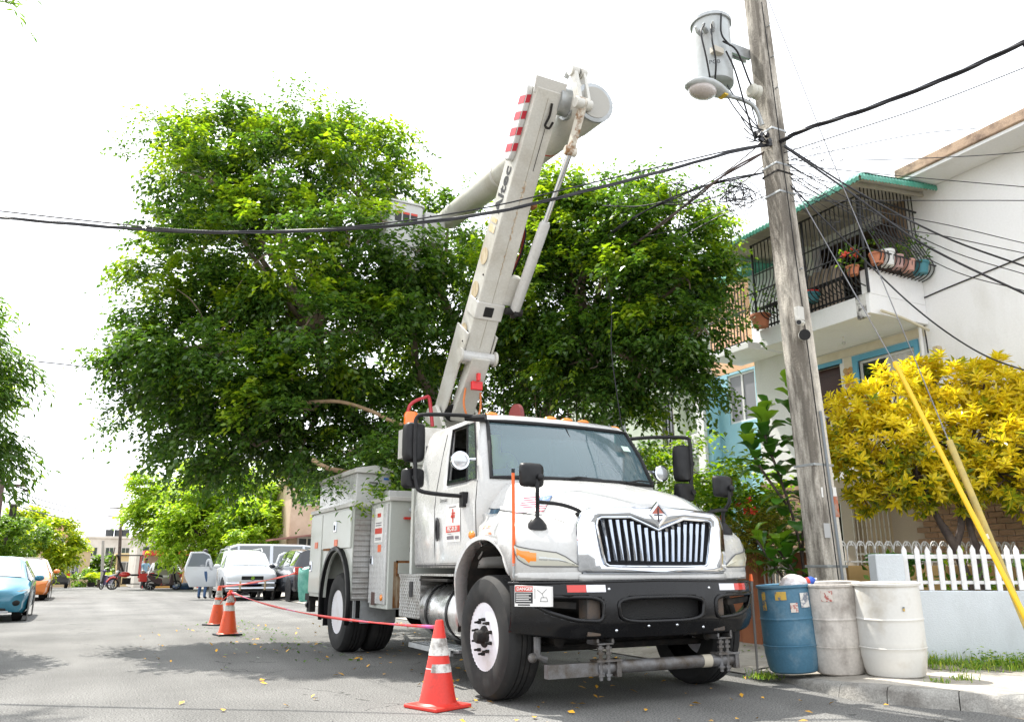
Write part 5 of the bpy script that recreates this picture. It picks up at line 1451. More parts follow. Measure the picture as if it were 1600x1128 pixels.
for z0, z1, x0, x1, m in ((1.70, 1.95, 0.07, 0.15, mat('faded_red_poster', (0.45, 0.12, 0.05), 0.8, col2=(0.35, 0.30, 0.26), nscale=14)), (1.86, 2.06, 0.08, 0.145, STICKER), (1.45, 1.62, -0.155, -0.05, mat('grey_poster', (0.42, 0.42, 0.42), 0.8)), (1.93, 2.05, -0.12, -0.09, STICKER)):
    c = pole_c((z0 + z1) / 2); w = pole_w(z1) / 2
    b = MB(); b.add([(c.x + x0, c.y - w - 0.009, z0), (c.x + x1, c.y - w - 0.009, z0), (c.x + x1 * 0.97, c.y - w - 0.007, z1), (c.x + x0, c.y - w - 0.007, z1)], [(0, 1, 2, 3)]); b.build('poster_scrap', m, PL, smooth=0)
for z in (4.9, 6.7, 7.6, 8.1, 8.6): MB().cyl(pole_c(z) + Vector((0.03, -pole_w(z) / 2 - 0.05, 0)), pole_c(z) + Vector((0.03, -pole_w(z) / 2 + 0.02, 0)), 0.012, n=6).build('step_bolt', STEEL, PL)
# transformer can
GREYP = mat('transformer_grey', (0.40, 0.43, 0.44), 0.4, col2=(0.32, 0.33, 0.32), nscale=3, coat=0.2, fine=0.03)
TF = thing('transformer', 'grey pole-mounted transformer can above the street lamp', 'transformer', (7.05, 7.38, 7.56))
b = MB(); b.lathe([(0.0, 0.03), (0.20, 0.0), (0.255, 0.02), (0.26, 0.05), (0.26, 0.98), (0.275, 0.985), (0.28, 1.02), (0.25, 1.06), (0.12, 1.10), (0.0, 1.11)], n=32); b.build('tank', GREYP, TF, smooth=40)
b = MB(); b.lathe([(0.282, 0.97), (0.288, 0.975), (0.288, 1.02), (0.282, 1.025)], n=32); b.build('lid_band', STEEL, TF)
b = MB(); b.lathe([(0.05, 1.08), (0.05, 1.12), (0.075, 1.13), (0.045, 1.15), (0.07, 1.17), (0.04, 1.19), (0.06, 1.21), (0.03, 1.24), (0.0, 1.26)], n=14); b.build('bushing', mat('porcelain_grey', (0.35, 0.36, 0.38), 0.25), TF)
for a in (-2.6, -2.9, -2.25): MB().tube([(0.26 * math.cos(a), 0.26 * math.sin(a), 0.72), (0.33 * math.cos(a), 0.33 * math.sin(a), 0.74), (0.38 * math.cos(a), 0.38 * math.sin(a), 0.78)], [0.03, 0.035, 0.015], 8).build('terminal', STEEL, TF)
b = MB(); b.cbox((-0.16, -0.25, 0.36), (0.17, 0.10, 0.09)); b.build('terminal_box', mat('beige_box', (0.42, 0.39, 0.33), 0.6), TF, bevel=0.01)
b = MB(); b.box((0.24, -0.07, 0.40), (0.30, 0.05, 0.95)); b.box((0.28, -0.06, 0.62), (0.66, -0.02, 0.78)); b.box((0.28, 0.02, 0.62), (0.66, 0.05, 0.78)); b.build('hanger_bracket', STEEL, TF)
text('stencil', 'PCB', 0.085, BLACKP, TF, frame((-0.19, -0.225, 0.20), (0.78, -0.62, 0), (0, 0, 1)))
for k, pts in enumerate(([(-0.30, -0.2, 0.78), (-0.42, -0.25, 0.55), (-0.36, -0.25, 0.2), (-0.25, -0.18, -0.05), (-0.15, -0.1, -0.2)], [(-0.24, -0.26, 0.75), (-0.30, -0.32, 0.45), (-0.24, -0.3, 0.15), (-0.18, -0.2, -0.05)], [(-0.08, -0.30, 0.95), (-0.12, -0.32, 0.6), (0.02, -0.33, 0.45)], [(-0.05, -0.31, 0.36), (0.1, -0.3, 0.1), (0.28, -0.25, -0.35), (0.42, -0.25, -0.85)], [(-0.10, -0.31, 0.50), (0.1, -0.36, 0.38), (0.35, -0.30, 0.02), (0.50, -0.24, -0.02)])):
    MB().tube(spline(pts, 5), 0.013, 6).build('lead_cable', BLACK, TF)
# street lamp
SLp = thing('street_lamp', 'grey cobra-head street lamp on the concrete pole below the transformer', 'street lamp', (7.66, 7.20, 7.20))
b = MB(); b.tube(spline([(0.02, -0.02, -0.16), (-0.08, -0.02, 0.06), (-0.25, -0.02, 0.13), (-0.62, -0.02, 0.12)], 5), 0.03, 10); b.build('arm', STEEL, SLp)
hp = []
for i, (x, wy, zt, zb) in enumerate(((-0.55, 0.05, 0.16, 0.09), (-0.66, 0.09, 0.19, 0.07), (-0.80, 0.14, 0.215, 0.06), (-0.98, 0.18, 0.215, 0.05), (-1.14, 0.17, 0.19, 0.05), (-1.25, 0.11, 0.15, 0.06), (-1.30, 0.03, 0.11, 0.075))):
    hp.append([(x, wy * math.cos(a) - 0.02, (zt + zb) / 2 + (zt - zb) / 2 * math.sin(a)) for a in [2 * math.pi * k / 16 for k in range(16)]])
b = MB(); b.grid(hp, closed=True); b.f.append(tuple(range(16))); b.f.append(tuple(len(b.v) - 1 - k for k in range(16))); b.build('lamp_housing', GREYP, SLp, smooth=60)
b = MB(); b.ball((-1.03, -0.02, 0.055), (0.21, 0.155, 0.105), 18, 10); b.build('lamp_bowl', mat('prismatic_bowl', (0.40, 0.36, 0.34), 0.12, coat=0.6, bump=0.5, bscale=60), SLp)
MB().box((-0.72, -0.11, 0.055), (-0.66, 0.02, 0.075)).build('number_sticker', mat('yellow_sticker', (0.6, 0.4, 0.03), 0.5), SLp)
o = thing('ceramic_insulator', 'white spool insulator on the pole beside the lamp arm', 'insulator', (7.52, 7.12, 7.48))
b = MB(); b.lathe([(0.0, -0.09), (0.07, -0.09), (0.10, -0.06), (0.10, -0.03), (0.075, 0.0), (0.10, 0.03), (0.10, 0.06), (0.07, 0.09), (0.0, 0.09)], axis='x', n=18); b.build('spool', mat('old_porcelain', (0.45, 0.44, 0.38), 0.3), o, smooth=40)
# camera boxes on the pole
o = thing('security_camera', 'small white security camera boxes fixed to the pole at balcony height', 'camera', (7.80, 6.93, 3.98))
b = MB(); b.box((-0.10, -0.06, 0.16), (0.0, 0.02, 0.34)); b.build('junction_box', mat('offwhite_plastic', (0.55, 0.54, 0.50), 0.5), o, bevel=0.01)
b = MB(); b.cyl((-0.16, -0.10, 0.10), (-0.02, -0.03, 0.13), 0.035); b.build('camera_body', mat('offwhite_plastic', (0, 0, 0)), o)
b = MB(); b.cyl((-0.165, -0.103, 0.10), (-0.16, -0.10, 0.10), 0.03); b.build('camera_lens', BLACK, o)
b = MB(); b.cyl((-0.10, -0.12, -0.06), (0.02, 0.0, -0.02), 0.07); b.build('lamp_body', mat('offwhite_plastic', (0, 0, 0)), o)
b = MB(); b.lathe([(0.055, 0), (0.07, 0.0), (0.07, 0.006), (0.055, 0.006)], n=18, M=Matrix.Translation((-0.101, -0.121, -0.06)) @ Vector((-0.12, -0.12, -0.04)).to_track_quat('Z', 'Y').to_matrix().to_4x4()); b.build('black_rim', BLACK, o)

# ================================================================== cables
CABLE = mat('black_cable', (0.012, 0.012, 0.016), 0.5)
CABLE2 = mat('weathered_cable', (0.09, 0.065, 0.06), 0.7)
WIRE = mat('bare_wire', (0.18, 0.18, 0.19), 0.4, metal=0.5)
def cable(name, label, pts, r, m=CABLE, n=6, group=None, strands=1, cat='cable', tw=9):
    P = spline(pts, 8)
    b = MB()
    if strands == 1:
        b.tube(P, r, n)
    else:
        for k in range(strands):
            q = []
            for i, p in enumerate(P):
                a = 2 * math.pi * k / strands + i * tw / 20
                q.append(p + Vector((math.cos(a) * r * 1.1, 0, math.sin(a) * r * 1.1)))
            b.tube(q, r, 5)
    o = b.build(name, m, None, smooth=60)
    return tag(o, label, cat, group)
MAIN = [(-7.5, 18.5, 8.4), (-2.09, 12.16, 5.69), (-1.43, 11.47, 5.46), (-0.31, 10.55, 5.21), (0.74, 9.77, 5.04), (1.73, 9.03, 4.96), (2.71, 8.40, 4.98), (3.75, 7.80, 5.12), (4.82, 7.52, 5.50), (6.20, 7.37, 6.10), (7.17, 7.20, 6.52), (7.84, 7.10, 6.76)]
cable('power_cable', 'thick twisted black cable sagging across the whole street in front of the tree', MAIN, 0.0115, strands=3)
cable('power_cable', 'thinner black line just above the thick cable across the street', [Vector(p) + Vector((0, 0, 0.05 + 0.04 * math.sin(i))) for i, p in enumerate(MAIN)], 0.010)
cable('power_cable', 'thick black cable climbing from the pole to the top right corner', [(7.84, 7.10, 6.76), (7.87, 6.60, 6.73), (8.12, 5.91, 6.70), (8.50, 5.03, 6.76), (8.82, 4.30, 6.88), (9.19, 3.65, 7.08), (12.0, -2.5, 9.2)], 0.016, strands=3)
cable('power_cable', 'thin dark line rising to the right below the thick corner cable', [(7.81, 6.97, 6.54), (8.30, 6.26, 6.64), (8.94, 5.59, 6.83), (9.66, 4.76, 7.10), (10.19, 4.26, 7.33), (15.0, 0.2, 9.4)], 0.007)
cable('stay_wire', 'thin straight wire from the pole top down behind the boom head', [(7.13, 7.44, 9.03), (6.84, 8.61, 8.51), (6.39, 10.77, 7.81), (6.26, 11.96, 7.57)], 0.006, WIRE, cat='wire')
cable('service_cable', 'heavy black service cable drooping in front of the balcony to the right edge', [(7.85, 6.98, 6.65), (8.39, 6.44, 5.85), (8.94, 5.93, 5.06), (9.67, 5.21, 4.29), (10.18, 4.83, 3.92), (11.22, 4.1, 3.3)], 0.014)
cable('service_cable', 'black service cable running just above the heavy one past the balcony', [(7.85, 6.98, 6.67), (8.56, 6.47, 5.92), (9.26, 5.87, 5.21), (9.93, 5.30, 4.72), (10.48, 4.90, 4.39), (11.22, 4.4, 4.0)], 0.012)
cable('service_cable', 'black cable sagging low over the yellow bush', [(7.86, 6.95, 6.06), (8.32, 6.48, 5.10), (8.77, 6.02, 4.21), (9.24, 5.66, 3.65), (9.64, 5.34, 3.37), (10.17, 4.94, 3.17), (11.22, 4.2, 3.05)], 0.010)
SG_ = 'service wires fanning out to the white house'
WL = ['thin service wire highest across the white house wall', 'thin service wire second from the top across the white wall', 'thin service wire from the pole to the stained roof corner', 'level thin service wire crossing in front of the balcony cage top',
      'thin service wire just below the level one across the white wall', 'thin service wire second lowest across the white house wall', 'thin service wire fourth from the bottom across the white wall', 'lowest thin service wire drooping past the balcony pots']
for pts in ([(7.85, 6.97, 6.44), (9.24, 6.33, 6.50), (10.92, 5.57, 6.67), (11.22, 5.05, 6.70)], [(7.85, 6.96, 6.38), (9.22, 6.35, 6.26), (10.74, 5.55, 6.09), (11.22, 4.95, 5.86)], [(7.89, 6.93, 6.44), (9.92, 6.55, 7.16), (10.75, 6.0, 7.22)], [(7.86, 6.95, 5.83), (9.18, 6.37, 5.89), (10.60, 5.51, 5.84), (11.22, 4.95, 5.72)],
            [(7.86, 6.95, 6.01), (8.55, 6.59, 5.76), (9.65, 6.01, 5.49), (10.41, 5.50, 5.19), (10.89, 5.02, 4.93), (11.22, 4.7, 4.75)], [(7.88, 6.93, 6.33), (8.68, 6.40, 5.64), (9.41, 5.91, 5.06), (10.13, 5.42, 4.69), (10.70, 5.01, 4.42), (11.22, 4.65, 4.2)], [(7.88, 6.94, 6.25), (8.66, 6.41, 5.51), (9.43, 5.90, 5.24), (10.17, 5.40, 4.97), (10.75, 4.98, 4.76), (11.22, 4.65, 4.6)], [(7.87, 6.94, 6.16), (8.52, 6.49, 5.55), (9.38, 5.92, 4.80), (10.10, 5.43, 4.46), (10.66, 5.03, 4.17), (11.22, 4.62, 3.9)]):
    cable('service_wire', WL.pop(0), pts, 0.006, group=SG_, cat='wire')
cable('branch_cable', 'brownish cable running from the pole down into the tree crown', [(7.80, 7.18, 6.71), (7.35, 7.66, 6.41), (7.17, 8.44, 6.16), (7.03, 9.19, 5.96), (6.84, 9.97, 5.78), (6.8, 11.1, 5.6)], 0.014, CABLE2, strands=2)
cable('branch_cable', 'black cable with splices, second of those entering the tree from the pole', [(7.80, 7.21, 6.38), (7.24, 7.95, 6.35), (6.79, 8.86, 6.20), (6.64, 9.84, 6.02), (6.7, 11.2, 5.9)], 0.012, strands=2)
cable('branch_cable', 'lowest thin cable from the pole into the right of the tree', [(7.80, 7.19, 6.06), (7.52, 8.03, 5.96), (7.24, 8.85, 5.77), (7.05, 9.74, 5.68), (7.0, 10.9, 5.6)], 0.007)
cable('hanging_cable', 'loose cable hanging down through the tree above the truck cab', [(6.45, 9.3, 5.3), (6.49, 9.24, 4.79), (6.47, 9.25, 4.22), (6.51, 9.23, 3.65), (6.60, 9.21, 2.9)], 0.008)
cable('street_line', 'short dark line crossing the sky between the left trees', [(-1.24, 18.71, 5.22), (-0.56, 19.48, 5.38), (0.21, 20.21, 5.49), (2.01, 21.52, 5.66)], 0.014)
# coils and splices hanging from the cables left of the pole
rr = random.Random(3)
for (c, n_, lab) in (((7.42, 7.55, 6.08), 17, 'tangle of black wire loops hanging left of the pole'), ((7.05, 8.05, 6.22), 9, 'smaller coil of loose wire farther from the pole')):
    b = MB()
    for k in range(n_):
        w, h, ph = rr.uniform(0.08, 0.32), rr.uniform(0.05, 0.2), rr.uniform(0, 6)
        cx, cz = rr.uniform(-0.2, 0.2), rr.uniform(-0.1, 0.1)
        b.tube([(c[0] + cx + w * math.cos(a) * 0.8, c[1] + w * math.cos(a) * -0.4 + 0.02 * math.sin(a + ph), c[2] + cz + h * math.sin(a) + 0.04 * math.sin(2 * a + ph)) for a in [2 * math.pi * j / 20 for j in range(20)]], 0.0055, 5, closed=True)
    tag(b.build('wire_coil', CABLE, None, smooth=60), lab, 'wire')
b = MB()
for k in range(9):
    p = Vector((7.60 + rr.uniform(-0.16, 0.14), 7.12 + rr.uniform(-0.08, 0.12), 6.78 + rr.uniform(-0.13, 0.12)))
    b.cbox(p, (0.05, 0.04, 0.07), Matrix.Rotation(rr.uniform(0, 3), 4, 'Y'))
for k in range(6):
    p = Vector((7.62, 7.12, 6.80)); q = p + Vector((rr.uniform(-0.35, 0.0), rr.uniform(0.0, 0.3), rr.uniform(0.0, 0.35)))
    b.tube(spline([p, p.lerp(q, 0.5) + Vector((rr.uniform(-0.1, 0.1), 0, -0.05)), q], 4), 0.008, 5)
tag(b.build('cable_clamps', CABLE, None), 'cluster of black cable clamps and jumpers at the left of the pole', 'clamp')
for k, (a, c, sag, lab) in enumerate((((7.80, 7.2, 6.9), (6.5, 9.4, 6.5), 0.35, 'slack black wire drooping from the clamps into the tree'), ((7.80, 7.2, 6.55), (7.0, 8.6, 6.3), 0.22, 'short slack wire below the clamps left of the pole'), ((7.80, 7.15, 6.2), (6.9, 9.0, 5.9), 0.12, 'thin wire under the wire tangle running to the tree'), ((7.5, 7.2, 7.4), (7.75, 7.15, 6.8), 0.2, 'looped jumper wire hanging under the street lamp'), ((7.1, 7.2, 7.5), (7.7, 7.15, 6.85), 0.05, 'straight lead from the transformer down to the clamps'), ((7.0, 7.2, 7.45), (7.6, 7.1, 6.9), 0.16, 'curved lead from the transformer base to the clamps'))):
    a, c = Vector(a), Vector(c)
    cable('jumper_wire', lab, [a.lerp(c, q / 4) - Vector((0, 0, sag * 4 * (q / 4) * (1 - q / 4))) for q in range(5)], 0.009 if k != 2 else 0.006, cat='wire')
b = MB()
for k in range(12):
    a = Vector((7.90, 7.0, 6.6)) + Vector((rr.uniform(-0.02, 0.05), 0, rr.uniform(-0.7, 0.25)))
    c = a + Vector((rr.uniform(0.25, 0.75), rr.uniform(-0.5, -0.1), rr.uniform(-0.35, 0.25)))
    m_ = a.lerp(c, 0.5) + Vector((0, 0, -rr.uniform(0.05, 0.3)))
    b.tube(spline([a, m_, c, a.lerp(c, 0.7) + Vector((0, 0, rr.uniform(0.05, 0.2))), a + Vector((0.02, 0, 0.1))], 5), 0.0045, 4)
tag(b.build('wire_coil', CABLE, None, smooth=60), 'tangle of thin wire loops on the house side of the pole', 'wire')
# guy wires with their yellow guards, anchored in the pavement
gA, gB = Vector((7.98, 4.74, 0.05)), Vector((8.08, 4.78, 0.05))
cable('guy_wire', 'steel guy wire from the strap on the pole to the bright yellow guard', [(7.90, 6.96, 6.11), (7.95, 6.4, 4.75), (8.0, 5.83, 3.36)], 0.007, WIRE, cat='wire')
cable('guy_wire', 'long steel guy wire from the pole top to the dull yellow guard', [(7.92, 7.14, 9.3), (8.13, 6.47, 6.28), (8.18, 5.92, 4.20), (8.1, 5.37, 2.40)], 0.007, WIRE, cat='wire')
b = MB(); b.tube([(8.0, 4.57, 0.08), (8.0, 5.2, 1.73), (8.0, 5.83, 3.38)], 0.026, 12); tag(b.build('guy_guard', mat('bright_yellow_plastic', (0.75, 0.47, 0.012), 0.4), None), 'bright yellow plastic guard slanting over the picket fence', 'guy guard')
b = MB(); b.tube([(8.1, 4.71, 0.08), (8.1, 5.04, 1.25), (8.1, 5.37, 2.42)], 0.034, 12); gg = tag(b.build('guy_guard', mat('dull_yellow_pipe', (0.50, 0.38, 0.10), 0.6, col2=(0.34, 0.27, 0.10), nscale=6, fine=0.1), None), 'dull yellow pipe guard with white band, shorter of the two', 'guy guard')
MB().tube([(8.1, 5.08, 1.38), (8.1, 5.094, 1.43)], 0.036, 12).build('white_band', STICKER, gg)
# ================================================================== houses on the right (facades face -x)
WALLW = mat('white_stucco', (0.80, 0.80, 0.80), 0.85, col2=(0.66, 0.65, 0.62), nscale=1.6, lo=0.5, hi=0.85, stretch=(1, 1, 0.35), fine=0.03, fscale=30, bump=0.15, bscale=60)
WALLC = mat('cream_stucco', (0.74, 0.68, 0.56), 0.85, col2=(0.55, 0.49, 0.38), nscale=1.4, lo=0.5, hi=0.8, bump=0.15)
WALLB = mat('sky_blue_stucco', (0.32, 0.60, 0.72), 0.85, col2=(0.36, 0.63, 0.74), nscale=3, fine=0.05, bump=0.4, bscale=90)
WALLO = mat('peach_stucco', (0.80, 0.50, 0.30), 0.85, col2=(0.70, 0.42, 0.24), nscale=2, bump=0.3, bscale=90)
WALLG = mat('pale_green_stucco', (0.50, 0.55, 0.46), 0.85, col2=(0.38, 0.43, 0.35), nscale=1.5, fine=0.06, bump=0.2)
IRON = mat('black_iron', (0.012, 0.012, 0.013), 0.5)
IRONW = mat('white_iron', (0.62, 0.61, 0.59), 0.5, col2=(0.35, 0.27, 0.2), nscale=8, lo=0.55, hi=0.75)
BLUEF = mat('blue_frame', (0.12, 0.38, 0.55), 0.6)
AWN = mat('green_awning', (0.03, 0.22, 0.15), 0.5, col2=(0.10, 0.33, 0.25), nscale=4)
AWNU = mat('awning_underside', (0.48, 0.45, 0.37), 0.6, col2=(0.38, 0.35, 0.28), nscale=4)
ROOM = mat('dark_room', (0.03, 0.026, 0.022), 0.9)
MOULD = mat('stained_slab', (0.42, 0.30, 0.21), 0.9, col2=(0.16, 0.11, 0.08), nscale=3.5, lo=0.42, hi=0.62, fine=0.15, bump=0.4)

def holed(x0, x1, y0, y1, z0, z1, holes):
    """wall slab between x0 (front) and x1, with rectangular openings (ya, yb, za, zb)"""
    Y_ = sorted({y0, y1, *[h[0] for h in holes], *[h[1] for h in holes]})
    Z_ = sorted({z0, z1, *[h[2] for h in holes], *[h[3] for h in holes]})
    sk = set()
    for i in range(len(Z_) - 1):
        for k in range(len(Y_) - 1):
            yc, zc = (Y_[k] + Y_[k + 1]) / 2, (Z_[i] + Z_[i + 1]) / 2
            if any(h[0] < yc < h[1] and h[2] < zc < h[3] for h in holes): sk.add((i, k))
    b = MB()
    for x in (x0, x1):
        b.grid([[(x, y, z) for y in Y_] for z in Z_], skip=sk)
    for ya, yb, za, zb in [(y0, y1, z0, z1)] + list(holes):
        b.grid([[(x, ya, za), (x, yb, za), (x, yb, zb), (x, ya, zb)] for x in (x0, x1)], closed=True)
    return b

H1 = thing('white_house', 'white two-storey house with caged green-awning balcony behind the utility pole', 'house', (0, 0, 0))
fx = 11.2
# upper and middle wall
wall = holed(fx, fx + 0.22, 3.2, 11.2, 2.62, 6.95, [(7.78, 8.84, 3.55, 4.46), (9.22, 9.95, 2.68, 4.50), (7.75, 9.55, 5.05, 6.75), (5.05, 5.55, 5.3, 6.6)])
wall.build('wall', WALLW, H1, smooth=0)
holed(fx + 0.005, fx + 0.20, 3.2, 11.19, 0.0, 2.62, [(8.55, 9.25, 0.12, 2.45), (9.5, 10.2, 0.9, 2.2)]).build('ground_floor_wall', mat('brick_mortar', (0.46, 0.40, 0.34), 0.9, fine=0.1), H1, smooth=0)
MB().box((fx - 0.012, 7.55, 2.66), (fx - 0.003, 9.21, 3.54)).build('cream_panel', WALLC, H1, smooth=0)
MB().box((fx - 0.012, 9.96, 2.66), (fx - 0.003, 10.25, 4.72)).build('cream_panel', WALLC, H1, smooth=0)
MB().box((fx - 0.012, 7.55, 4.58), (fx - 0.003, 9.95, 4.72)).build('cream_panel', WALLC, H1, smooth=0)
MB().box((fx - 0.012, 8.95, 3.55), (fx - 0.003, 9.12, 4.57)).build('cream_panel', WALLC, H1, smooth=0)
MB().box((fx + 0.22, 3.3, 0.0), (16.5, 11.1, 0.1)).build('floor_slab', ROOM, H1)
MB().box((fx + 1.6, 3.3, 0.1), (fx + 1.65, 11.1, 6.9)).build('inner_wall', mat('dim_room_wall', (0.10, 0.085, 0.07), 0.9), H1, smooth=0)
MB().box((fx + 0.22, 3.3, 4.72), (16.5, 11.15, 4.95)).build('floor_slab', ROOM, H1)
MB().box((16.4, 3.2, 0), (16.6, 11.2, 6.95)).build('rear_wall', WALLW, H1, smooth=0)
for yy in (3.2, 11.0): MB().box((fx + 0.222, yy, 0.0), (16.4, yy + 0.2, 6.95)).build('end_wall', WALLW, H1, smooth=0)
# roof slab with stained edge
MB().box((10.58, 2.6, 6.95), (16.8, 7.32, 7.12)).build('roof_slab', MOULD, H1, bevel=0.02)
MB().box((11.0, 7.32, 6.95), (16.8, 11.3, 7.05)).build('rear_roof_slab', MOULD, H1, bevel=0.02)
MB().box((10.62, 2.6, 6.90), (11.19, 7.28, 6.949)).build('soffit', WALLW, H1)
# first-floor window: blue reveal, white sliding frame, dark panes, curtain
def window(parent, y0, y1, z0, z1, x, frame_m, n=2, d=0.05, fw=0.045, pane_m=GLASS_DARK, blinds=False):
    b = MB()
    b.box((x, y0, z0), (x + d, y1, z0 + fw)); b.box((x, y0, z1 - fw), (x + d, y1, z1))
    for k in range(n + 1):
        yc = lerp(y0 + fw / 2, y1 - fw / 2, k / n)
        b.box((x + 0.002, yc - fw / 2, z0 + fw), (x + d - 0.002, yc + fw / 2, z1 - fw))
    w = b.build('window', frame_m, parent, smooth=0)
    for k in range(n):
        ya = lerp(y0 + fw / 2, y1 - fw / 2, k / n) + fw / 2
        yb = lerp(y0 + fw / 2, y1 - fw / 2, (k + 1) / n) - fw / 2
        pm = pane_m[k] if isinstance(pane_m, (list, tuple)) else pane_m
        MB().box((x + 0.018, ya, z0 + fw), (x + 0.026, yb, z1 - fw)).build('pane', pm, w, smooth=0)
    return w
b = MB()
for lo, hi in (((fx - 0.03, 7.70, 4.46), (fx + 0.1, 8.94, 4.56)), ((fx - 0.03, 8.84, 3.50), (fx + 0.1, 8.94, 4.459)), ((fx - 0.03, 7.70, 3.50), (fx + 0.1, 7.78, 4.459))): b.box(lo, hi)
b.build('window_surround', BLUEF, H1, smooth=0)
CURT = mat('white_curtain', (0.60, 0.59, 0.58), 0.9, col2=(0.42, 0.41, 0.41), nscale=5, stretch=(1, 6, 0.3))
window(H1, 7.78, 8.84, 3.55, 4.46, fx + 0.03, mat('white_frame', (0.70, 0.70, 0.68), 0.5), 2, pane_m=[CURT, GLASS_DARK])
# door: blue head, dark red leaf
MB().box((fx - 0.02, 9.16, 4.50), (fx + 0.1, 9.99, 4.575)).build('door_lintel', BLUEF, H1, smooth=0)
dr = MB().box((fx + 0.12, 9.22, 2.68), (fx + 0.16, 9.95, 4.50)).build('door', mat('dark_red_door', (0.045, 0.012, 0.010), 0.4), H1, smooth=0)
for z0 in (2.8, 3.65):
    MB().box((fx + 0.105, 9.32, z0), (fx + 0.12, 9.85, z0 + 0.7)).build('door_panel', mat('dark_red_door', (0, 0, 0)), dr, bevel=0.01)
# orange wall ornament: two butterflies
b = MB()
for zc in (4.30, 4.12):
    for s in (-1, 1):
        for dz, r_ in ((0.045, 0.05), (-0.035, 0.038)):
            b.lathe([(0.0, 0.0), (r_, 0.0), (r_, 0.012), (0, 0.012)], (fx - 0.030, 9.04 + s * 0.05, zc + dz), axis='x', n=10)
    b.tube([(fx - 0.03, 9.04, zc - 0.06), (fx - 0.03, 9.04, zc + 0.07)], 0.012, 6)
b.build('wall_ornament', mat('orange_ornament', (0.50, 0.23, 0.04), 0.6, col2=(0.55, 0.40, 0.2), nscale=14), H1)
# white window at the far right upper storey
window(H1, 5.05, 5.55, 5.3, 6.6, fx + 0.03, mat('brown_frame', (0.16, 0.05, 0.03), 0.6), 1)
# balcony slab, parapet and soffit
bal = MB(); bal.box((9.9, 7.5, 4.74), (fx, 9.72, 5.05)); BS = bal.build('balcony_slab', WALLW, H1, bevel=0.01)
MB().box((9.9, 7.5, 5.05), (fx - 0.001, 7.62, 5.46)).build('balcony_parapet', WALLW, H1, bevel=0.01)
MB().box((9.897, 7.56, 4.70), (9.96, 7.74, 5.06)).build('mould_stain', mat('black_mould', (0.60, 0.59, 0.57), 0.9, col2=(0.06, 0.055, 0.05), nscale=6, lo=0.48, hi=0.60), H1, smooth=0)
MB().box((10.34, 10.45, 4.98), (fx - 0.002, 11.55, 5.11)).build('side_slab', WALLW, H1, bevel=0.01)
# low straight railing along the front
rail = MB(); rail.box((9.93, 7.62, 5.42), (9.97, 9.7, 5.45)); rail.box((9.935, 7.62, 5.10), (9.965, 9.7, 5.125)); RL = rail.build('balcony_railing', IRON, H1)
me = MB().box((9.942, -0.009, 5.05), (9.958, 0.009, 5.43)).mesh('baluster', IRON, 0)
for k in range(28): place(me, 'baluster', RL, loc=(0, 7.66 + k * 0.073, 0))
# bellied cage bars, front and near side
def belly(out):
    """bar profile in a plane: (outward, z)"""
    return [(0.0, 0.0), (0.13 * out, 0.03), (0.22 * out, 0.12), (0.22 * out, 0.24), (0.13 * out, 0.45), (0.04 * out, 0.65), (0.0, 0.85), (0.0, 1.45)]
cg = MB(); cg.tube([(9.86, 9.75, 6.60), (9.86, 7.46, 6.60), (fx, 7.46, 6.60)], 0.016, 6); cg.tube([(9.62, 9.75, 5.62), (9.62, 7.25, 5.62), (fx, 7.25, 5.62)], 0.013, 6); cg.tube([(9.88, 9.75, 6.05), (9.86, 7.46, 6.05), (fx, 7.46, 6.05)], 0.012, 6); cg.tube([(9.9, 7.48, 5.44), (9.9, 9.75, 5.44)], 0.016, 6)
CG = cg.build('balcony_cage', IRON, H1)
bf = MB(); bf.tube(spline([(-o, 0, z) for o, z in belly(1.0)], 3), 0.0095, 5); mf = bf.mesh('cage_bar', IRON, 60)
for k in range(27): place(mf, 'cage_bar', CG, loc=(9.88, 7.52 + k * 0.083, 5.46 - 0.30))
bs = MB(); bs.tube(spline([(0, -o, z) for o, z in belly(1.0)], 3), 0.0095, 5); ms = bs.mesh('cage_bar', IRON, 60)
for k in range(15): place(ms, 'cage_bar', CG, loc=(9.95 + k * 0.086, 7.48, 5.44 - 0.02))
for x, y in ((9.88, 7.48), (9.88, 8.6), (9.88, 9.74)): MB().cyl((x, y, 5.05), (x, y, 6.62), 0.022, n=8).build('cage_post', IRON, CG)
# room behind the balcony: dark doorway, tan side wall, hanging cloth
MB().box((fx - 0.013, 7.62, 5.06), (fx - 0.004, 8.05, 6.9)).build('tan_wall', mat('tan_inside', (0.36, 0.26, 0.19), 0.9), H1, smooth=0)
b = MB(); b.grid([[(10.62 + 0.05 * math.sin(i * 1.9), 8.5 + i * 0.06, z) for i in range(16)] for z in (5.15, 5.5, 6.0)]); b.build('hanging_cloth', mat('tan_cloth', (0.42, 0.33, 0.26), 0.9), H1, smooth=60, solid=0.01)
b = MB(); b.grid([[(11.0 + 0.04 * math.sin(i * 1.5), 7.70 + i * 0.03, z) for i in range(14)] for z in (5.5, 6.0, 6.55)]); b.build('curtain', mat('brown_curtain', (0.07, 0.04, 0.03), 0.9), H1, smooth=60, solid=0.01)
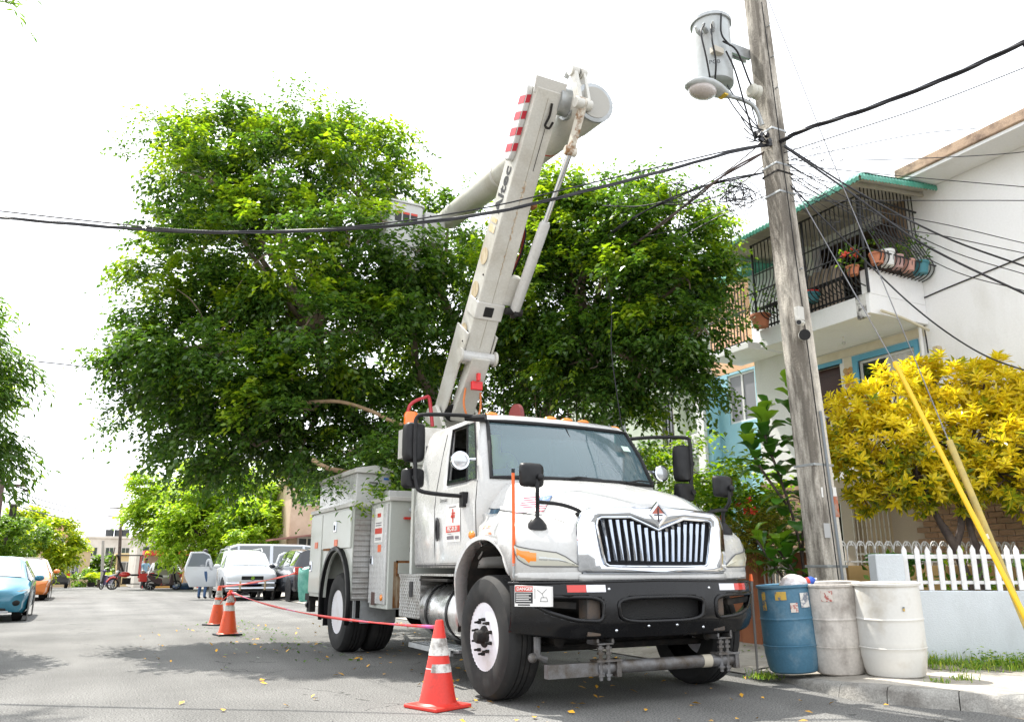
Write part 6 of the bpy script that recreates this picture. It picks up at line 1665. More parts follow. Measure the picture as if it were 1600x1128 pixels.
# awning: corrugated green sheet with rolled front edge, cream underside
b = MB()
yy = np.linspace(7.08, 10.62, 96)
prof = [(11.2, 6.92), (10.4, 6.84), (9.62, 6.74), (9.46, 6.70), (9.42, 6.64), (9.43, 6.58)]
b.grid([[(x, y, z + (0.012 if k % 2 else -0.012) - 0.018 * (y - 7.1) / 1) for k, y in enumerate(yy)] for x, z in prof])
AW = b.build('awning', AWN, H1, smooth=0, solid=0.006)
b = MB(); b.grid([[(x, y, z - 0.022 + (0.012 if k % 2 else -0.012) - 0.018 * (y - 7.1)) for k, y in enumerate(yy)] for x, z in prof[:4]]); b.build('awning_lining', AWNU, AW, smooth=0)
b = MB(); xx = np.linspace(9.43, 11.19, 50)
b.grid([[(x, 7.075 - dy, 6.58 + dz + 0.125 * (x - 9.43) + (0.010 if k % 2 else -0.010)) for k, x in enumerate(xx)] for dy, dz in ((0.0, 0.10), (0.03, 0.06), (0.03, 0.0))]); b.build('side_valance', AWN, AW, smooth=0, solid=0.006)
for y in (7.3, 8.4, 9.5, 10.5): MB().beam((9.5, y, 6.66 - 0.018 * (y - 7.1)), (11.19, y, 6.83 - 0.018 * (y - 7.1)), 0.035, 0.04).build('awning_strut', AWNU, AW)
MB().beam((9.58, 7.1, 6.66), (9.58, 10.6, 6.60), 0.03, 0.03).build('awning_strut', AWNU, AW)
# second small green awning and railing farther along the street
b = MB(); y2 = np.linspace(10.42, 11.6, 30)
b.grid([[(x, y, z + (0.012 if k % 2 else -0.012)) for k, y in enumerate(y2)] for x, z in ((11.2, 6.75), (10.55, 6.68), (10.35, 6.58), (10.32, 6.46), (10.36, 6.34))]); b.build('small_awning', AWN, H1, smooth=0, solid=0.006)
sr = MB(); sr.box((10.38, 10.5, 5.70), (10.41, 11.5, 5.73)); SR = sr.build('side_railing', IRON, H1); MB().box((10.38, 10.5, 5.12), (10.41, 11.5, 5.15)).build('lower_rail', IRON, SR)
me = MB().box((10.387, -0.008, 5.13), (10.403, 0.008, 6.3)).mesh('baluster', IRON, 0)
for k in range(13): place(me, 'baluster', SR, loc=(0, 10.52 + k * 0.08, 0))
# pipes, lamp, conduit on the near wall
b = MB(); b.cyl((fx - 0.05, 7.62, 2.7), (fx - 0.05, 7.62, 4.9), 0.028); b.build('downpipe', WALLW, H1)
b = MB(); b.tube(spline([(10.05, 7.44, 4.78), (10.5, 7.42, 4.72), (11.1, 7.44, 4.62)], 4), 0.022); b.build('drain_pipe', mat('cream_pipe', (0.6, 0.55, 0.42), 0.5), H1)
b = MB(); b.tube(spline([(fx - 0.012, 7.56, 4.3), (fx - 0.012, 7.56, 5.1), (fx - 0.012, 7.45, 5.18), (fx - 0.012, 6.4, 5.27), (fx - 0.012, 5.2, 5.35), (fx - 0.012, 3.5, 5.4)], 5), 0.011, 5); b.build('wall_conduit', IRON, H1)
b = MB(); b.cbox((fx - 0.05, 7.38, 4.28), (0.09, 0.10, 0.15)); b.build('wall_lamp', mat('cream_lamp', (0.55, 0.45, 0.28), 0.5), H1, bevel=0.01)
MB().cyl((10.6, 8.6, 4.66), (10.6, 8.6, 4.739), 0.02).build('soffit_lamp_holder', WALLW, H1)
MB().ball((10.6, 8.6, 4.64), 0.03).build('soffit_bulb', WHITE, H1)
# first-floor terrace: slab, white railing
MB().box((10.15, 7.6, 2.40), (fx, 9.45, 2.62)).build('terrace_slab', WALLW, H1, bevel=0.01)
tr = MB(); tr.box((10.18, 7.6, 3.40), (10.22, 9.45, 3.44)); tr.box((10.18, 7.6, 2.70), (10.22, 9.45, 2.73)); TRL = tr.build('terrace_railing', IRONW, H1)
me = MB().box((10.19, -0.009, 2.62), (10.21, 0.009, 3.42)).mesh('baluster', IRONW, 0)
for k in range(16): place(me, 'baluster', TRL, loc=(0, 7.65 + k * 0.113, 0))
# brickwork: single bricks on the ground floor
BR = [mat('brick_tan_%d' % k, c, 0.9, fine=0.12, fscale=90, bump=0.3) for k, c in enumerate(((0.36, 0.24, 0.16), (0.33, 0.21, 0.14), (0.39, 0.27, 0.19), (0.30, 0.20, 0.14)))]
bme = []
for m in BR:
    mb = MB(); mb.box((0, 0, 0), (0.03, 0.215, 0.072)); bme.append(mb.mesh('brick', m, 0))
rr = random.Random(11)
BW = thing('brickwork', None, None); BW.parent = H1
def bricks(y0, y1, z0, z1):
    r = 0
    z = z0
    while z < z1:
        y = y0 - (0.113 if r % 2 else 0)
        while y < y1:
            if y > y0 - 0.05:
                place(bme[rr.randrange(4)], 'brick', BW, loc=(fx - 0.022 - rr.uniform(0, 0.004), y, z))
            y += 0.226
        z += 0.083; r += 1
bricks(5.75, 7.95, 1.20, 2.40)
bricks(10.25, 11.05, 1.45, 2.56)
# white grille gate with pale door behind it
GT = MB()
for z in (0.3, 1.3, 2.40): GT.box((fx - 0.06, 8.55, z), (fx - 0.04, 9.25, z + 0.03))
GTo = GT.build('grille_gate', IRONW, H1)
me = MB().box((fx - 0.058, -0.008, 0.15), (fx - 0.042, 0.008, 2.43)).mesh('gate_bar', IRONW, 0)
for k in range(9): place(me, 'gate_bar', GTo, loc=(0, 8.57 + k * 0.083, 0))
MB().box((fx + 0.10, 8.55, 0.12), (fx + 0.14, 9.25, 2.45)).build('gate_door', mat('pale_tan_door', (0.50, 0.40, 0.28), 0.7), H1, smooth=0)
window(H1, 9.5, 10.2, 0.9, 2.2, fx + 0.04, mat('white_frame', (0, 0, 0)), 2)

# pots and plants on the balcony ledge
TERRA = mat('terracotta', (0.50, 0.19, 0.10), 0.8, col2=(0.42, 0.15, 0.08), nscale=8)
LEAFP = leaf_mat('pot_leaf', (0.03, 0.08, 0.015), (0.07, 0.14, 0.02), (0.14, 0.22, 0.03))
def leaves(centers, dirs, L_, W_, rng, fold=0.25, curl=0.2):
    """numpy leaves: each one two quads folded along the midrib; returns verts, faces"""
    n = len(centers)
    d = dirs / np.linalg.norm(dirs, axis=1, keepdims=True)
    rnd = rng.normal(size=(n, 3))
    s = np.cross(d, rnd); s /= np.linalg.norm(s, axis=1, keepdims=True) + 1e-9
    nn = np.cross(s, d)
    L_ = np.asarray(L_).reshape(-1, 1) * np.ones((n, 1)); W_ = np.asarray(W_).reshape(-1, 1) * np.ones((n, 1))
    base = centers
    tip = centers + d * L_ - nn * L_ * curl
    mid = centers + d * L_ * 0.5
    lft = mid + s * W_ * 0.5 + nn * W_ * fold
    rgt = mid - s * W_ * 0.5 + nn * W_ * fold
    v = np.stack([base, lft, tip, rgt], axis=1).reshape(-1, 3)
    f = np.arange(n * 4).reshape(n, 4)
    return v, f
def plant_blob(name, parent, c, r, n, m, L_, W_, rng):
    u = rng.normal(size=(n, 3)); u /= np.linalg.norm(u, axis=1, keepdims=True)
    rad = rng.uniform(0.3, 1, size=(n, 1)) ** 0.6
    p = np.array(c) + u * rad * np.array(r)
    dr = u + np.array([0, 0, 0.4]) + rng.normal(size=(n, 3)) * 0.5
    v, f = leaves(p, dr, rng.uniform(0.7, 1.2, n) * L_, rng.uniform(0.7, 1.2, n) * W_, rng)
    me = np_mesh(name, v, f, m)
    o = bpy.data.objects.new(name, me); COL.objects.link(o); o.parent = parent
    o['kind'] = 'stuff'
    return o
def pot_plant(label, loc, r, h, m, plant=True, pr=0.14, ph=0.16, n=60):
    t = thing('potted_plant', label, 'potted plant', loc, group='pots on the balcony ledge')
    b = MB(); b.lathe([(0.0, 0.0), (r * 0.72, 0.0), (r * 0.92, h * 0.8), (r, h * 0.82), (r, h), (r * 0.88, h), (r * 0.85, h - 0.03), (0, h - 0.03)], n=20); b.build('pot', m, t, smooth=35)
    if plant: plant_blob('leaves', t, (0, 0, h + ph * 0.6), (pr, pr, ph), n, LEAFP, 0.08, 0.035, RNG)
    return t
pot_plant('terracotta pot with green plant on the balcony corner', (9.99, 7.36, 5.47), 0.115, 0.17, TERRA, True, 0.08, 0.22, 26)
pot_plant('white bucket planter on the balcony ledge', (10.20, 7.35, 5.47), 0.125, 0.24, mat('white_pot', (0.66, 0.66, 0.64), 0.5), True, 0.05, 0.10, 10)
pot_plant('pink and grey pot right of the white bucket', (10.42, 7.35, 5.47), 0.11, 0.20, mat('pinkish_pot', (0.42, 0.26, 0.24), 0.7), True, 0.10, 0.12, 30)
pot_plant('pale terracotta pot between pink and teal pots', (10.66, 7.35, 5.47), 0.12, 0.17, mat('pale_terracotta', (0.50, 0.27, 0.22), 0.7), True, 0.09, 0.14, 30)
pot_plant('teal pot with trailing plant nearest the white wall', (10.94, 7.34, 5.47), 0.14, 0.19, mat('teal_pot', (0.05, 0.20, 0.24), 0.6), True, 0.20, 0.34, 110)
t = pot_plant('red flowering plant left of the terracotta pot on balcony', (9.76, 7.62, 5.34), 0.10, 0.14, TERRA, True, 0.20, 0.22, 110)
b = MB()
for k in range(12): b.ball((RNG.uniform(-0.17, 0.17), RNG.uniform(-0.1, 0.1), 0.28 + RNG.uniform(0, 0.14)), 0.028, 8, 6)
b.build('flowers', mat('red_flower', (0.55, 0.05, 0.02), 0.6), t)
t = pot_plant('fern pot at the far end of the balcony left of the pole', (9.80, 9.58, 5.06), 0.17, 0.22, TERRA, True, 0.34, 0.36, 160)
t = pot_plant('teal basin with red rim inside the balcony rail', (9.86, 8.55, 5.20), 0.17, 0.14, mat('teal_pot', (0, 0, 0)), False)
b = MB(); b.lathe([(0.165, 0.14), (0.178, 0.145), (0.178, 0.165), (0.165, 0.17)], n=20); b.build('red_rim', REDP, t)

# ------------------------------------------------------------------ orange and blue neighbour
H2 = thing('orange_and_blue_house', 'house with peach upper storey and sky-blue lower wall left of the pole', 'house', (0, 0, 0))
holed(11.4, 11.6, 11.2, 12.62, 4.98, 7.2, []).build('upper_wall', WALLO, H2, smooth=0)
holed(11.4, 11.6, 11.2, 12.62, 0, 4.975, [(11.42, 12.2, 3.92, 4.93)]).build('lower_wall', WALLB, H2, smooth=0)
MB().box((11.18, 12.5, 0.0), (11.6, 12.64, 4.98)).build('blue_pier', WALLB, H2, smooth=0)
MB().box((11.1, 12.642, 0.0), (11.6, 12.86, 5.2)).build('white_pier', WALLW, H2, smooth=0)
window(H2, 11.42, 12.2, 3.92, 4.93, 11.43, mat('white_frame', (0, 0, 0)), 2, pane_m=mat('grey_blind', (0.24, 0.24, 0.26), 0.5))
MB().box((11.6, 11.22, 0), (16, 12.85, 7.2)).build('house_core', ROOM, H2, smooth=0)
MB().box((11.2, 11.21, 7.2), (16.2, 12.9, 7.35)).build('roof', MOULD, H2)
# ------------------------------------------------------------------ pale green house behind the tree
H3 = thing('pale_green_house', 'pale green house with wall air conditioner half hidden by the tree', 'house', (0, 0, 0))
holed(11.7, 11.9, 12.88, 19.0, 0, 7.4, [(14.05, 14.75, 3.75, 4.95), (16.2, 17.2, 3.6, 5.0)]).build('wall', WALLG, H3, smooth=0)
MB().box((11.45, 13.85, 2.9), (11.699, 14.02, 7.4)).build('pier', WALLG, H3, smooth=0)
window(H3, 14.05, 14.75, 3.75, 4.95, 11.75, mat('aged_frame', (0.4, 0.38, 0.33), 0.6), 2)
window(H3, 16.2, 17.2, 3.6, 5.0, 11.75, mat('aged_frame', (0.4, 0.38, 0.33), 0.6), 2)
me = MB().cyl((11.66, 0, 3.7), (11.66, 0, 5.0), 0.01, n=6).mesh('window_bar', IRON, 0)
for k in range(6): place(me, 'window_bar', H3, loc=(0, 14.1 + k * 0.12, 0))
for z in (4.1, 4.5): MB().box((11.65, 14.02, z), (11.67, 14.78, z + 0.02)).build('window_cross_bar', IRON, H3)
b = MB(); b.box((11.28, 12.98, 3.42), (11.60, 13.52, 3.86)); AC = b.build('air_conditioner', mat('ac_white', (0.62, 0.63, 0.62), 0.5), H3, bevel=0.015)
b = MB(); b.lathe([(0.16, 0.0), (0.175, 0.0), (0.175, 0.015), (0.16, 0.015)], (11.272, 13.36, 3.64), axis='x', n=24); b.build('fan_ring', mat('ac_grey', (0.3, 0.3, 0.3), 0.5), AC)
for k in range(7): MB().box((11.274, 13.02, 3.48 + k * 0.05), (11.28, 13.15, 3.50 + k * 0.05)).build('grille_slat', mat('ac_grey', (0.3, 0.3, 0.3), 0.5), AC, smooth=0)
MB().box((11.26, 12.96, 3.36), (11.7, 13.54, 3.40)).build('ac_bracket', STEEL, H3)
MB().box((11.6, 13.05, 2.45), (11.7, 13.15, 2.62)).build('meter_box', mat('ac_grey', (0, 0, 0)), H3)
MB().tube(spline([(11.69, 13.1, 2.6), (11.68, 13.3, 2.85), (11.68, 12.95, 2.95), (11.68, 13.0, 3.3)], 4), 0.012, 5).build('wall_cable', IRON, H3)
MB().box((11.9, 12.9, 0), (17, 18.9, 7.4)).build('house_core', ROOM, H3, smooth=0)
MB().box((11.3, 12.91, 7.4), (17, 19.2, 7.6)).build('roof', MOULD, H3)

# ================================================================== garden walls and fences
PBLUE = mat('pale_blue_render', (0.57, 0.61, 0.64), 0.85, col2=(0.46, 0.49, 0.51), nscale=1.6, lo=0.45, hi=0.75, fine=0.05, fscale=50, bump=0.25, bscale=70, stretch=(1, 1, 0.4))
FWHITE = mat('fence_white', (0.72, 0.72, 0.72), 0.5, col2=(0.58, 0.56, 0.53), nscale=6, lo=0.5, hi=0.75)
f0, f1 = Vector((8.06, 6.05, 0)), Vector((11.3, 3.72, 0))
fd = (f1 - f0).normalized(); fl = (f1 - f0).length
ang = math.atan2(fd.y, fd.x)
PF = thing('picket_fence', 'white picket fence on a pale blue low wall at the street corner', 'fence', f0, ang)
b = MB(); b.box((-0.02, 0.0, 0.0), (fl, 0.20, 0.86)); b.build('low_wall', PBLUE, PF, bevel=0.012)
b = MB(); b.box((-0.32, -0.05, 0.0), (-0.022, 0.24, 1.25)); b.build('corner_post', PBLUE, PF, bevel=0.015)
MB().box((-0.01, 0.07, 1.20), (fl, 0.11, 1.245)).build('rail', FWHITE, PF)
MB().box((-0.01, 0.07, 0.93), (fl, 0.11, 0.965)).build('rail', FWHITE, PF)
mb = MB(); mb.prism([(-0.025, 0.87), (0.025, 0.87), (0.025, 1.29), (0.0, 1.34), (-0.025, 1.29)], 'y', 0.045, 0.068); me = mb.mesh('picket', FWHITE, 0)
for k in range(34):
    place(me, 'picket', PF, Matrix.Translation((0.03 + k * 0.116, 0, rr.uniform(-0.008, 0.006))) @ Matrix.Rotation(rr.uniform(-0.012, 0.012), 4, 'Y'))
# terracotta planter wall with white leaf grille along the street
TW = mat('terracotta_render', (0.36, 0.135, 0.06), 0.8, col2=(0.28, 0.10, 0.05), nscale=2.2, fine=0.06, bump=0.2)
TP = thing('terracotta_wall', 'terracotta garden wall with two pillars and white leaf grille behind the truck', 'wall', (8.45, 0, 0.1))
for y0, y1 in ((7.68, 7.96), (8.58, 8.96), (10.6, 10.9)): MB().box((-0.12, y0, -0.1), (0.20, y1, 1.20)).build('pillar', TW, TP, bevel=0.01)
for y0, y1 in ((7.96, 8.58), (8.96, 10.6)): MB().box((-0.06, y0, -0.1), (0.12, y1, 0.62)).build('low_wall', TW, TP, bevel=0.008)
for y0, y1 in ((7.96, 8.58), (8.96, 10.6)):
    g = MB(); g.box((-0.01, y0, 0.66), (0.02, y1, 0.69)); g.box((-0.01, y0, 0.98), (0.02, y1, 1.01)); G_ = g.build('leaf_grille', IRONW, TP)
    n_ = int((y1 - y0) / 0.075)
    mb = MB()
    for s in (-1, 1):
        pts = spline([(0, 0, 0.62), (0, s * 0.035, 0.75), (0, s * 0.05, 0.90), (0, s * 0.02, 1.05), (0, s * 0.06, 1.16)], 4)
        mb.tube(pts, [0.006] * 4 + [0.012] * (len(pts) - 8) + [0.004] * 4, 5)
    me = mb.mesh('leaf_bar', IRONW, 60)
    for k in range(n_): place(me, 'leaf_bar', G_, loc=(0.005, y0 + 0.04 + k * 0.075, 0))
# tan dividing wall with white scroll fence, running from the pavement to the house
dA, dB = Vector((8.72, 7.42, 0.1)), Vector((11.15, 6.55, 0.1))
dd = (dB - dA); an = math.atan2(dd.y, dd.x); dl = dd.length
DW = thing('tan_garden_wall', 'tan garden wall topped with white scrollwork behind the picket fence', 'wall', dA, an)
MB().box((0, -0.07, -0.1), (dl, 0.07, 1.03)).build('low_wall', mat('tan_render', (0.46, 0.30, 0.12), 0.85, col2=(0.40, 0.25, 0.10), nscale=2), DW, bevel=0.008)
MB().box((0, -0.012, 1.07), (dl, 0.012, 1.09)).build('rail', IRONW, DW)
mb = MB()
mb.box((-0.006, -0.006, 1.03), (0.006, 0.006, 1.26))
for s in (-1, 1): mb.tube(spline([(0, 0, 1.22), (s * 0.02, 0, 1.30), (s * 0.055, 0, 1.335), (s * 0.06, 0, 1.30), (s * 0.04, 0, 1.28)], 4), 0.010, 5)
me = mb.mesh('scroll', IRONW, 60)
for k in range(int(dl / 0.13)): place(me, 'scroll', DW, loc=(0.05 + k * 0.13, 0, 0))
# garden soil
b = MB(); b.add([(8.2, 6.25, 0.32), (8.75, 7.45, 0.32), (11.19, 6.6, 0.32), (11.19, 4.0, 0.32)], [(0, 1, 2, 3)]); struct(b.build('garden_soil', M_DIRT, smooth=0))
b = MB(); b.add([(8.55, 7.6, 0.30), (8.55, 10.7, 0.30), (11.19, 10.7, 0.30), (11.19, 7.1, 0.30)], [(0, 1, 2, 3)]); struct(b.build('front_garden_soil', M_DIRT, smooth=0))
# ================================================================== trees and plants
BARK = mat('ficus_bark', (0.26, 0.20, 0.15), 0.95, col2=(0.13, 0.10, 0.075), nscale=5, fine=0.2, bump=0.6, bscale=20, stretch=(1, 1, 0.3))
BARKD = mat('dark_bark', (0.06, 0.045, 0.04), 0.95, col2=(0.12, 0.09, 0.075), nscale=6, bump=0.5, bscale=25)
WOOD = mat('cut_wood', (0.36, 0.25, 0.15), 0.85, col2=(0.26, 0.17, 0.10), nscale=6, bump=0.3)
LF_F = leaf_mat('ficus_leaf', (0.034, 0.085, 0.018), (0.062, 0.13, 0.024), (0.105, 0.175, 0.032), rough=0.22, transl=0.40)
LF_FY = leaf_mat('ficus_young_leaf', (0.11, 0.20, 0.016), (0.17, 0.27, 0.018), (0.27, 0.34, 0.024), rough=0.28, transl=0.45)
LF_N = leaf_mat('neem_leaf', (0.14, 0.26, 0.02), (0.24, 0.36, 0.03), (0.36, 0.44, 0.05), rough=0.5, transl=0.45)
LF_L = leaf_mat('narrow_leaf', (0.04, 0.10, 0.02), (0.075, 0.155, 0.03), (0.15, 0.23, 0.04), rough=0.35, transl=0.4)
LF_CY = leaf_mat('croton_yellow', (0.56, 0.51, 0.02), (0.85, 0.69, 0.025), (0.93, 0.78, 0.06), rough=0.3, transl=0.52, tcol=(1.0, 1.0, 0.6))
LF_CG = leaf_mat('croton_green', (0.10, 0.19, 0.015), (0.38, 0.38, 0.018), (0.82, 0.62, 0.025), rough=0.3, transl=0.48, tcol=(1.1, 1.15, 0.6))
LF_H = leaf_mat('bright_leaf', (0.05, 0.13, 0.01), (0.13, 0.24, 0.015), (0.30, 0.38, 0.03), rough=0.35, transl=0.4)
LF_T = leaf_mat('olive_leaf', (0.05, 0.07, 0.006), (0.14, 0.14, 0.01), (0.28, 0.24, 0.015), rough=0.5, transl=0.3)
LF_HEDGE = leaf_mat('hedge_leaf', (0.06, 0.13, 0.012), (0.10, 0.20, 0.02), (0.20, 0.30, 0.03), rough=0.4, transl=0.35)
LF_Y = leaf_mat('lime_leaf', (0.12, 0.20, 0.012), (0.24, 0.32, 0.02), (0.45, 0.46, 0.03), rough=0.4, transl=0.45)

def seg_dist(p, a, b):
    a, b = np.array(a), np.array(b)
    d = b - a
    t = np.clip(((p - a) @ d) / (d @ d), 0, 1)[:, None]
    return np.linalg.norm(p - (a + t * d), axis=1)
TX = lambda p: (4.453 + p[0] * 1.07, 6.65 + p[1], p[2])
def ficus_keep(p):
    """no foliage inside the truck, its boom or its bucket"""
    k = np.ones(len(p), bool)
    k &= ~((p[:, 0] > 3.0) & (p[:, 0] < 5.85) & (p[:, 1] < 12.9) & (p[:, 2] < 2.15))
    k &= ~((p[:, 0] > 3.2) & (p[:, 0] < 5.7) & (p[:, 1] < 9.2) & (p[:, 2] < 3.0))
    k &= seg_dist(p, TX((0, 3.6, 3.0)), TX((0, 1.0, 6.9))) > 0.55
    k &= seg_dist(p, TX((0.52, 0.7, 6.7)), TX((0.70, 5.75, 7.22))) > 0.38
    k &= ~((p[:, 0] > 3.95) & (p[:, 0] < 5.2) & (p[:, 1] > 11.9) & (p[:, 1] < 12.9) & (p[:, 2] > 6.45) & (p[:, 2] < 7.5))
    k &= ~((p[:, 0] > 3.95) & (p[:, 0] < 5.2) & (p[:, 1] > 10.8) & (p[:, 1] < 12.0) & (p[:, 2] > 6.52) & (p[:, 2] < 7.2))
    return k

def crown(blobs, n_spray, per, LL, WW, rng, droop=0.5, spread=0.30, shell=0.72, keep=None, up=0.35, squash=0.9, sprayL=0.55, clump=14, crad=0.30, gap=0.0, young=0.0, fit=0.9):
    """leaf sprays gathered in clumps on the shells of overlapping blobs: returns [(verts, faces) old, (verts, faces) young]"""
    B = np.array(blobs, float)
    B[:, 3] *= fit
    w = B[:, 3] ** 2
    ncl = max(len(B), n_spray // clump)
    cnt = np.maximum(1, np.round(ncl * w / w.sum()).astype(int))
    P, Dr = [], []
    for (x, y, z, r), n in zip(B, cnt):
        u = rng.normal(size=(n, 3)); u /= np.linalg.norm(u, axis=1, keepdims=True)
        ph = rng.uniform(0, 6.28, 4)
        lump = 1 + 0.16 * np.sin(u[:, 0] * 4.1 + ph[0]) * np.sin(u[:, 1] * 3.7 + ph[1]) + 0.12 * np.sin(u[:, 2] * 6.3 + ph[2] + u[:, 0] * 5)
        rad = (shell + (1.08 - shell) * rng.uniform(0, 1, n) ** 0.6) * lump
        P.append(np.array([x, y, z]) + u * (rad * r)[:, None] * np.array([1, 1, squash])); Dr.append(u)
    P = np.concatenate(P); U = np.concatenate(Dr)
    dep = np.full(len(P), 9.0)
    for x, y, z, r in B:
        dep = np.minimum(dep, np.linalg.norm((P - [x, y, z]) / [1, 1, squash], axis=1) / r)
    ok = (dep > 0.5) | (rng.uniform(size=len(P)) < 0.10)
    if gap:
        nz = np.sin(P[:, 0] * 3.1 + 1.3) * np.sin(P[:, 2] * 3.7 + 0.4) + np.sin(P[:, 1] * 2.9 + P[:, 2] * 2.1)
        ok &= nz > -2 + gap
    P, U, dep = P[ok], U[ok], dep[ok]
    nc = len(P)
    cr = rng.uniform(0.6, 1.35, nc) * crad
    cd = U + np.array([0, 0, up]) + rng.normal(size=(nc, 3)) * 0.3
    cd /= np.linalg.norm(cd, axis=1, keepdims=True)
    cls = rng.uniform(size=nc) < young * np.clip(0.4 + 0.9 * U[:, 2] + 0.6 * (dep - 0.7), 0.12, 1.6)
    ks = np.maximum(3, (clump * (cr / crad) ** 2 * rng.uniform(0.6, 1.2, nc)).astype(int))
    idx = np.repeat(np.arange(nc), ks)
    n = len(idx)
    off = rng.normal(size=(n, 3))
    off /= np.linalg.norm(off, axis=1, keepdims=True)
    off *= (rng.uniform(0, 1, n) ** 0.5 * cr[idx])[:, None]
    off[:, 2] *= 0.6
    d = cd[idx] * 0.75 + off / (cr[idx][:, None] + 1e-6) * 0.7 + rng.normal(size=(n, 3)) * 0.25
    d /= np.linalg.norm(d, axis=1, keepdims=True)
    S = P[idx] + off
    ln = rng.uniform(0.5, 1.25, n) * sprayL
    t = np.tile(np.linspace(0.05, 1, per), (n, 1)) + rng.uniform(-0.04, 0.04, (n, per))
    c = S[:, None, :] + d[:, None, :] * (t * ln[:, None])[..., None]
    c[..., 2] -= droop * ln[:, None] * t ** 2
    side = np.cross(d, np.array([0.0, 0, 1])) + 1e-6
    side /= np.linalg.norm(side, axis=1, keepdims=True)
    sg = np.where(np.arange(per) % 2 == 0, 1.0, -1.0)
    ld = d[:, None, :] * 0.6 + side[:, None, :] * sg[None, :, None] * 0.85 + rng.normal(size=(n, per, 3)) * 0.28
    ld[..., 2] -= 0.4
    c = c + rng.normal(size=c.shape) * spread * 0.12
    yg = np.repeat(cls[idx], per)
    c = c.reshape(-1, 3); ld = ld.reshape(-1, 3)
    if keep is not None:
        k = keep(c); c, ld, yg = c[k], ld[k], yg[k]
    m = len(c)
    dn = ld / np.linalg.norm(ld, axis=1, keepdims=True)
    upv = np.array([0, 0, 1.0]) + rng.normal(size=(m, 3)) * 0.38
    s = np.cross(dn, upv); s /= np.linalg.norm(s, axis=1, keepdims=True) + 1e-9
    nn = np.cross(s, dn)
    Lv = (rng.uniform(0.7, 1.25, m) * LL)[:, None]; Wv = (rng.uniform(0.75, 1.2, m) * WW)[:, None]
    v = np.stack([c, c + dn * Lv * 0.45 + s * Wv * 0.5 + nn * Wv * 0.15, c + dn * Lv - nn * Lv * 0.16, c + dn * Lv * 0.45 - s * Wv * 0.5 + nn * Wv * 0.15], axis=1)
    out = []
    for sel in (~yg, yg):
        q = v[sel].reshape(-1, 3)
        out.append((q, np.arange(len(q)).reshape(-1, 4)))
    return out
def crown_obj(name, parent, m, *a, ym=None, **k):
    res = crown(*a, **k)
    o = None
    for i, (v, f) in enumerate(res):
        if not len(v): continue
        nm = name if i == 0 else 'young_foliage'
        o = bpy.data.objects.new(nm, np_mesh(nm, v, f, m if i == 0 or ym is None else ym)); COL.objects.link(o); o.parent = parent
        o['kind'] = 'stuff'
    return o
def limb(mb, a, c, r0, r1, rng, bend=0.25, n=7, sides=8):
    a, c = Vector(a), Vector(c)
    L_ = (c - a).length
    q = a.lerp(c, 0.5) + Vector(rng.normal(size=3) * L_ * bend * 0.5) + Vector((0, 0, L_ * bend * 0.4))
    P = bez(a, q, c, n)
    mb.tube(P, [lerp(r0, r1, i / n) for i in range(n + 1)], sides)
    return P

# ---- the big ficus
BL = [(1.34, 14.65, 8.05, 1.05), (2.49, 14.05, 8.31, 1.15), (3.72, 13.18, 8.01, 1.05), (0.93, 15.09, 8.82, 0.60), (2.81, 14.11, 9.10, 0.60), (4.25, 12.90, 7.76, 0.60), (1.91, 14.80, 9.21, 0.60), (3.57, 13.93, 9.21, 0.50), (0.63, 15.25, 9.10, 0.40), (1.24, 14.48, 6.50, 1.20), (2.38, 13.43, 6.46, 1.50), (3.51, 12.61, 6.38, 1.40), (4.43, 12.24, 5.95, 0.80), (0.79, 14.71, 5.42, 0.85), (0.66, 14.55, 4.56, 0.85), (1.51, 13.66, 4.67, 1.50), (2.73, 12.57, 4.77, 1.60), (3.95, 12.38, 4.89, 1.20), (0.42, 14.68, 4.11, 0.60), (1.07, 14.12, 3.63, 0.90), (2.03, 13.16, 3.55, 1.30), (3.03, 12.64, 3.55, 1.30), (4.24, 13.13, 3.97, 0.90), (1.7, 13.9, 3.2, 0.5), (2.3, 13.28, 3.0, 0.70), (2.95, 13.15, 2.8, 0.65), (3.85, 13.56, 3.00, 0.70), (0.67, 14.55, 3.56, 0.40), (4.80, 12.84, 5.13, 0.70), (0.21, 14.79, 4.67, 0.45), (3.75, 11.75, 6.6, 0.35), (4.35, 11.7, 6.15, 0.45), (4.8, 11.8, 6.1, 0.3)]
BRt = [(6.53, 11.48, 6.67, 0.95), (7.00, 10.56, 6.53, 0.95), (7.48, 9.85, 6.53, 0.75), (7.89, 9.42, 5.94, 1.00), (7.85, 9.15, 5.45, 0.60), (6.12, 11.69, 5.59, 1.10), (6.79, 10.67, 5.50, 1.30), (7.49, 9.85, 5.36, 1.30), (7.60, 9.30, 4.75, 0.85), (7.80, 8.75, 4.55, 0.35), (6.71, 11.84, 4.66, 1.00), (7.05, 10.53, 4.40, 1.10), (7.55, 9.9, 4.2, 0.85), (7.70, 9.30, 3.85, 0.40), (7.3, 10.7, 3.70, 0.65), (6.73, 10.92, 7.34, 0.45), (7.45, 9.87, 7.04, 0.40)]
BM_ = [(5.67, 13.51, 6.59, 1.00), (6.15, 13.94, 5.60, 1.10), (6.74, 13.40, 4.27, 0.80), (7.72, 12.66, 3.86, 0.80), (5.36, 14.58, 4.35, 0.80), (4.60, 15.20, 2.62, 0.80), (5.62, 15.12, 2.92, 0.90), (8.59, 11.87, 3.21, 0.60), (5.66, 13.52, 7.66, 0.60)]
BL = [(x + (0.36 if x < 1.2 else 0), y, z, r) for x, y, z, r in BL]
FT_ = thing('ficus_tree', 'huge spreading ficus tree with dense green crown behind the bucket truck', 'tree', (0, 0, 0))
rg = np.random.default_rng(21)
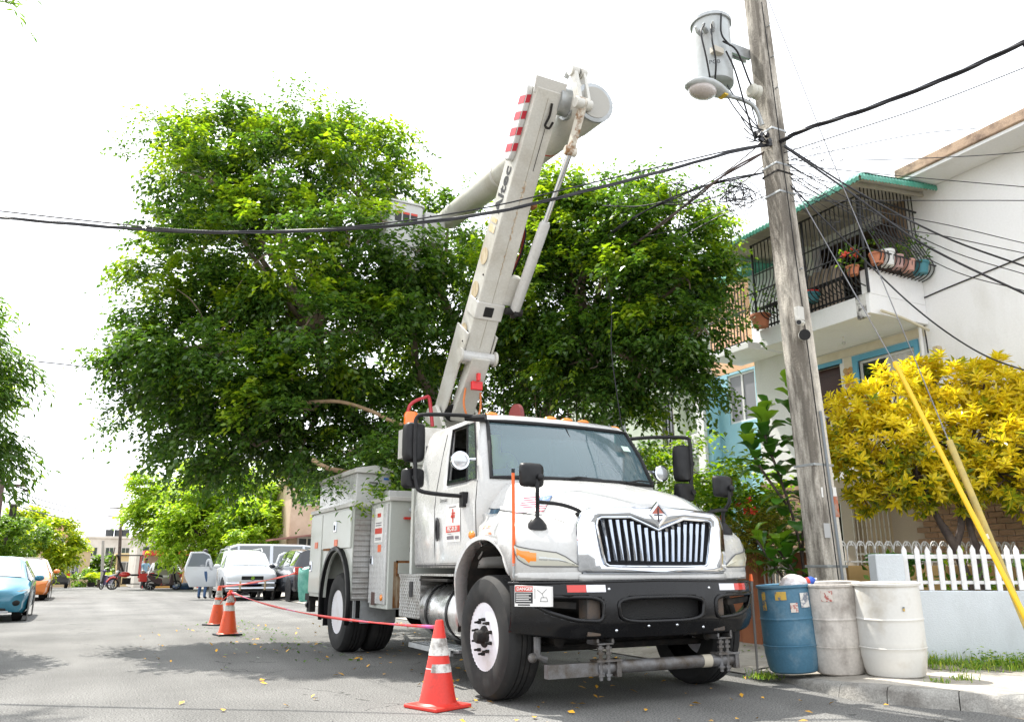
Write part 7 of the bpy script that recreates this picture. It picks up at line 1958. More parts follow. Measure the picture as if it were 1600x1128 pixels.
crown_obj('left_crown', FT_, LF_F, BL, 10500, 17, 0.105, 0.060, rg, keep=ficus_keep, droop=0.45, fit=0.80, gap=1.15, young=0.42, ym=LF_FY, sprayL=0.42, clump=15)
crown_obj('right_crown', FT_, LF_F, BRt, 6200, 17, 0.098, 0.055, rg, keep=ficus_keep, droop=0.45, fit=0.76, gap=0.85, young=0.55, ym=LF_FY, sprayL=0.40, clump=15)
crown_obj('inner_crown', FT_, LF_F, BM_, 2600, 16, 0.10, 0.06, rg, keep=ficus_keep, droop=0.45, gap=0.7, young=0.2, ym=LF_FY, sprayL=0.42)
# long wispy shoots that break the outline
tips = []
for bl in BL[:9] + BL[13:15] + BL[18:20] + BRt[:5]:
    for k in range(9):
        u = rg.normal(size=3); u[2] = abs(u[2]) * 0.8; u /= np.linalg.norm(u)
        if bl[0] < 5: u[0] = -abs(u[0]) * 0.6 + u[0] * 0.4
        tips.append((*(np.array(bl[:3]) + u * bl[3] * rg.uniform(0.9, 1.3)), 0.18))
for a_, c_ in (((0.9, 15.0, 8.6), (0.15, 15.4, 9.4)), ((0.9, 15.0, 8.3), (0.0, 15.3, 8.5)), ((1.6, 14.8, 9.0), (1.3, 15.0, 9.9)), ((3.6, 13.9, 9.0), (3.9, 13.8, 9.8)), ((4.2, 13.0, 8.2), (4.9, 12.9, 8.8)), ((2.8, 14.1, 9.3), (2.9, 14.2, 9.9)), ((0.5, 14.7, 4.4), (-0.35, 14.9, 4.7)), ((0.6, 14.6, 3.6), (-0.1, 14.8, 3.3)), ((7.4, 9.9, 6.8), (7.6, 9.8, 7.5)), ((7.8, 9.4, 6.2), (8.4, 9.0, 6.6)), ((6.7, 11, 7.2), (6.6, 11, 7.8))):
    for q in range(9):
        p_ = np.array(a_) + (np.array(c_) - np.array(a_)) * (q / 8.0)
        tips.append((*p_, 0.20 - 0.012 * q))
crown_obj('outer_shoots', FT_, LF_F, tips, 1900, 10, 0.09, 0.048, rg, keep=ficus_keep, shell=0.2, sprayL=0.55, droop=0.25, clump=6, crad=0.10, young=0.2, ym=LF_FY)
tk = MB()
TB_ = Vector((6.75, 13.7, 0.05))
for k in range(7):
    a = 2 * math.pi * k / 7
    base = TB_ + Vector((0.42 * math.cos(a), 0.36 * math.sin(a), 0))
    top = TB_ + Vector((0.22 * math.cos(a + 0.8), 0.22 * math.sin(a + 0.8), 2.6))
    tk.tube(bez(base, base.lerp(top, 0.5) + Vector((0.08 * math.sin(k * 2), 0.08 * math.cos(k * 3), 0)), top, 8), [0.24, 0.21, 0.2, 0.19, 0.18, 0.17, 0.17, 0.16, 0.16], 10)
TRK = tk.build('trunk', BARK, FT_, smooth=60)
fork = TB_ + Vector((0, 0, 2.5))
lm = MB()
main = [((5.0, 13.3, 4.6), 0.19), ((3.2, 13.4, 5.0), 0.17), ((6.6, 12.2, 5.2), 0.17), ((7.2, 11.0, 4.9), 0.15), ((5.6, 13.6, 6.2), 0.15), ((7.6, 12.6, 3.8), 0.10), ((5.3, 14.4, 3.9), 0.11), ((4.2, 14.6, 3.2), 0.10)]
ends = []
for c, r in main:
    P = limb(lm, fork + Vector((rg.uniform(-0.15, 0.15), rg.uniform(-0.15, 0.15), rg.uniform(-0.5, 0.1))), c, r, r * 0.55, rg)
    ends.append((P[-1], r * 0.55)); ends.append((P[5], r * 0.7))
for bl in BL + BRt + BM_:
    c = Vector(bl[:3])
    e, r = min(ends, key=lambda q: (q[0] - c).length)
    limb(lm, e, c, min(r, 0.07), 0.02, rg, bend=0.15, sides=6)
    for k in range(3):
        u = Vector(rg.normal(size=3)).normalized() * bl[3] * 0.8
        limb(lm, c, c + u, 0.02, 0.006, rg, bend=0.2, n=4, sides=5)
# branches must not run through the bucket or the boom
pv = np.array([tuple(v) for v in lm.v])
kp_ = ficus_keep(pv)
lm.f = [f for f in lm.f if all(kp_[i] for i in f)]
lm.build('limbs', BARK, FT_, smooth=60)
for k in range(26):
    if k < 16:
        p = Vector((rg.uniform(5.3, 7.3), rg.uniform(12.5, 13.9), rg.uniform(3.6, 5.0)))
    else:
        p = Vector((rg.uniform(6.3, 7.3), rg.uniform(11.2, 12.4), rg.uniform(3.8, 5.2)))
    l_ = rg.uniform(1.2, 2.6)
    q = p + Vector((rg.uniform(-0.2, 0.2), rg.uniform(-0.2, 0.2), -l_))
    MB().tube(bez(p, p.lerp(q, 0.5) + Vector((rg.uniform(-0.12, 0.12), rg.uniform(-0.1, 0.1), 0)), q, 6), rg.uniform(0.008, 0.022), 5).build('aerial_root', WOOD if k % 3 == 0 else BARK, FT_, smooth=60)
# bare sawn limb reaching to the truck
b = MB(); b.tube(spline([(2.2, 12.7, 3.75), (2.75, 12.33, 3.60), (3.28, 12.05, 3.60), (3.73, 11.82, 3.45), (4.00, 11.68, 3.30), (4.36, 11.50, 3.19)], 5), [0.02] * 6 + [0.03] * 20, 8); b.build('bare_limb', WOOD, FT_, smooth=60)
b = MB(); b.tube(spline([(4.65, 12.9, 5.1), (4.75, 12.6, 5.35), (4.95, 12.3, 5.55), (5.0, 12.25, 5.7)], 4), 0.02, 6); b.build('bare_limb', WOOD, FT_, smooth=60)

# ---- cut branches piled on the truck
CB_ = thing('cut_branches', 'pile of freshly cut green branches on the truck bed behind the cab', 'branches', (0, 0, 0))
CUT = [(3.95, 10.75, 2.50, 0.45), (4.10, 10.6, 2.75, 0.40), (4.15, 10.35, 2.40, 0.42), (3.85, 10.6, 2.30, 0.33), (3.75, 11.1, 2.62, 0.30), (4.35, 10.6, 2.85, 0.35), (4.4, 11.2, 2.4, 0.5)]
def cut_keep(p):
    k = ~((p[:, 1] < 9.4)) & ~((p[:, 0] < 3.75) & (p[:, 1] > 10.6) & (p[:, 2] < 2.44) & (p[:, 0] > 3.0))
    k &= ~((p[:, 0] < 4.2) & (p[:, 2] < 2.02) & (p[:, 1] > 9.8)); k &= ~((p[:, 0] < 3.38) & (p[:, 1] < 10.6) & (p[:, 2] < 2.2))
    return k & (seg_dist(p, TX((0, 3.6, 3.0)), TX((0, 1.0, 6.9))) > 0.5)
crown_obj('leaves', CB_, LF_F, CUT, 420, 16, 0.09, 0.05, rg, keep=cut_keep)
b = MB()
for k in range(6): limb(b, (4.3, 11.4 - 0.1 * k, 2.1), (3.6 + rg.uniform(0, 0.5), 10.4 + rg.uniform(0, 0.6), 2.3 + rg.uniform(0, 0.5)), 0.025, 0.01, rg, n=5, sides=6)
b.build('twigs', BARK, CB_, smooth=60)
b = MB(); b.tube(spline([(2.82, 11.62, 2.62), (3.0, 11.5, 2.50), (3.3, 11.4, 2.45), (3.75, 11.3, 2.47), (4.3, 11.1, 2.35)], 4), [0.035] * 8 + [0.028] * 9, 8); b.build('sawn_branch', WOOD, CB_, smooth=60)
t_ = [(2.98, 11.2, 2.30, 0.12), (3.02, 11.0, 2.15, 0.10), (3.0, 11.4, 2.45, 0.1)]
crown_obj('hanging_sprig', CB_, LF_F, t_, 16, 12, 0.085, 0.04, rg, droop=0.9, sprayL=0.35)
t_ = [(3.42, 10.25, 2.05, 0.12), (3.36, 10.4, 2.06, 0.1)]
crown_obj('loose_sprig', CB_, LF_H, t_, 24, 10, 0.08, 0.045, rg, sprayL=0.2)

# ---- narrow-leaved tree at the left edge
LFT = thing('narrow_leaved_tree', 'narrow-leaved tree hanging into the picture at the left edge', 'tree', (0, 0, 0))
LEFT = [(-1.97, 14.01, 4.51, 1.10), (-1.70, 13.87, 5.01, 0.55), (-1.43, 13.51, 3.87, 0.75), (-1.57, 13.58, 3.11, 1.00), (-1.10, 13.22, 3.28, 0.45), (-1.09, 13.21, 2.64, 0.50), (-0.86, 13.07, 2.45, 0.22), (-1.22, 13.51, 4.38, 0.40), (-2.41, 14.58, 3.79, 1.50), (-3.30, 15.27, 4.66, 1.80), (-4.9, 16.0, 6.2, 1.20), (-2.05, 13.27, 9.64, 0.22)]
LEFT = [(x - 0.55, y, z, r) for x, y, z, r in LEFT[:-1]] + [LEFT[-1]]
crown_obj('crown', LFT, LF_L, LEFT, 4600, 16, 0.165, 0.036, rg, droop=0.9, sprayL=0.45, up=0.0, fit=0.85, young=0.25, ym=LF_H)
b = MB(); b.tube(spline([(-3.75, 15.4, 0.1), (-3.7, 15.3, 1.6), (-3.4, 15.2, 3.2), (-3.3, 15.3, 5.0), (-3.6, 15.4, 8.5)], 4), [0.24 - 0.011 * i for i in range(17)], 10)
for bl in LEFT[:9]: limb(b, (-3.4, 15.2, 3.3), bl[:3], 0.07, 0.015, rg, n=6, sides=6)
for bl in LEFT[9:-1]: limb(b, (-3.35, 15.25, 5.0), bl[:3], 0.06, 0.015, rg, n=6, sides=6)
b.tube(spline([(-3.6, 15.4, 8.4), (-3.7, 14.6, 9.8), (-3.0, 13.8, 10.4), (-2.05, 13.27, 9.75)], 4), 0.015, 6)
b.build('trunk', BARKD, LFT, smooth=60)

# ---- far feathery tree, clipped topiary, lime-green tree
NEEM = [(3.26, 49.09, 4.4, 1.20), (4.73, 48.32, 5.29, 1.60), (6.15, 46.45, 5.54, 1.60), (8.06, 45.45, 4.85, 1.60), (9.45, 43.59, 3.95, 1.40), (3.71, 48.86, 3.6, 1.20), (5.60, 45.61, 3.29, 2.00), (7.83, 43.31, 2.92, 1.60), (6.58, 45.10, 2.30, 1.00), (2.68, 49.40, 5.29, 0.70), (10.11, 43.25, 2.96, 0.90), (5.02, 48.17, 3.0, 0.80), (11.5, 42.5, 3.6, 1.3)]
NT = thing('feathery_tree', 'bright yellow-green feathery tree down the street above the parked cars', 'tree', (0, 0, 0))
crown_obj('crown', NT, LF_N, NEEM, 6500, 12, 0.25, 0.11, rg, sprayL=0.7, spread=0.6, droop=0.5, crad=0.45)
b = MB(); b.tube(spline([(6.3, 46.5, 0), (6.2, 46.4, 1.2), (6.0, 46.3, 2.4)], 4), [0.28] * 3 + [0.22] * 6, 10)
for bl in NEEM: limb(b, (6.0, 46.3, 2.2), bl[:3], 0.11, 0.03, rg, n=5, sides=6)
b.build('trunk', BARKD, NT, smooth=60)
HT = thing('clipped_topiary', 'flat clipped round-topped hedge tree behind the blue car', 'tree', (0, 0, 0))
HB = [(-3.50, 49.24, 2.66, 1.05), (-2.62, 48.78, 2.62, 1.0), (-4.37, 49.70, 2.66, 1.15), (-3.0, 49.0, 2.7, 1.05), (-5.2, 50.2, 2.66, 1.1)]
crown_obj('crown', HT, LF_HEDGE, HB, 3600, 8, 0.13, 0.07, rg, sprayL=0.14, shell=0.92, spread=0.2, squash=0.92, fit=0.98, crad=0.2)
b = MB(); b.cyl((-3.6, 49.3, 0), (-3.5, 49.2, 2.6), 0.12, 0.09); b.build('trunk', BARKD, HT)
YT_ = thing('lime_tree', 'small lime-green tree beside the clipped topiary', 'tree', (0, 0, 0))
YB = [(-1.33, 54.88, 2.81, 1.10), (-1.73, 55.09, 2.08, 0.90), (-0.76, 54.58, 2.06, 0.80), (-2.35, 55.42, 2.99, 0.70), (-3.07, 58.05, 3.84, 0.80), (-3.94, 58.51, 3.84, 0.80), (-1.0, 54.7, 1.3, 0.7)]
crown_obj('crown', YT_, LF_Y, YB, 1300, 10, 0.26, 0.13, rg, sprayL=0.6, spread=0.5)
b = MB(); b.cyl((-1.4, 54.9, -0.3), (-1.4, 54.9, 2.4), 0.13, 0.07); b.build('trunk', BARKD, YT_)

# ---- croton tree behind the picket fence
CR = thing('croton_tree', 'bright yellow croton tree behind the white picket fence', 'tree', (0, 0, 0))
CRO = [(9.04, 7.23, 3.16, 0.40), (8.82, 7.23, 2.46, 0.33), (9.52, 6.98, 3.34, 0.45), (10.07, 6.69, 3.43, 0.48), (10.48, 6.25, 3.38, 0.45), (10.62, 5.95, 3.17, 0.50), (9.20, 6.92, 2.70, 0.48), (9.72, 6.65, 2.70, 0.50), (10.12, 6.22, 2.67, 0.50), (10.34, 5.88, 2.56, 0.50), (9.44, 6.79, 2.20, 0.40), (9.22, 7.02, 2.04, 0.28), (9.86, 6.46, 2.19, 0.40), (10.07, 6.02, 2.16, 0.40), (8.85, 7.33, 2.73, 0.30), (10.74, 5.66, 2.88, 0.60), (10.30, 5.78, 2.07, 0.40), (9.00, 7.25, 1.97, 0.22), (10.05, 6.93, 3.70, 0.25), (10.53, 6.34, 3.63, 0.25)]
def rosettes(blobs, n, rng, LL, WW, per, keepf):
    B = np.array(blobs); w = B[:, 3] ** 2; w /= w.sum()
    out = []
    tries = 0
    while len(out) < n and tries < n * 20:
        tries += 1
        i = rng.choice(len(B), p=w)
        u = rng.normal(size=3); u /= np.linalg.norm(u)
        rad = rng.uniform(0.55, 1.08)
        p = B[i, :3] + u * B[i, 3] * rad
        dm = (np.linalg.norm(B[:, :3] - p, axis=1) / B[:, 3]).min()
        if dm < 0.5: continue
        out.append((p, u + np.array([0, 0, 0.7]), dm))
    V = {True: [], False: []}
    for p, d, dm in out:
        d = d / np.linalg.norm(d)
        a = np.cross(d, [0.3, 0.5, 0.8]); a /= np.linalg.norm(a); c = np.cross(d, a)
        young = keepf(p, d, dm, rng)
        for k in range(per):
            th = 2.4 * k + rng.uniform(-0.3, 0.3)
            el = 0.25 + 0.85 * k / per
            q = d * math.sin(el) + (a * math.cos(th) + c * math.sin(th)) * math.cos(el)
            q[2] -= 0.12
            q /= np.linalg.norm(q)
            s = np.cross(q, d); s /= np.linalg.norm(s) + 1e-9
            nn = np.cross(s, q)
            L_, W_ = LL * rng.uniform(0.75, 1.2), WW * rng.uniform(0.8, 1.15)
            b0 = p - d * 0.05 * (1 - k / per)
            # three stations: base, widest, tip, folded on the midrib (two quads)
            V[young] += [b0, b0 + q * L_ * 0.55 + s * W_ * 0.5 + nn * 0.012, b0 + q * L_ - nn * L_ * 0.12, b0 + q * L_ * 0.55 - nn * 0.006,
                         b0, b0 + q * L_ * 0.55 - nn * 0.006, b0 + q * L_ - nn * L_ * 0.12, b0 + q * L_ * 0.55 - s * W_ * 0.5 + nn * 0.012]
    return V
V = rosettes(CRO, 1700, rg, 0.125, 0.048, 10, lambda p, d, dm, r: bool(r.uniform() < np.clip(0.27 + 0.55 * (p[2] - 2.0) / 1.3 + 0.35 * d[2], 0.12, 0.95)))
for nm, key, m in (('yellow_leaves', True, LF_CY), ('green_leaves', False, LF_CG)):
    v = np.array(V[key]); o = bpy.data.objects.new(nm, np_mesh(nm, v, np.arange(len(v)).reshape(-1, 4), m)); COL.objects.link(o); o.parent = CR
b = MB()
b.tube(spline([(10.06, 6.62, 0.3), (9.98, 6.64, 1.0), (9.88, 6.68, 1.39), (9.71, 6.77, 1.80), (9.60, 6.83, 2.2)], 4), [0.065] * 5 + [0.055] * 6 + [0.04] * 6, 9)
b.tube(spline([(9.90, 6.67, 1.36), (9.98, 6.61, 1.62), (10.0, 6.60, 1.9), (10.02, 6.5, 2.4)], 4), [0.045] * 6 + [0.03] * 7, 8)
b.tube(spline([(10.16, 6.50, 0.3), (10.12, 6.52, 1.2), (10.08, 6.55, 1.75), (10.2, 6.3, 2.3)], 4), [0.055] * 6 + [0.04] * 7, 8)
for bl in CRO: 
    e = min(((9.60, 6.83, 2.2), (10.02, 6.5, 2.4), (10.2, 6.3, 2.3)), key=lambda q: (Vector(q) - Vector(bl[:3])).length)
    P = limb(b, e, bl[:3], 0.028, 0.010, rg, n=5, sides=6)
    for k in range(4): limb(b, bl[:3], Vector(bl[:3]) + Vector(rg.normal(size=3)).normalized() * bl[3] * 0.9, 0.009, 0.004, rg, n=3, sides=4)
b.build('trunk', BARKD, CR, smooth=60)

# ---- fiddle-leaf fig beside the pole: each big leaf a part
FG = thing('fiddle_leaf_fig', 'fiddle-leaf fig with big glossy leaves left of the utility pole', 'plant', (0, 0, 0))
FIGM = [leaf_mat('fig_leaf_%d' % k, c, c, c2, rough=0.3, transl=0.25) for k, (c, c2) in enumerate((((0.04, 0.12, 0.018), (0.05, 0.14, 0.02)), ((0.07, 0.19, 0.02), (0.08, 0.20, 0.024)), ((0.17, 0.30, 0.025), (0.19, 0.33, 0.03))))]
def fig_leaf(m, bend):
    rows = []
    for i, (t, w) in enumerate(((0, 0.012), (0.08, 0.05), (0.25, 0.085), (0.42, 0.082), (0.6, 0.112), (0.78, 0.125), (0.92, 0.085), (1.0, 0.012))):
        L_ = 0.30
        z = bend * math.sin(t * 2.2) * 0.08 - 0.10 * t * t
        rows.append([(-w, t * L_, z + 0.035 * (w / 0.12) + 0.008 * math.sin(i * 2.6)), (-w * 0.5, t * L_, z + 0.012), (0, t * L_, z), (w * 0.5, t * L_, z + 0.012), (w, t * L_, z + 0.035 * (w / 0.12) + 0.008 * math.cos(i * 2.9))])
    b = MB(); b.grid(rows)
    return b.mesh('leaf', m, 60)
figs = [[fig_leaf(m, bd) for bd in (0.6, 1.2)] for m in FIGM]
stems = [[(8.30, 7.72, 0.35), (8.25, 7.68, 1.2), (8.15, 7.70, 1.80), (8.02, 7.77, 2.39), (7.93, 7.83, 2.75), (7.95, 7.83, 3.12)],
         [(8.10, 7.72, 1.9), (7.85, 7.86, 2.35), (7.70, 7.94, 2.72)], [(8.25, 7.68, 1.2), (8.32, 7.62, 2.2), (8.28, 7.63, 3.0), (8.27, 7.62, 3.5)], [(8.28, 7.7, 0.7), (8.0, 7.86, 1.05), (7.78, 7.98, 1.45)], [(8.28, 7.7, 0.7), (8.12, 7.72, 1.05), (7.95, 7.80, 1.35)]]
b = MB()
for st in stems: b.tube(spline(st, 4), 0.018, 7)
b.build('stem', BARKD, FG, smooth=60)
rr = random.Random(5)
for si, st in enumerate(stems):
    P = spline(st, 8)
    n_ = (44, 16, 28, 14, 12)[si]
    for k in range(n_):
        t = lerp(0.25 if si in (0, 2) else 0.45, 1.0, k / (n_ - 1))
        p = P[min(int(t * (len(P) - 1)), len(P) - 1)]
        tiptop = t > 0.82
        th = k * 2.4 + rr.uniform(-0.3, 0.3)
        el = lerp(-0.15, 1.15, max(0, t - 0.45) / 0.55) + rr.uniform(-0.2, 0.2)
        d = Vector((math.cos(th) * math.cos(el), math.sin(th) * math.cos(el), math.sin(el)))
        M = Matrix.Translation(p + d * 0.03) @ d.to_track_quat('Y', 'Z').to_matrix().to_4x4() @ Matrix.Scale(rr.uniform(0.75, 1.08) * (0.8 if t > 0.95 else 1), 4)
        place(figs[2 if (tiptop and rr.random() < 0.75) else (1 if rr.random() < 0.4 else 0)][k % 2], 'leaf', FG, M)

# ---- hibiscus, olive shrub, palm, garden plants
HBp = thing('hibiscus_bush', 'bright green hibiscus bush with red flowers behind the truck nose', 'bush', (0, 0, 0))
HIB = [(8.95, 9.7, 2.14, 0.45), (9.05, 9.3, 2.25, 0.42), (8.85, 9.9, 1.97, 0.50), (8.95, 9.4, 1.77, 0.50), (8.85, 9.8, 1.45, 0.45), (8.95, 10.6, 2.35, 0.50), (9.0, 10.9, 2.80, 0.50), (8.8, 10.4, 1.71, 0.55), (9.0, 9.0, 1.85, 0.36), (8.9, 10.2, 1.2, 0.5), (8.9, 9.3, 1.2, 0.45)]
crown_obj('foliage', HBp, LF_H, HIB, 900, 10, 0.105, 0.065, rg, sprayL=0.35, spread=0.35)
b = MB()
for k in range(10): limb(b, (9.0 + rg.uniform(-0.1, 0.1), 9.8 + rg.uniform(-0.3, 0.3), 0.3), HIB[k][:3], 0.02, 0.008, rg, n=5, sides=5)
b.build('stems', BARKD, HBp, smooth=60)
mb = MB()
for k in range(5):
    a = 2 * math.pi * k / 5
    mb.add([(0, 0, 0), (0.05 * math.cos(a - 0.5), 0.05 * math.sin(a - 0.5), 0.02), (0.075 * math.cos(a), 0.075 * math.sin(a), 0.012), (0.05 * math.cos(a + 0.5), 0.05 * math.sin(a + 0.5), 0.025)], [(0, 1, 2, 3)])
mb.tube([(0, 0, 0), (0, 0, 0.07)], 0.006, 5)
fm = mb.mesh('flower', mat('hibiscus_red', (0.60, 0.03, 0.02), 0.5), 0)
for k in range(13):
    bl = HIB[rg.integers(0, len(HIB))]
    d = Vector((-0.75 + rg.normal() * 0.4, -0.75 + rg.normal() * 0.4, rg.normal() * 0.4)).normalized()
    place(fm, 'flower', HBp, Matrix.Translation(Vector(bl[:3]) + d * bl[3] * 1.15) @ d.to_track_quat('Z', 'Y').to_matrix().to_4x4())
TH = thing('olive_shrub', 'yellowish feathery dwarf shrub on top of the terracotta pillar', 'bush', (0, 0, 0))
crown_obj('foliage', TH, LF_T, [(8.52, 8.78, 1.52, 0.30), (8.5, 8.95, 1.42, 0.26), (8.5, 8.55, 1.44, 0.26)], 420, 12, 0.09, 0.02, rg, sprayL=0.2, droop=0.1, up=0.8)
b = MB(); b.cyl((8.52, 8.78, 1.2), (8.52, 8.78, 1.5), 0.03); b.build('stem', BARKD, TH)
def frond(p, d, L_, n, parent, m, w=0.035, droop=0.5):
    p, d = Vector(p), Vector(d).normalized()
    v = []
    P = [p + d * (L_ * i / n) - Vector((0, 0, droop * L_ * (i / n) ** 2)) for i in range(n + 1)]
    b = MB(); b.tube(P, 0.007, 4)
    sd = d.cross(Vector((0, 0, 1))).normalized()
    for i in range(2, n + 1):
        t = (P[i] - P[i - 1]).normalized()
        ll = L_ * 0.42 * math.sin(math.pi * min(0.95, 0.15 + i / n * 0.8))
        for s in (-1, 1):
            q = (t * 0.55 + sd * s).normalized()
            up_ = q.cross(t).normalized() * s
            b.add([P[i], P[i] + q * ll * 0.4 + t * w * 0.6, P[i] + q * ll - Vector((0, 0, ll * 0.25)), P[i] + q * ll * 0.4 - t * w * 0.6], [(0, 1, 2, 3)])
    return b.build('frond', m, parent, smooth=0)
PM = thing('palm_plant', 'small palm with green fronds behind the picket fence post', 'plant', (8.75, 6.62, 0.32))
GREENP = leaf_mat('palm_leaf', (0.03, 0.11, 0.02), (0.05, 0.16, 0.03), (0.09, 0.22, 0.04), rough=0.35, transl=0.3)
for k in range(9):
    a = k * 0.7 + 0.3
    frond((0, 0, 0.75), (math.cos(a), math.sin(a), 1.0 + 0.3 * (k % 2)), 0.62, 13, PM, GREENP)
b = MB(); b.tube([(0, 0, 0), (0.01, 0, 0.4), (0, 0, 0.8)], [0.045, 0.035, 0.03], 8); b.build('stem', BARKD, PM)
for i, (p, lab) in enumerate((((9.25, 6.15, 0.32), 'low broad-leaved plant behind the picket fence near the guy guards'), ((9.9, 5.7, 0.32), 'green broad-leaved plant behind the fence at the right edge'), ((8.72, 6.68, 0.32), 'leafy plant between the fence post and the croton trunk'))):
    t = thing('garden_plant', lab, 'plant', p)
    n_ = 16
    lv, fv = [], []
    b = MB()
    for k in range(n_):
        a, el, L_ = k * 2.4, rg.uniform(0.6, 1.25), rg.uniform(0.4, 0.62)
        d = Vector((math.cos(a) * math.cos(el), math.sin(a) * math.cos(el), math.sin(el)))
        s = d.cross(Vector((0, 0, 1))).normalized()
        P = [d * (L_ * q) - Vector((0, 0, 0.35 * L_ * q * q)) for q in (0, 0.3, 0.55, 0.8, 1.0)]
        b.grid([[P[j] - s * w + Vector((0, 0, w * 0.5)), P[j], P[j] + s * w + Vector((0, 0, w * 0.5))] for j, w in enumerate((0.008, 0.05, 0.07, 0.05, 0.004))])
    b.build('leaves', GREENP if i < 2 else LF_H, t, smooth=60)
    plant_blob('shoots', t, (0, 0, 0.62), (0.35, 0.35, 0.35), 120, LF_H, 0.11, 0.05, rg)
YS_ = thing('yellow_shrub', 'yellow-green shrub at the right edge below the croton', 'bush', (10.6, 5.1, 0.32))
crown_obj('foliage', YS_, LF_T, [(0, 0, 1.35, 0.35), (0.1, -0.2, 1.05, 0.35), (-0.05, 0.1, 1.0, 0.3)], 350, 12, 0.10, 0.03, rg, sprayL=0.22, up=0.6)
b = MB(); b.cyl((0, 0, 0), (0, 0, 1.2), 0.03); b.build('stem', BARKD, YS_)
# grass along the foot of the blue wall and weeds at the kerb
b = MB()
vr = []
for k in range(25):
    s_ = 3.3 * k / 24
    w_ = 0.42 + 0.13 * math.sin(k * 1.7) + 0.09 * math.sin(k * 4.1)
    a_ = f0 + fd * s_
    vr.append([(a_.x + fd.y * q, a_.y - fd.x * q, 0.106 + (0.02 if q < w_ * 0.8 else 0)) for q in (0.0, w_ * 0.5, w_ * 0.8, w_)])
b.grid(vr); struct(b.build('verge_soil', M_DIRT, smooth=60))
def grass(name, label, pts, h, m, rng):
    pts = np.array(pts); n = len(pts)
    az = rng.uniform(0, 6.28, n); lean = rng.uniform(0.1, 1.5, n); hh = rng.uniform(0.2, 1.0, n) ** 1.4 * 1.25 * h
    d = np.stack([np.cos(az) * lean, np.sin(az) * lean, np.ones(n)], 1); d /= np.linalg.norm(d, axis=1, keepdims=True)
    s = np.stack([-np.sin(az), np.cos(az), np.zeros(n)], 1) * 0.0035
    tip = pts + d * hh[:, None]; mid = pts + d * hh[:, None] * 0.55 + np.array([0, 0, 0.01])
    tip[:, 2] -= lean * hh * 0.3
    v = np.stack([pts - s, pts + s, mid + s, mid - s, mid - s, mid + s, tip + s * 0.2, tip - s * 0.2], 1).reshape(-1, 3)
    o = bpy.data.objects.new(name, np_mesh(name, v, np.arange(n * 8).reshape(-1, 4), m)); COL.objects.link(o)
    return tag(o, label, 'grass', kind='stuff')
LF_G = leaf_mat('grass_blade', (0.06, 0.14, 0.012), (0.14, 0.25, 0.02), (0.35, 0.38, 0.07), rough=0.5, transl=0.4)
gp = []
while len(gp) < 4200:
    s, q = rg.uniform(0.0, 3.2), abs(rg.normal()) * 0.24
    if q > 0.75 - 0.08 * s: continue
    if math.sin(s * 5.3 + q * 9) + math.sin(s * 11.1 + 1 - q * 14) < rg.uniform(-1.6, 0.6): continue
    p = f0 + fd * s + Vector((fd.y, -fd.x, 0)) * (0.01 + q)
    gp.append((p.x, p.y, 0.10))
grass('grass', 'green grass along the foot of the pale blue wall', gp, 0.15, LF_G, rg)
gp = []
for c, n_, r_ in (((6.24, 6.42, 0.03), 260, 0.07), ((6.9, 4.98, 0.11), 50, 0.05), ((7.3, 5.0, 0.11), 60, 0.06)):
    for k in range(n_): gp.append((c[0] + rg.normal() * r_, c[1] + rg.normal() * r_, c[2]))
grass('weeds', 'green weeds growing in the pavement cracks by the drums', gp, 0.09, LF_G, rg)
WD = thing('weed_clump', 'broad-leaved green weeds in the grass at the foot of the blue wall', 'plant', (0, 0, 0))
wl = []
for k in range(16):
    s_, q_ = rg.uniform(0.1, 3.0), rg.uniform(0.05, 0.45)
    p = f0 + fd * s_ + Vector((fd.y, -fd.x, 0)) * q_
    wl.append((p.x, p.y, 0.15, 0.07))
crown_obj('leaves', WD, LF_H, wl, 260, 7, 0.05, 0.03, rg, sprayL=0.12, shell=0.1, crad=0.08, clump=8)
# fallen leaves on the road
def litter(name, label, n, m, fn, size):
    p = np.array([fn() for _ in range(n)])
    az = rg.uniform(0, 6.28, n); tl = rg.normal(size=(n, 3)) * 0.25
    d = np.stack([np.cos(az), np.sin(az), tl[:, 0]], 1); s = np.stack([-np.sin(az), np.cos(az), tl[:, 1]], 1)
    L_ = (rg.uniform(0.6, 1.2, n) * size)[:, None]
    c = p + np.array([0, 0, 0.012])
    v = np.stack([c - d * L_ * 0.5, c + s * L_ * 0.28 + np.array([0, 0, 0.008]), c + d * L_ * 0.5 + np.array([0, 0, 0.006]), c - s * L_ * 0.28 + np.array([0, 0, 0.008])], 1).reshape(-1, 3)
    o = bpy.data.objects.new(name, np_mesh(name, v, np.arange(n * 4).reshape(-1, 4), m)); COL.objects.link(o)
    return tag(o, label, 'leaves', kind='stuff')
def near_truck():
    while True:
        y = rg.uniform(4.5, 17); x = rg.uniform(0.8, 6.2)
        if y < 7 and x < 2.6: continue
        if rg.uniform() < (1.0 if x > 2.5 else 0.35): return (x, y, 0.0)
litter('fallen_yellow_leaves', 'yellow leaves scattered on the road around the truck', 300, mat('dead_leaf_yellow', (0.62, 0.32, 0.02), 0.7, island=0.35), near_truck, 0.07)
litter('fallen_green_leaves', 'green clippings scattered beside the truck and kerb', 170, LF_F, lambda: (3.3 - abs(rg.normal()) * 0.7, rg.uniform(10.0, 18.5), 0.0), 0.07)
def pave():
    x = rg.uniform(6.6, 8.2); return (x, rg.uniform(6.8, 9.5), 0.09)
litter('pavement_litter', 'green leaves lying on the pavement by the drums', 50, LF_H, pave, 0.08)
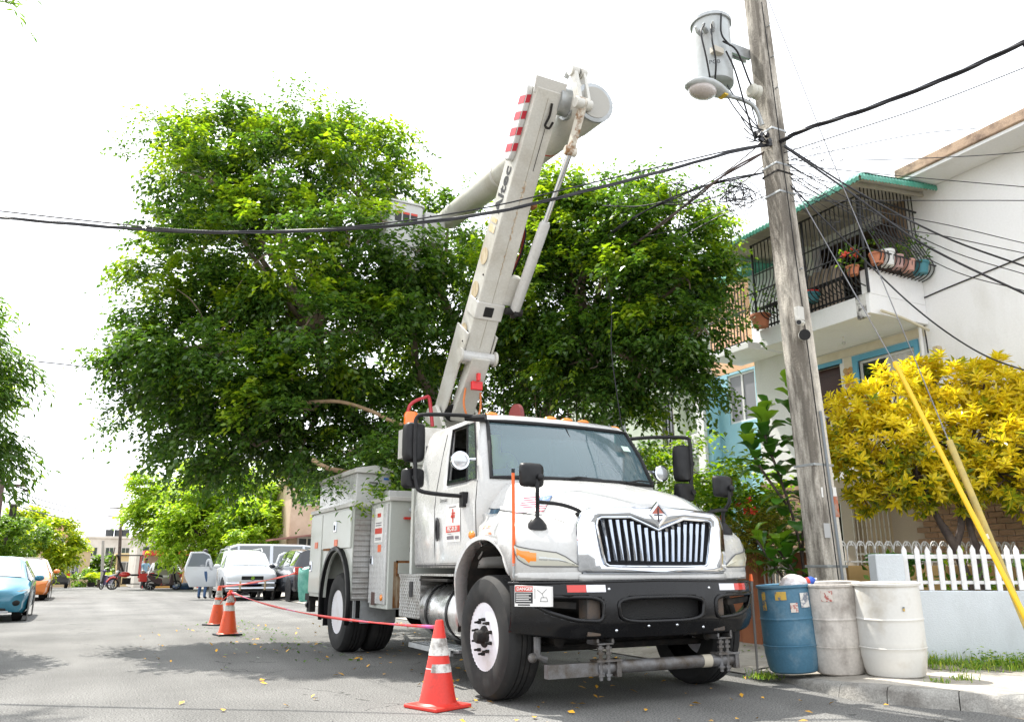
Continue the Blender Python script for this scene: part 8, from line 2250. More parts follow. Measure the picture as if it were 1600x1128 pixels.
# ================================================================== parked vehicles (front towards -y before turning)
HATCH = [(-1.95, .50, .58, .30, .58, .62, .45), (-1.88, .74, .78, .22, .64, .70, .62), (-1.5, .84, .85, .19, .74, .84, .70), (-1.0, .85, .86, .19, .86, .97, .73), (-0.30, .85, .86, .19, .92, 1.42, .56), (0.35, .85, .86, .19, .93, 1.47, .57), (1.1, .85, .86, .19, .95, 1.42, .56), (1.65, .84, .85, .22, .95, 1.08, .62), (1.85, .78, .80, .28, .88, .97, .62), (1.95, .60, .64, .36, .78, .84, .5)]
SEDAN = [(-2.3, .52, .60, .30, .58, .62, .45), (-2.22, .78, .82, .22, .64, .71, .64), (-1.75, .88, .89, .19, .76, .86, .74), (-1.05, .89, .90, .19, .88, .99, .77), (-0.25, .89, .90, .19, .94, 1.42, .58), (0.45, .89, .90, .19, .95, 1.46, .59), (1.15, .89, .90, .19, .96, 1.38, .57), (1.75, .88, .89, .22, .96, 1.06, .68), (2.2, .82, .84, .28, .92, 1.0, .66), (2.3, .62, .66, .36, .8, .86, .5)]
SUV = [(-1.98, .62, .68, .42, .74, .80, .5), (-1.92, .78, .80, .32, .80, .90, .64), (-1.55, .84, .85, .27, .92, 1.04, .72), (-1.02, .85, .86, .27, 1.00, 1.10, .74), (-0.50, .85, .86, .27, 1.05, 1.58, .60), (0.2, .85, .86, .27, 1.06, 1.66, .62), (1.2, .85, .86, .27, 1.08, 1.64, .62), (1.85, .84, .85, .30, 1.08, 1.58, .60), (1.97, .80, .82, .34, 1.05, 1.15, .66), (2.02, .66, .70, .42, .9, .98, .5)]
VAN = [(-2.6, .70, .76, .42, .80, .90, .5), (-2.52, .86, .88, .30, .95, 1.10, .74), (-2.25, .90, .92, .25, 1.12, 1.28, .80), (-2.05, .92, .93, .25, 1.18, 1.38, .80), (-1.45, .92, .93, .25, 1.22, 1.96, .72), (-0.6, .92, .93, .25, 1.22, 2.05, .74), (0.8, .92, .93, .25, 1.22, 2.06, .74), (2.2, .92, .93, .25, 1.22, 2.05, .74), (2.52, .90, .91, .30, 1.2, 1.95, .70), (2.6, .84, .86, .36, 1.1, 1.2, .7)]
CARGLASS = mat('car_glass', (0.05, 0.06, 0.065), 0.04, spec=0.9, coat=0.8)
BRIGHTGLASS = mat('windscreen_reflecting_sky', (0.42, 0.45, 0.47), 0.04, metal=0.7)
LAMP = mat('car_headlamp', (0.62, 0.62, 0.58), 0.1, coat=0.8)
TAIL = mat('car_tail_lamp', (0.50, 0.02, 0.015), 0.2, coat=0.6)
ALLOY = mat('alloy_rim', (0.42, 0.42, 0.43), 0.35, metal=0.7)
def car(name, label, cat, loc, rz, st, paint, wheels, r=0.31, group='parked cars', cab=(3, 7), glass=CARGLASS, ws=BRIGHTGLASS, front=None, rear=None, rails=False, roofm=None, scale=1.0):
    t = thing(name, label, cat, loc, rz, group, scale)
    rows = []
    for (y, wb, wt, zb, zm, zr, wr) in st:
        h = [(wb * 0.93, zb), (wb, zb + 0.09), (wb * 1.005, (zb + zm) / 2), (wt, zm - 0.05), (wt * 0.975, zm), (wr + 0.03, zr - 0.05), (wr * 0.88, zr - 0.01), (wr * 0.45, zr + 0.012), (0, zr + 0.018)]
        rows.append([(-x, y, z) for x, z in h] + [(x, y, z) for x, z in reversed(h[:-1])])
    n = len(rows[0])
    b = MB(); b.grid(rows); b.f.append(tuple(range(n))); b.f.append(tuple((len(rows) - 1) * n + n - 1 - k for k in range(n)))
    # underside
    for i in range(len(rows) - 1): b.f.append((i * n, (i + 1) * n, (i + 1) * n + n - 1, i * n + n - 1))
    body = b.build('body', paint, t, smooth=42)
    i0, i1 = cab
    def shrink(q, f=0.88, off=0.012):
        c = sum((Vector(p) for p in q), Vector()) / len(q)
        nrm = (Vector(q[1]) - Vector(q[0])).cross(Vector(q[3]) - Vector(q[0]))
        nrm.normalize()
        if nrm.dot(c - Vector((0, c.y, 0.8))) < 0 and abs(nrm.x) > 0.3: nrm = -nrm
        if abs(nrm.x) <= 0.3 and nrm.z < 0: nrm = -nrm
        return [c + (Vector(p) - c) * f + nrm * off for p in q]
    # windscreen and rear window
    for nm, i, m in (('windscreen', i0, ws), ('rear_window', i1 - 1 if i1 < len(st) - 1 else i1 - 1, glass)):
        bb = MB()
        ks = list(range(5, 12))
        g = [[Vector(rows[j][k]) for k in ks] for j in (i, i + 1)]
        c = sum(g[0] + g[1], Vector()) / (2 * len(ks))
        up_ = Vector((0, -0.6 if nm == 'windscreen' else 0.6, 0.7)).normalized()
        bb.grid([[c + (p - c) * 0.93 + up_ * 0.014 for p in r_] for r_ in g]); bb.build(nm, m, t, smooth=70)
    for s in (0, 1):
        for i in range(i0, i1):
            ka, kb = (4, 5) if s == 0 else (n - 5, n - 6)
            q = [rows[i][ka], rows[i + 1][ka], rows[i + 1][kb], rows[i][kb]]
            bb = MB(); bb.add(shrink(q, 0.86 if i in (i0, i1 - 1) else 0.9), [(0, 1, 2, 3)]); bb.build('side_window', glass, t, smooth=0)
    # wheels in dark arches
    for (wx, wy) in wheels:
        for s in (-1, 1):
            x = s * (wx + 0.005)
            bb = MB(); bb.lathe([(r * 1.22, 0.0), (r * 1.22, 0.012 * s), (r * 0.9, 0.014 * s)], (s * st[3][1] * 1.0, wy, r * 1.02), axis='x', n=22, caps=True); bb.build('wheel_arch', BLACK, t, smooth=0)
            bb = MB(); bb.lathe([(r * 0.62, 0.02 * s), (r * 0.9, 0.03 * s), (r, 0.0), (r, -0.16 * s), (r * 0.8, -0.18 * s)], (x, wy, r), axis='x', n=24, caps=False); W = bb.build('wheel', RUBBER, t, smooth=40)
            bb = MB(); bb.lathe([(r * 0.64, 0.022 * s), (r * 0.55, 0.008 * s), (r * 0.2, 0.02 * s), (0, 0.022 * s)], (x, wy, r), axis='x', n=20); bb.build('rim', ALLOY, W)
            bb = MB()
            for k in range(5):
                a = 2 * math.pi * k / 5 + 0.3
                bb.beam((x + 0.022 * s, wy, r), (x + 0.02 * s, wy + r * 0.58 * math.cos(a), r + r * 0.58 * math.sin(a)), 0.03, 0.07, up=(1, 0, 0))
            bb.build('spokes', BLACK, W, smooth=0)
    # lamps
    yf, yr = st[1][0], st[-2][0]
    if front != 'none':
        zf = st[1][4]
        for s in (-1, 1):
            w = st[1][2]
            bb = MB(); bb.grid([[(s * w * 0.62, yf - 0.02, zf - 0.08), (s * w * 0.86, yf + 0.0, zf - 0.10), (s * (w + 0.012), yf + 0.14, zf - 0.06), (s * (st[2][2] + 0.008), yf + 0.30, zf + 0.02)],
                                [(s * w * 0.60, yf + 0.015, zf + 0.03), (s * w * 0.84, yf + 0.04, zf + 0.05), (s * (w + 0.004), yf + 0.18, zf + 0.08), (s * (st[2][2] + 0.002), yf + 0.34, zf + 0.09)]])
            bb.build('headlight', LAMP, t, smooth=60)
    zr_ = st[-2][4]
    for s in (-1, 1):
        w = st[-2][2]
        bb = MB(); bb.box((min(s * w * 0.72, s * (w + 0.02)), yr - 0.10, zr_ - 0.22), (max(s * w * 0.72, s * (w + 0.02)), yr + 0.07, zr_ + 0.02)); bb.build('tail_light', TAIL, t, bevel=0.02)
        bb = MB(); bb.ball((s * (st[4][2] + 0.13), st[3][0] + 0.25, st[3][4] + 0.10), (0.11, 0.06, 0.075), 10, 8); bb.build('door_mirror', paint, t)
        # door shut lines and handles
        for yy in (lerp(st[3][0], st[4][0], 0.7), lerp(st[4][0], st[6][0], 0.5), lerp(st[5][0], st[6][0], 0.9)):
            bb = MB(); bb.beam((s * (st[5][2] + 0.004), yy, st[5][3] + 0.15), (s * (st[5][2] * 0.985 + 0.004), yy, st[5][4] - 0.01), 0.012, 0.006, up=(1, 0, 0)); bb.build('shut_line', SEAM, t, smooth=0)
    yb = st[0][0]
    bb = MB(); bb.box((-st[1][2] * 0.42, yb + 0.0, st[1][3] + 0.12), (st[1][2] * 0.42, yb + 0.05, st[1][4] - 0.18)); bb.build('grille', BLACK, t, bevel=0.015)
    bb = MB(); bb.box((-st[1][1] * 0.6, yb - 0.006, st[1][3] + 0.0), (st[1][1] * 0.6, yb + 0.06, st[1][3] + 0.09)); bb.build('lower_intake', BLACK, t, bevel=0.015)
    bb = MB(); bb.box((-0.16, st[-1][0] - 0.01, zr_ - 0.22), (0.16, st[-1][0] + 0.012, zr_ - 0.12)); bb.build('number_plate', STICKER, t, smooth=0)
    if rails:
        for s in (-1, 1): MB().tube([(s * st[5][6] * 0.92, st[4][0] + 0.2, st[4][5] + 0.02), (s * st[5][6] * 0.92, st[4][0] + 0.4, st[5][5] + 0.06), (s * st[5][6] * 0.92, st[7][0] - 0.3, st[6][5] + 0.06), (s * st[5][6] * 0.92, st[7][0] - 0.1, st[7][5])], 0.022, 6).build('roof_rail', STEEL, t)
    return t
def paint(name, c, metal=0.15):
    return mat(name, c, 0.28, metal=metal, coat=0.9)
BLUEC = car('blue_hatchback', 'metallic blue hatchback parked at the left edge', 'car', (-1.68, 22.25, 0), 0, HATCH, paint('car_blue', (0.015, 0.17, 0.27)), ((0.72, -1.22), (0.72, 1.28)), scale=0.92)
b = MB(); b.box((-0.30, -1.965, 0.36), (0.30, -1.93, 0.56)); b.build('mouth_grille', BLACK, BLUEC, bevel=0.05)
for s in (-1, 1): MB().ball((s * 0.62, -1.90, 0.42), (0.09, 0.05, 0.07)).build('fog_lamp_recess', BLACK, BLUEC)
b = MB(); b.box((-0.5, -1.99, 0.20), (0.5, -1.93, 0.25)); b.build('chin_spoiler', mat('lip_grey', (0.45, 0.45, 0.48), 0.4), BLUEC, bevel=0.01)
OC = car('orange_taxi', 'orange and white sedan parked behind the blue hatchback', 'car', (-1.74, 35.2, 0), 0, SEDAN, paint('car_orange', (0.60, 0.17, 0.025)), ((0.76, -1.42), (0.76, 1.40)))
b = MB()
hoodw = []
for (y, wb, wt, zb, zm, zr, wr) in SEDAN[1:4]: hoodw.append([(x * wr * 0.88, y, zr + 0.012 + 0.018 * (1 - abs(x)) ) for x in (-1, -0.5, 0, 0.5, 1)])
b.grid(hoodw); b.build('white_bonnet', paint('car_white', (0.62, 0.62, 0.60), 0), OC, smooth=60)
roofw = [[(x * st_[6] * 0.86, st_[0], st_[5] + 0.014 + 0.016 * (1 - abs(x))) for x in (-1, -0.5, 0, 0.5, 1)] for st_ in SEDAN[4:7]]
b = MB(); b.grid(roofw); b.build('white_roof', paint('car_white', (0, 0, 0)), OC, smooth=60)
car('dark_suv', 'dark grey sport utility car seen from behind beyond the orange sedan', 'car', (-1.35, 66.1, gz(66)), 0, SUV, paint('car_dark_grey', (0.03, 0.03, 0.033)), ((0.72, -1.25), (0.72, 1.3)), 0.34, rails=True)
bpy.data.objects['dark_suv'].rotation_euler[2] = R(180); bpy.data.objects['dark_suv'].location = (-1.35, 68.0, gz(68))
car('white_sedan', 'small white car standing crosswise at the end of the street', 'car', (-0.3, 84.9, gz(85)), R(90), SEDAN, paint('car_white', (0, 0, 0)), ((0.76, -1.42), (0.76, 1.40)))
# white SUV with open doors
TS = car('white_suv', 'white sport utility car with open doors facing the camera by the cones', 'car', (5.42, 32.0, 0), 0, SUV, paint('car_silver_white', (0.56, 0.58, 0.60), 0.1), ((0.72, -1.25), (0.72, 1.3)), 0.34, rails=True, scale=1.05)
b = MB(); b.box((-0.36, -1.99, 0.66), (0.36, -1.95, 0.79)); TG = b.build('upper_grille', BLACK, TS, bevel=0.02)
b = MB(); b.lathe([(0.045, 0), (0.06, 0), (0.06, -0.02), (0.045, -0.02)], (0, -1.995, 0.725), axis='y', n=18); b.box((-0.03, -2.01, 0.715), (0.03, -1.995, 0.735)); b.build('badge', CHROME, TG)
for z in (0.56, 0.40): MB().tube([(-0.80, -1.90, z), (-0.70, -2.06, z), (0.70, -2.06, z), (0.80, -1.90, z)], 0.035, 8).build('bull_bar', CHROME, TS)
for s in (-1, 1): MB().tube([(s * 0.40, -2.06, 0.34), (s * 0.40, -2.07, 0.62)], 0.04, 8).build('bar_upright', mat('tan_upright', (0.42, 0.32, 0.20), 0.5), TS)
b = MB(); b.box((-0.16, -2.10, 0.52), (0.16, -2.085, 0.60)); b.build('number_plate', mat('plate_blue', (0.05, 0.05, 0.16), 0.5), TS)
b = MB(); b.box((-0.32, -2.03, 0.30), (0.32, -1.97, 0.36)); b.build('lower_vent', BLACK, TS)
def open_door(parent, hinge, ang, L_, m, flip):
    b = MB()
    pts = [(0.0, 0.42), (0.0, 1.05), (0.12, 1.08), (0.30, 1.50), (0.52, 1.60), (L_ - 0.15, 1.58), (L_, 1.06), (L_ - 0.02, 0.78), (L_ - 0.22, 0.42)]
    b.prism(pts, 'y', -0.035, 0.035)
    d = b.build('open_door', m, parent, bevel=0.015)
    d.location = hinge; d.rotation_euler = (0, 0, ang)
    b = MB()
    for yy in (-0.039, 0.039):
        b.prism([(0.17, 1.10), (0.33, 1.46), (0.54, 1.545), (L_ - 0.20, 1.53), (L_ - 0.07, 1.10)], 'y', yy - 0.002, yy + 0.002)
    w = b.build('door_window', mat('door_glass', (0.16, 0.18, 0.20), 0.05, coat=0.6), d, smooth=0)
    MB().box((L_ - 0.30, -0.055, 0.98), (L_ - 0.12, -0.036, 1.02)).build('door_handle', m, d)
    return d
open_door(TS, (-0.88, -0.02, 0), R(180 + 14), 1.12, paint('car_silver_white', (0, 0, 0)), 1)
open_door(TS, (0.88, -0.55, 0), R(28), 1.0, paint('car_silver_white', (0, 0, 0)), 0)
# black SUV behind the truck tail, seen from the rear
car('black_suv', 'black sport utility car half hidden behind the truck tail', 'car', (7.25, 29.9, 0.02), R(180), SUV, paint('car_black', (0.010, 0.012, 0.020)), ((0.72, -1.25), (0.72, 1.3)), 0.34, scale=1.04)
car('silver_van', 'long silver van with dark windows parked crosswise behind the white car', 'van', (8.1, 37.2, 0.05), R(90), VAN, paint('car_silver', (0.48, 0.51, 0.56), 0.3), ((0.80, -1.75), (0.80, 1.6)), 0.36, cab=(3, 8), ws=CARGLASS)
car('grey_hatchback', 'beige grey hatchback seen from behind next to the scooter', 'car', (4.2, 50.3, gz(50)), R(180), HATCH, paint('car_champagne', (0.33, 0.30, 0.26), 0.2), ((0.72, -1.22), (0.72, 1.28)))

# ---- red cargo tricycle (faces -x)
CT = thing('cargo_tricycle', 'red cargo tricycle with canopy frame at the crest of the road', 'tricycle', (2.75, 50.0, gz(50)), 0)
REDM = mat('tricycle_red', (0.55, 0.035, 0.025), 0.35, coat=0.5)
def spoked(parent, x, y, r, w=0.05):
    bb = MB(); bb.tube([(x + r * 0.9 * math.cos(a), y, r + r * 0.9 * math.sin(a)) for a in [2 * math.pi * k / 24 for k in range(24)]], r * 0.14, 8, closed=True); W = bb.build('wheel', RUBBER, parent, smooth=60)
    bb = MB(); bb.cyl((x, y - 0.05, r), (x, y + 0.05, r), r * 0.25)
    for k in range(8):
        a = 2 * math.pi * k / 8
        bb.cyl((x, y, r), (x + r * 0.85 * math.cos(a), y, r + r * 0.85 * math.sin(a)), 0.012, n=5)
    bb.build('rim', STEEL, W)
spoked(CT, -1.05, 0, 0.30)
for yy in (-0.5, 0.5): spoked(CT, 0.75, yy, 0.28)
b = MB(); b.tube([(-1.05, -0.08, 0.30), (-0.78, -0.08, 0.95)], 0.03, 8); b.tube([(-1.05, 0.08, 0.30), (-0.78, 0.08, 0.95)], 0.03, 8); b.tube([(-0.70, -0.38, 1.08), (-0.78, 0, 1.0), (-0.70, 0.38, 1.08)], 0.018, 6); b.build('fork_and_handlebar', DARK, CT)
b = MB(); b.ball((-0.50, 0, 0.80), (0.30, 0.14, 0.15), 14, 9); b.build('fuel_tank', REDM, CT)
b = MB(); b.ball((-0.86, 0, 0.92), (0.10, 0.10, 0.10)); b.build('headlamp', LAMP, CT)
b = MB(); b.tube([(-1.35, 0, 0.40), (-1.2, 0, 0.60), (-1.05, 0, 0.66), (-0.85, 0, 0.58)], 0.05, 8); b.build('front_mudguard', REDM, CT)
b = MB(); b.box((-0.6, -0.14, 0.30), (-0.18, 0.14, 0.62)); b.tube([(-0.7, 0, 0.75), (-0.65, 0, 0.3), (0.3, 0, 0.3)], 0.03, 6); b.build('engine', DARK, CT, bevel=0.03)
b = MB(); b.box((-0.22, -0.16, 0.72), (0.22, 0.16, 0.82)); b.build('saddle', BLACK, CT, bevel=0.04)
b = MB(); b.box((0.24, -0.6, 0.42), (1.5, 0.6, 0.50)); b.box((0.24, -0.6, 0.50), (0.29, 0.6, 0.85)); b.box((1.45, -0.6, 0.50), (1.5, 0.6, 0.85)); b.box((0.29, -0.6, 0.50), (1.45, -0.56, 0.85)); b.box((0.29, 0.56, 0.50), (1.45, 0.6, 0.85)); b.build('cargo_box', REDM, CT)
for xx in (0.22, -0.95):
    for yy in (-0.55, 0.55): MB().tube([(xx if xx > 0 else -0.6, yy, 0.6 if xx > 0 else 0.95), (xx, yy, 1.8)], 0.035, 8).build('canopy_post', REDM if xx > 0 else DARK, CT)
b = MB(); b.box((-1.05, -0.6, 1.79), (0.30, 0.6, 1.84)); b.build('canopy', mat('dark_canopy', (0.05, 0.05, 0.055), 0.6), CT, bevel=0.01)
# ---- scooters
def scooter(label, loc, rz, m):
    t = thing('scooter', label, 'scooter', loc, rz, 'two-wheelers at the road crest')
    spoked(t, -0.62, 0, 0.24); spoked(t, 0.60, 0, 0.24)
    b = MB(); b.tube(spline([(-0.62, 0, 0.30), (-0.52, 0, 0.62), (-0.44, 0, 1.0)], 4), 0.05, 8); b.tube([(-0.40, -0.30, 1.06), (-0.44, 0, 1.0), (-0.40, 0.30, 1.06)], 0.02, 6); b.build('steering_column', BLACK, t)
    b = MB(); b.prism([(-0.50, 0.25), (-0.40, 0.78), (-0.30, 0.80), (-0.25, 0.35), (0.05, 0.28), (0.10, 0.55), (0.75, 0.78), (0.85, 0.68), (0.45, 0.35), (0.1, 0.20)], 'y', -0.14, 0.14); b.build('bodywork', m, t, bevel=0.03)
    b = MB(); b.prism([(0.05, 0.62), (0.10, 0.74), (0.70, 0.84), (0.78, 0.80), (0.5, 0.70)], 'y', -0.15, 0.15); b.build('seat', BLACK, t, bevel=0.03)
    b = MB(); b.ball((-0.46, 0, 1.02), (0.09, 0.12, 0.09)); b.build('headlamp_cowl', m, t)
    b = MB(); b.tube([(0.2, 0.16, 0.25), (0.7, 0.18, 0.30)], 0.05, 8); b.build('silencer', DARK, t)
    return t
scooter('black and red scooter parked in front of the beige hatchback', (3.95, 46.3, 0), R(180), mat('scooter_black_red', (0.03, 0.012, 0.012), 0.3, col2=(0.30, 0.03, 0.02), nscale=3, lo=0.52, hi=0.56))
scooter('small dark scooter left of the red cargo tricycle', (1.55, 53.5, gz(53)), R(60), mat('scooter_violet', (0.10, 0.08, 0.16), 0.3))

# ---- people
def person(label, loc, rz, joints, links, radii, skin, cloth, extra=None, cat='person'):
    """one continuous body grown round a skeleton"""
    t = thing('person', label, cat, loc, rz)
    me = bpy.data.meshes.new('body')
    names = list(joints)
    me.from_pydata([joints[k] for k in names], [(names.index(a), names.index(c)) for a, c in links], [])
    o = bpy.data.objects.new('body', me); COL.objects.link(o); o.parent = t
    sk = o.modifiers.new('skin', 'SKIN'); sk.use_smooth_shade = True
    for i, k in enumerate(names):
        r_ = radii[k]; me.skin_vertices[0].data[i].radius = (r_, r_) if not isinstance(r_, tuple) else r_
    me.skin_vertices[0].data[names.index('pelvis')].use_root = True
    o.modifiers.new('sub', 'SUBSURF').levels = 1
    o.modifiers['sub'].render_levels = 2
    me.materials.append(cloth)
    return t, o
def body_mat(name, bands):
    """clothing colours by height on the body"""
    m = bpy.data.materials.new(name); m.use_nodes = True
    nt = m.node_tree; L = nt.links.new
    tc = _n(nt, 'ShaderNodeTexCoord'); sp = _n(nt, 'ShaderNodeSeparateXYZ'); L(tc.outputs['Object'], sp.inputs[0])
    mr = _n(nt, 'ShaderNodeMapRange'); mr.inputs['From Max'].default_value = 2.0; L(sp.outputs[2], mr.inputs[0])
    rp = _n(nt, 'ShaderNodeValToRGB'); rp.color_ramp.interpolation = 'CONSTANT'
    e = rp.color_ramp.elements
    e[0].position = 0; e[0].color = (*bands[0][1], 1)
    e[1].position = bands[1][0] / 2; e[1].color = (*bands[1][1], 1)
    for z, c in bands[2:]:
        k = e.new(z / 2); k.color = (*c, 1)
    L(mr.outputs[0], rp.inputs[0]); L(rp.outputs[0], nt.nodes['Principled BSDF'].inputs['Base Color'])
    nt.nodes['Principled BSDF'].inputs['Roughness'].default_value = 0.85
    return m
SKIN = (0.16, 0.08, 0.05)
J = {'pelvis': (0, 0, 0.92), 'waist': (0, 0, 1.08), 'chest': (0, -0.02, 1.32), 'neck': (0, -0.03, 1.47), 'head': (0, -0.05, 1.58), 'crown': (0, -0.04, 1.70),
     'hipL': (-0.10, 0, 0.88), 'kneeL': (-0.12, -0.05, 0.48), 'ankleL': (-0.13, 0.02, 0.09), 'toeL': (-0.14, -0.15, 0.05), 'hipR': (0.10, 0, 0.88), 'kneeR': (0.13, -0.16, 0.50), 'ankleR': (0.14, -0.12, 0.09), 'toeR': (0.16, -0.28, 0.05),
     'shL': (-0.19, -0.02, 1.40), 'elL': (-0.27, -0.02, 1.13), 'wrL': (-0.25, -0.18, 0.95), 'haL': (-0.24, -0.25, 0.90), 'shR': (0.19, -0.02, 1.40), 'elR': (0.28, -0.06, 1.14), 'wrR': (0.22, -0.26, 1.05), 'haR': (0.20, -0.33, 1.03)}
LK = [('pelvis', 'waist'), ('waist', 'chest'), ('chest', 'neck'), ('neck', 'head'), ('head', 'crown'), ('pelvis', 'hipL'), ('hipL', 'kneeL'), ('kneeL', 'ankleL'), ('ankleL', 'toeL'), ('pelvis', 'hipR'), ('hipR', 'kneeR'), ('kneeR', 'ankleR'), ('ankleR', 'toeR'), ('chest', 'shL'), ('shL', 'elL'), ('elL', 'wrL'), ('wrL', 'haL'), ('chest', 'shR'), ('shR', 'elR'), ('elR', 'wrR'), ('wrR', 'haR')]
RA = {'pelvis': (0.14, 0.11), 'waist': (0.135, 0.10), 'chest': (0.16, 0.11), 'neck': 0.06, 'head': 0.09, 'crown': 0.075, 'hipL': 0.095, 'kneeL': 0.065, 'ankleL': 0.05, 'toeL': 0.04, 'hipR': 0.095, 'kneeR': 0.065, 'ankleR': 0.05, 'toeR': 0.04, 'shL': 0.065, 'elL': 0.045, 'wrL': 0.033, 'haL': 0.035, 'shR': 0.065, 'elR': 0.045, 'wrR': 0.033, 'haR': 0.035}
def hair(t, c, m):
    b = MB(); b.ball(c, (0.098, 0.105, 0.10), 14, 10)
    b.v = [(x, y, max(z, c[2] - 0.03 + 0.25 * max(0, c[1] - y))) for x, y, z in b.v]
    return b.build('hair', m, t, smooth=60)
HAIR = mat('black_hair', (0.01, 0.009, 0.008), 0.6)
t, o = person('person in jeans and pale shirt standing behind the open car door', (4.02, 31.95, 0), R(150), J, LK, RA, SKIN, body_mat('jeans_and_pale_shirt', [(0, (0.03, 0.035, 0.05)), (0.08, (0.05, 0.10, 0.20)), (0.98, (0.55, 0.57, 0.60)), (1.46, SKIN)]))
hair(t, (0, -0.03, 1.68), HAIR)
t, o = person('person in light blue shirt standing beside the red tricycle', (3.45, 53.2, gz(53)), R(20), J, LK, RA, SKIN, body_mat('light_blue_shirt', [(0, (0.03, 0.03, 0.03)), (0.08, (0.06, 0.06, 0.07)), (0.98, (0.25, 0.42, 0.60)), (1.46, SKIN)]))
hair(t, (0, -0.03, 1.68), HAIR)
# seated worker glimpsed in the cab with a reflective vest
JS = dict(J)
dz = -0.92 + 1.60
for k, (x, y, z) in J.items(): JS[k] = (x, y, z + dz)
JS.update({'kneeL': (-0.14, -0.42, 1.62), 'ankleL': (-0.14, -0.45, 1.26), 'toeL': (-0.14, -0.60, 1.22), 'kneeR': (0.14, -0.42, 1.62), 'ankleR': (0.14, -0.45, 1.26), 'toeR': (0.14, -0.6, 1.22)})
t, o = person('worker in a yellow-green reflective vest sitting inside the truck cab', (3.95, 8.15, 0), 0, JS, LK, RA, SKIN, body_mat('vest_worker', [(0, (0.03, 0.03, 0.04)), (1.69, (0.42, 0.62, 0.03)), (1.9, (0.55, 0.55, 0.52)), (1.96, (0.42, 0.62, 0.03))]))
hair(t, (0, -0.03, 1.68 + dz), mat('cap_navy', (0.02, 0.025, 0.05), 0.7))
# ---- green drum by the black car, blue tarp
GD = thing('green_basket_drum', 'tall green plastic drum standing behind the truck tail', 'drum', (6.75, 27.3, 0.05))
b = MB(); b.lathe([(0.0, 0.0), (0.26, 0.0), (0.30, 0.15), (0.34, 0.5), (0.35, 0.85), (0.34, 1.0), (0.32, 1.02), (0.30, 0.95), (0.26, 0.3), (0, 0.3)], n=24)
b.v = [(x * (1 + 0.03 * math.sin(5 * math.atan2(y, x))), y, z + (0.05 * math.sin(3 * math.atan2(y, x)) if z > 0.9 else 0)) for x, y, z in b.v]
b.build('drum_shell', mat('green_plastic', (0.05, 0.24, 0.19), 0.45, col2=(0.14, 0.36, 0.30), nscale=4), GD, smooth=50)
b = MB(); b.ball((0, 0, 1.0), (0.25, 0.25, 0.10), 12, 8); b.build('bag_inside', mat('pale_green_bag', (0.35, 0.5, 0.45), 0.4, bump=0.6, bscale=15), GD)
b = MB(); b.ball((0, 0, 0.1), (0.55, 0.4, 0.22), 14, 8); b.v = [(x, y, max(0, z + 0.04 * math.sin(9 * x + 7 * y))) for x, y, z in b.v]
o = b.build('blue_tarp_bundle', mat('blue_tarp', (0.03, 0.07, 0.17), 0.6), None); o.location = (5.0, 47.2, 0); tag(o, 'dark blue tarpaulin bundle lying on the road by the scooter', 'tarpaulin')
# ================================================================== far end of the street
BEI = mat('beige_render', (0.55, 0.42, 0.26), 0.85, col2=(0.46, 0.35, 0.22), nscale=0.8, fine=0.05, fscale=10)
PINKR = mat('salmon_render', (0.52, 0.33, 0.21), 0.85, col2=(0.44, 0.27, 0.17), nscale=0.8)
OFFW = mat('offwhite_render', (0.60, 0.56, 0.50), 0.85, col2=(0.46, 0.42, 0.37), nscale=0.5)
def block(name, label, lo, hi, m, rows, cols, wy, parapet=0.3, ww=0.9, wh=1.1, z0=1.0, dz=2.8):
    """building whose street face (towards -y) carries windows"""
    t = thing(name, label, 'building', ((lo[0] + hi[0]) / 2, (lo[1] + hi[1]) / 2, lo[2]))
    hx, hy, h = (hi[0] - lo[0]) / 2, (hi[1] - lo[1]) / 2, hi[2] - lo[2]
    MB().box((-hx, -hy, 0), (hx, hy, h)).build('wall', m, t)
    MB().box((-hx - 0.15, -hy - 0.15, h), (hx + 0.15, hy + 0.15, h + parapet)).build('parapet', m, t, bevel=0.03)
    fr = mat('far_frame', (0.5, 0.48, 0.44), 0.6)
    for r_ in range(rows):
        for c in range(cols):
            x = lerp(-hx, hx, (c + 0.5) / cols); z = z0 + r_ * dz
            b = MB()
            for a_, c_ in (((x - ww / 2 - 0.08, -hy - 0.06, z - 0.08), (x + ww / 2 + 0.08, -hy, z)), ((x - ww / 2 - 0.08, -hy - 0.06, z + wh), (x + ww / 2 + 0.08, -hy, z + wh + 0.08)), ((x - ww / 2 - 0.08, -hy - 0.055, z), (x - ww / 2, -hy, z + wh)), ((x + ww / 2, -hy - 0.055, z), (x + ww / 2 + 0.08, -hy, z + wh)), ((x - 0.03, -hy - 0.05, z), (x + 0.03, -hy, z + wh))): b.box(a_, c_)
            w = b.build('window', fr, t, smooth=0)
            MB().box((x - ww / 2, -hy - 0.02, z), (x + ww / 2, -hy - 0.005, z + wh)).build('pane', CARGLASS, w, smooth=0)
    return t
t = block('white_apartment_block', 'off-white apartment block with black roof tanks at the end of the street', (0.4, 122, -1.2), (6.2, 132, 4.9), OFFW, 2, 3, 0)
for i, x in enumerate((-0.2, 0.9, 1.7)):
    b = MB(); b.lathe([(0, 0), (0.5, 0), (0.52, 0.5), (0.52, 0.9), (0.25, 1.1), (0, 1.12)], (x, -3.5, 6.4), n=16); b.build('water_tank', mat('tank_black', (0.03, 0.035, 0.04), 0.5), t)
t = block('salmon_house', 'salmon house with roof terrace behind the lime-green tree', (-6.0, 97, -0.8), (-1.4, 106, 4.6), PINKR, 2, 3, 0)
MB().box((-1.0, -4, 5.7), (2.0, 2, 6.6)).build('roof_room', PINKR, t)
b = MB(); b.lathe([(0, 0.0), (0.4, 0.10), (0.75, 0.35), (0.8, 0.42)], (2.6, -4.2, 4.9), axis='y', n=18, caps=False); b.build('satellite_dish', STEEL, t, solid=0.03)
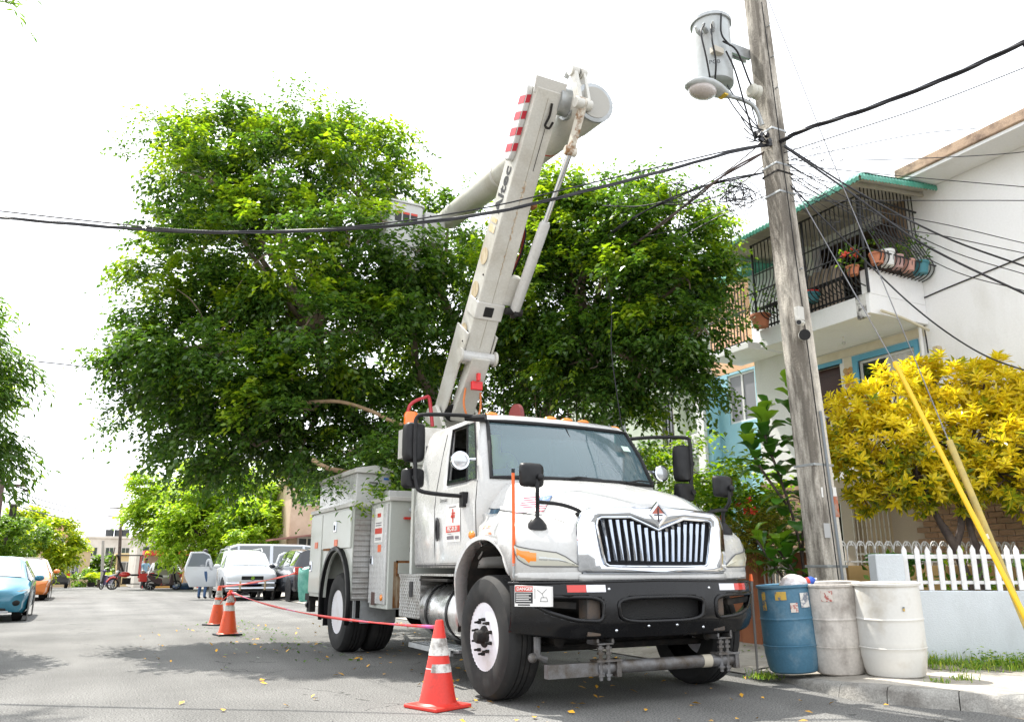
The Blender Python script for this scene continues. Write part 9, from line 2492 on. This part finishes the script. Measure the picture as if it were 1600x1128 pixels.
block('beige_wall_house', 'beige house front between the lime tree and the palm', (-3.5, 79, -0.5), (0.75, 88, 2.5), BEI, 1, 2, 0, 0.2, 0.5, 1.1, 1.0)
block('yellow_house', 'pale yellow house behind the street poles', (3.0, 83, -0.6), (6.0, 92, 2.2), mat('pale_yellow', (0.60, 0.46, 0.24), 0.85), 1, 2, 0, 0.2, 0.8, 1.0, 1.2)
block('white_corner_house', 'white house glimpsed behind the red kiosk and tree', (3.6, 66, -0.3), (8.6, 76, 3.4), OFFW, 1, 3, 0, 0.25, 0.9, 1.0, 1.9)
t = block('beige_apartments', 'beige building seen between the tree and the truck box', (8.9, 40.5, 0), (16, 50, 5.2), mat('tan_pink_render', (0.52, 0.40, 0.30), 0.85, col2=(0.42, 0.31, 0.22), nscale=1), 2, 4, 0, 0.3, 0.8, 1.1, 1.4)
b = MB(); b.prism([(7.9, 2.35), (12, 2.9), (12, 2.98), (7.9, 2.43)], 'y', 39.2, 41); b.v = [(x, y, z) for x, y, z in b.v]; tag(b.build('carport_roof', mat('brown_roof_edge', (0.22, 0.10, 0.08), 0.7), None), 'sloping brown carport roof above the silver van', 'roof')
# red kiosk canopy
K = thing('red_kiosk', 'red roadside kiosk with canopy behind the tricycle and scooter', 'kiosk', (5.2, 58.5, gz(58)))
MB().box((-1.6, -0.8, 2.05), (1.9, 1.2, 2.35)).build('canopy', mat('kiosk_red', (0.55, 0.04, 0.03), 0.5), K, bevel=0.02)
for x in (-1.5, 1.8): MB().cyl((x, -0.7, 0), (x, -0.7, 2.05), 0.05).build('post', mat('kiosk_red', (0, 0, 0)), K)
MB().box((-1.5, 0.9, 0), (1.8, 1.1, 2.05)).build('back_wall', OFFW, K)
MB().box((-1.4, -0.5, 0), (0.9, 0.2, 1.05)).build('counter', mat('kiosk_orange', (0.55, 0.30, 0.08), 0.6), K, bevel=0.02)
MB().box((-1.2, -0.52, 0.15), (-0.4, -0.51, 0.75)).build('blue_panel', mat('kiosk_blue', (0.05, 0.25, 0.50), 0.5), K)
# street poles and their lines
def street_pole(label, loc, h, lean, r, m, arms=0):
    t = thing('street_pole', label, 'pole', loc, group='poles at the end of the street')
    b = MB(); b.tube([(0, 0, 0), (lean, 0, h)], [r, r * 0.7], 8); b.build('shaft', m, t)
    for k in range(arms):
        MB().beam((lean * 0.97 - 0.9, 0, h - 0.4 - 0.7 * k), (lean * 0.97 + 0.9, 0, h - 0.4 - 0.7 * k), 0.08, 0.10).build('crossarm', BARKD, t)
    return t
GREYC = mat('far_concrete', (0.34, 0.32, 0.29), 0.9)
street_pole('pale concrete pole in the middle of the street end', (1.66, 69.1, -0.3), 3.4, -0.3, 0.13, GREYC)
street_pole('tall timber pole with crossarms at the street end', (2.9, 73.0, -0.4), 6.6, -0.45, 0.14, BARKD, 2)
street_pole('thin dark leaning pole between the two street-end poles', (2.15, 77.9, -0.4), 3.2, 0.35, 0.07, BARKD)
p = street_pole('dark pole with small transformers at the left edge', (-3.12, 38.9, 0.1), 4.7, -0.10, 0.15, BARKD, 1)
b = MB(); b.lathe([(0, 0), (0.13, 0), (0.13, 0.45), (0.05, 0.5), (0, 0.5)], (0.45, 0, 3.05), n=12); b.build('transformer_can', DARK, p)
b = MB(); b.tube([(0, 0, 4.2), (0.4, 0, 4.25), (0.75, 0, 4.15)], 0.03, 6); b.ball((0.8, 0, 4.1), (0.15, 0.08, 0.06)); b.build('lamp_arm', DARK, p)
for i, (a, c, sg) in enumerate((((-3.2, 38.9, 4.35), (2.55, 73, 5.8), 0.5), ((-3.2, 38.9, 3.8), (2.55, 73, 5.1), 0.55), ((-3.2, 38.9, 4.1), (2.5, 73, 5.45), 0.5), ((2.5, 73, 5.8), (8.5, 55, 5.2), 0.7))):
    P = [Vector(a).lerp(Vector(c), k / 14) - Vector((0, 0, sg * 4 * (k / 14) * (1 - k / 14))) for k in range(15)]
    o = MB().tube(P, 0.025, 5).build('street_wire', CABLE, None, smooth=60)
    tag(o, ('upper wire along the left side of the far street', 'lowest wire along the left side of the far street', 'middle wire along the left side of the far street', 'wire from the street-end timber pole into the feathery tree')[i], 'wire')
# greenery at the end of the street
V_ = thing('vine_wall', 'green creeper covering a wall at the end of the street', 'creeper', (0, 0, 0))
crown_obj('foliage', V_, LF_HEDGE, [(1.6, 88, 1.2, 1.1), (2.6, 88, 1.4, 1.0), (0.8, 88, 0.6, 0.9), (3.2, 86, 0.9, 0.8), (0.9, 77, 0.2, 0.7), (0.2, 76, 0.3, 0.6)], 900, 8, 0.3, 0.18, rg, sprayL=0.4)
b = MB(); b.cyl((1.6, 88, -0.6), (1.6, 88, 1.2), 0.1); b.build('stem', BARKD, V_)
FP = thing('street_palm', 'yellow-green palm bush at the foot of the pale pole', 'palm', (1.45, 71.5, gz(71)))
for k in range(12): frond((0, 0, 0.5), (math.cos(k * 0.55), math.sin(k * 0.55), 0.9 + 0.4 * (k % 3)), 1.6, 9, FP, LF_Y, w=0.12)
b = MB(); b.cyl((0, 0, 0), (0, 0, 0.6), 0.1); b.build('stem', BARKD, FP)
for i, (bl, m, lab) in enumerate(([[(6.8, 70, 2.0, 1.2), (7.8, 69, 2.6, 1.3), (7.2, 69, 1.2, 1.0)], LF_HEDGE, 'dark green tree behind the grey hatchback'], [[(-5.5, 62, 2.6, 1.5), (-6.5, 62, 2.0, 1.5), (-4.6, 62, 1.6, 1.2)], LF_HEDGE, 'rounded green tree behind the parked cars on the left'], [[(11.2, 24.5, 2.2, 1.3), (11.5, 26, 1.6, 1.3), (11.3, 22.5, 1.6, 1.2), (11.0, 23.5, 0.8, 1.0)], LF_F, 'dense green shrubbery beyond the truck tail'], [[(9.5, 16.5, 1.2, 1.0), (9.2, 18, 1.0, 1.0), (9.6, 15, 0.9, 0.9), (9.4, 19.5, 1.4, 1.1), (8.6, 13.2, 0.8, 0.7), (8.8, 14.4, 0.9, 0.8)], LF_H, 'bright green hedge along the pavement behind the truck'])):
    t = thing('street_tree' if i < 2 else 'street_shrub', lab, 'tree' if i < 2 else 'bush', (0, 0, 0))
    crown_obj('crown', t, m, bl, 1100, 10, 0.22 if i < 2 else 0.12, 0.12 if i < 2 else 0.065, rg, sprayL=0.5)
    b = MB(); b.cyl((bl[0][0], bl[0][1], gz(bl[0][1])), bl[0][:3], 0.1, 0.06); b.build('trunk', BARKD, t)
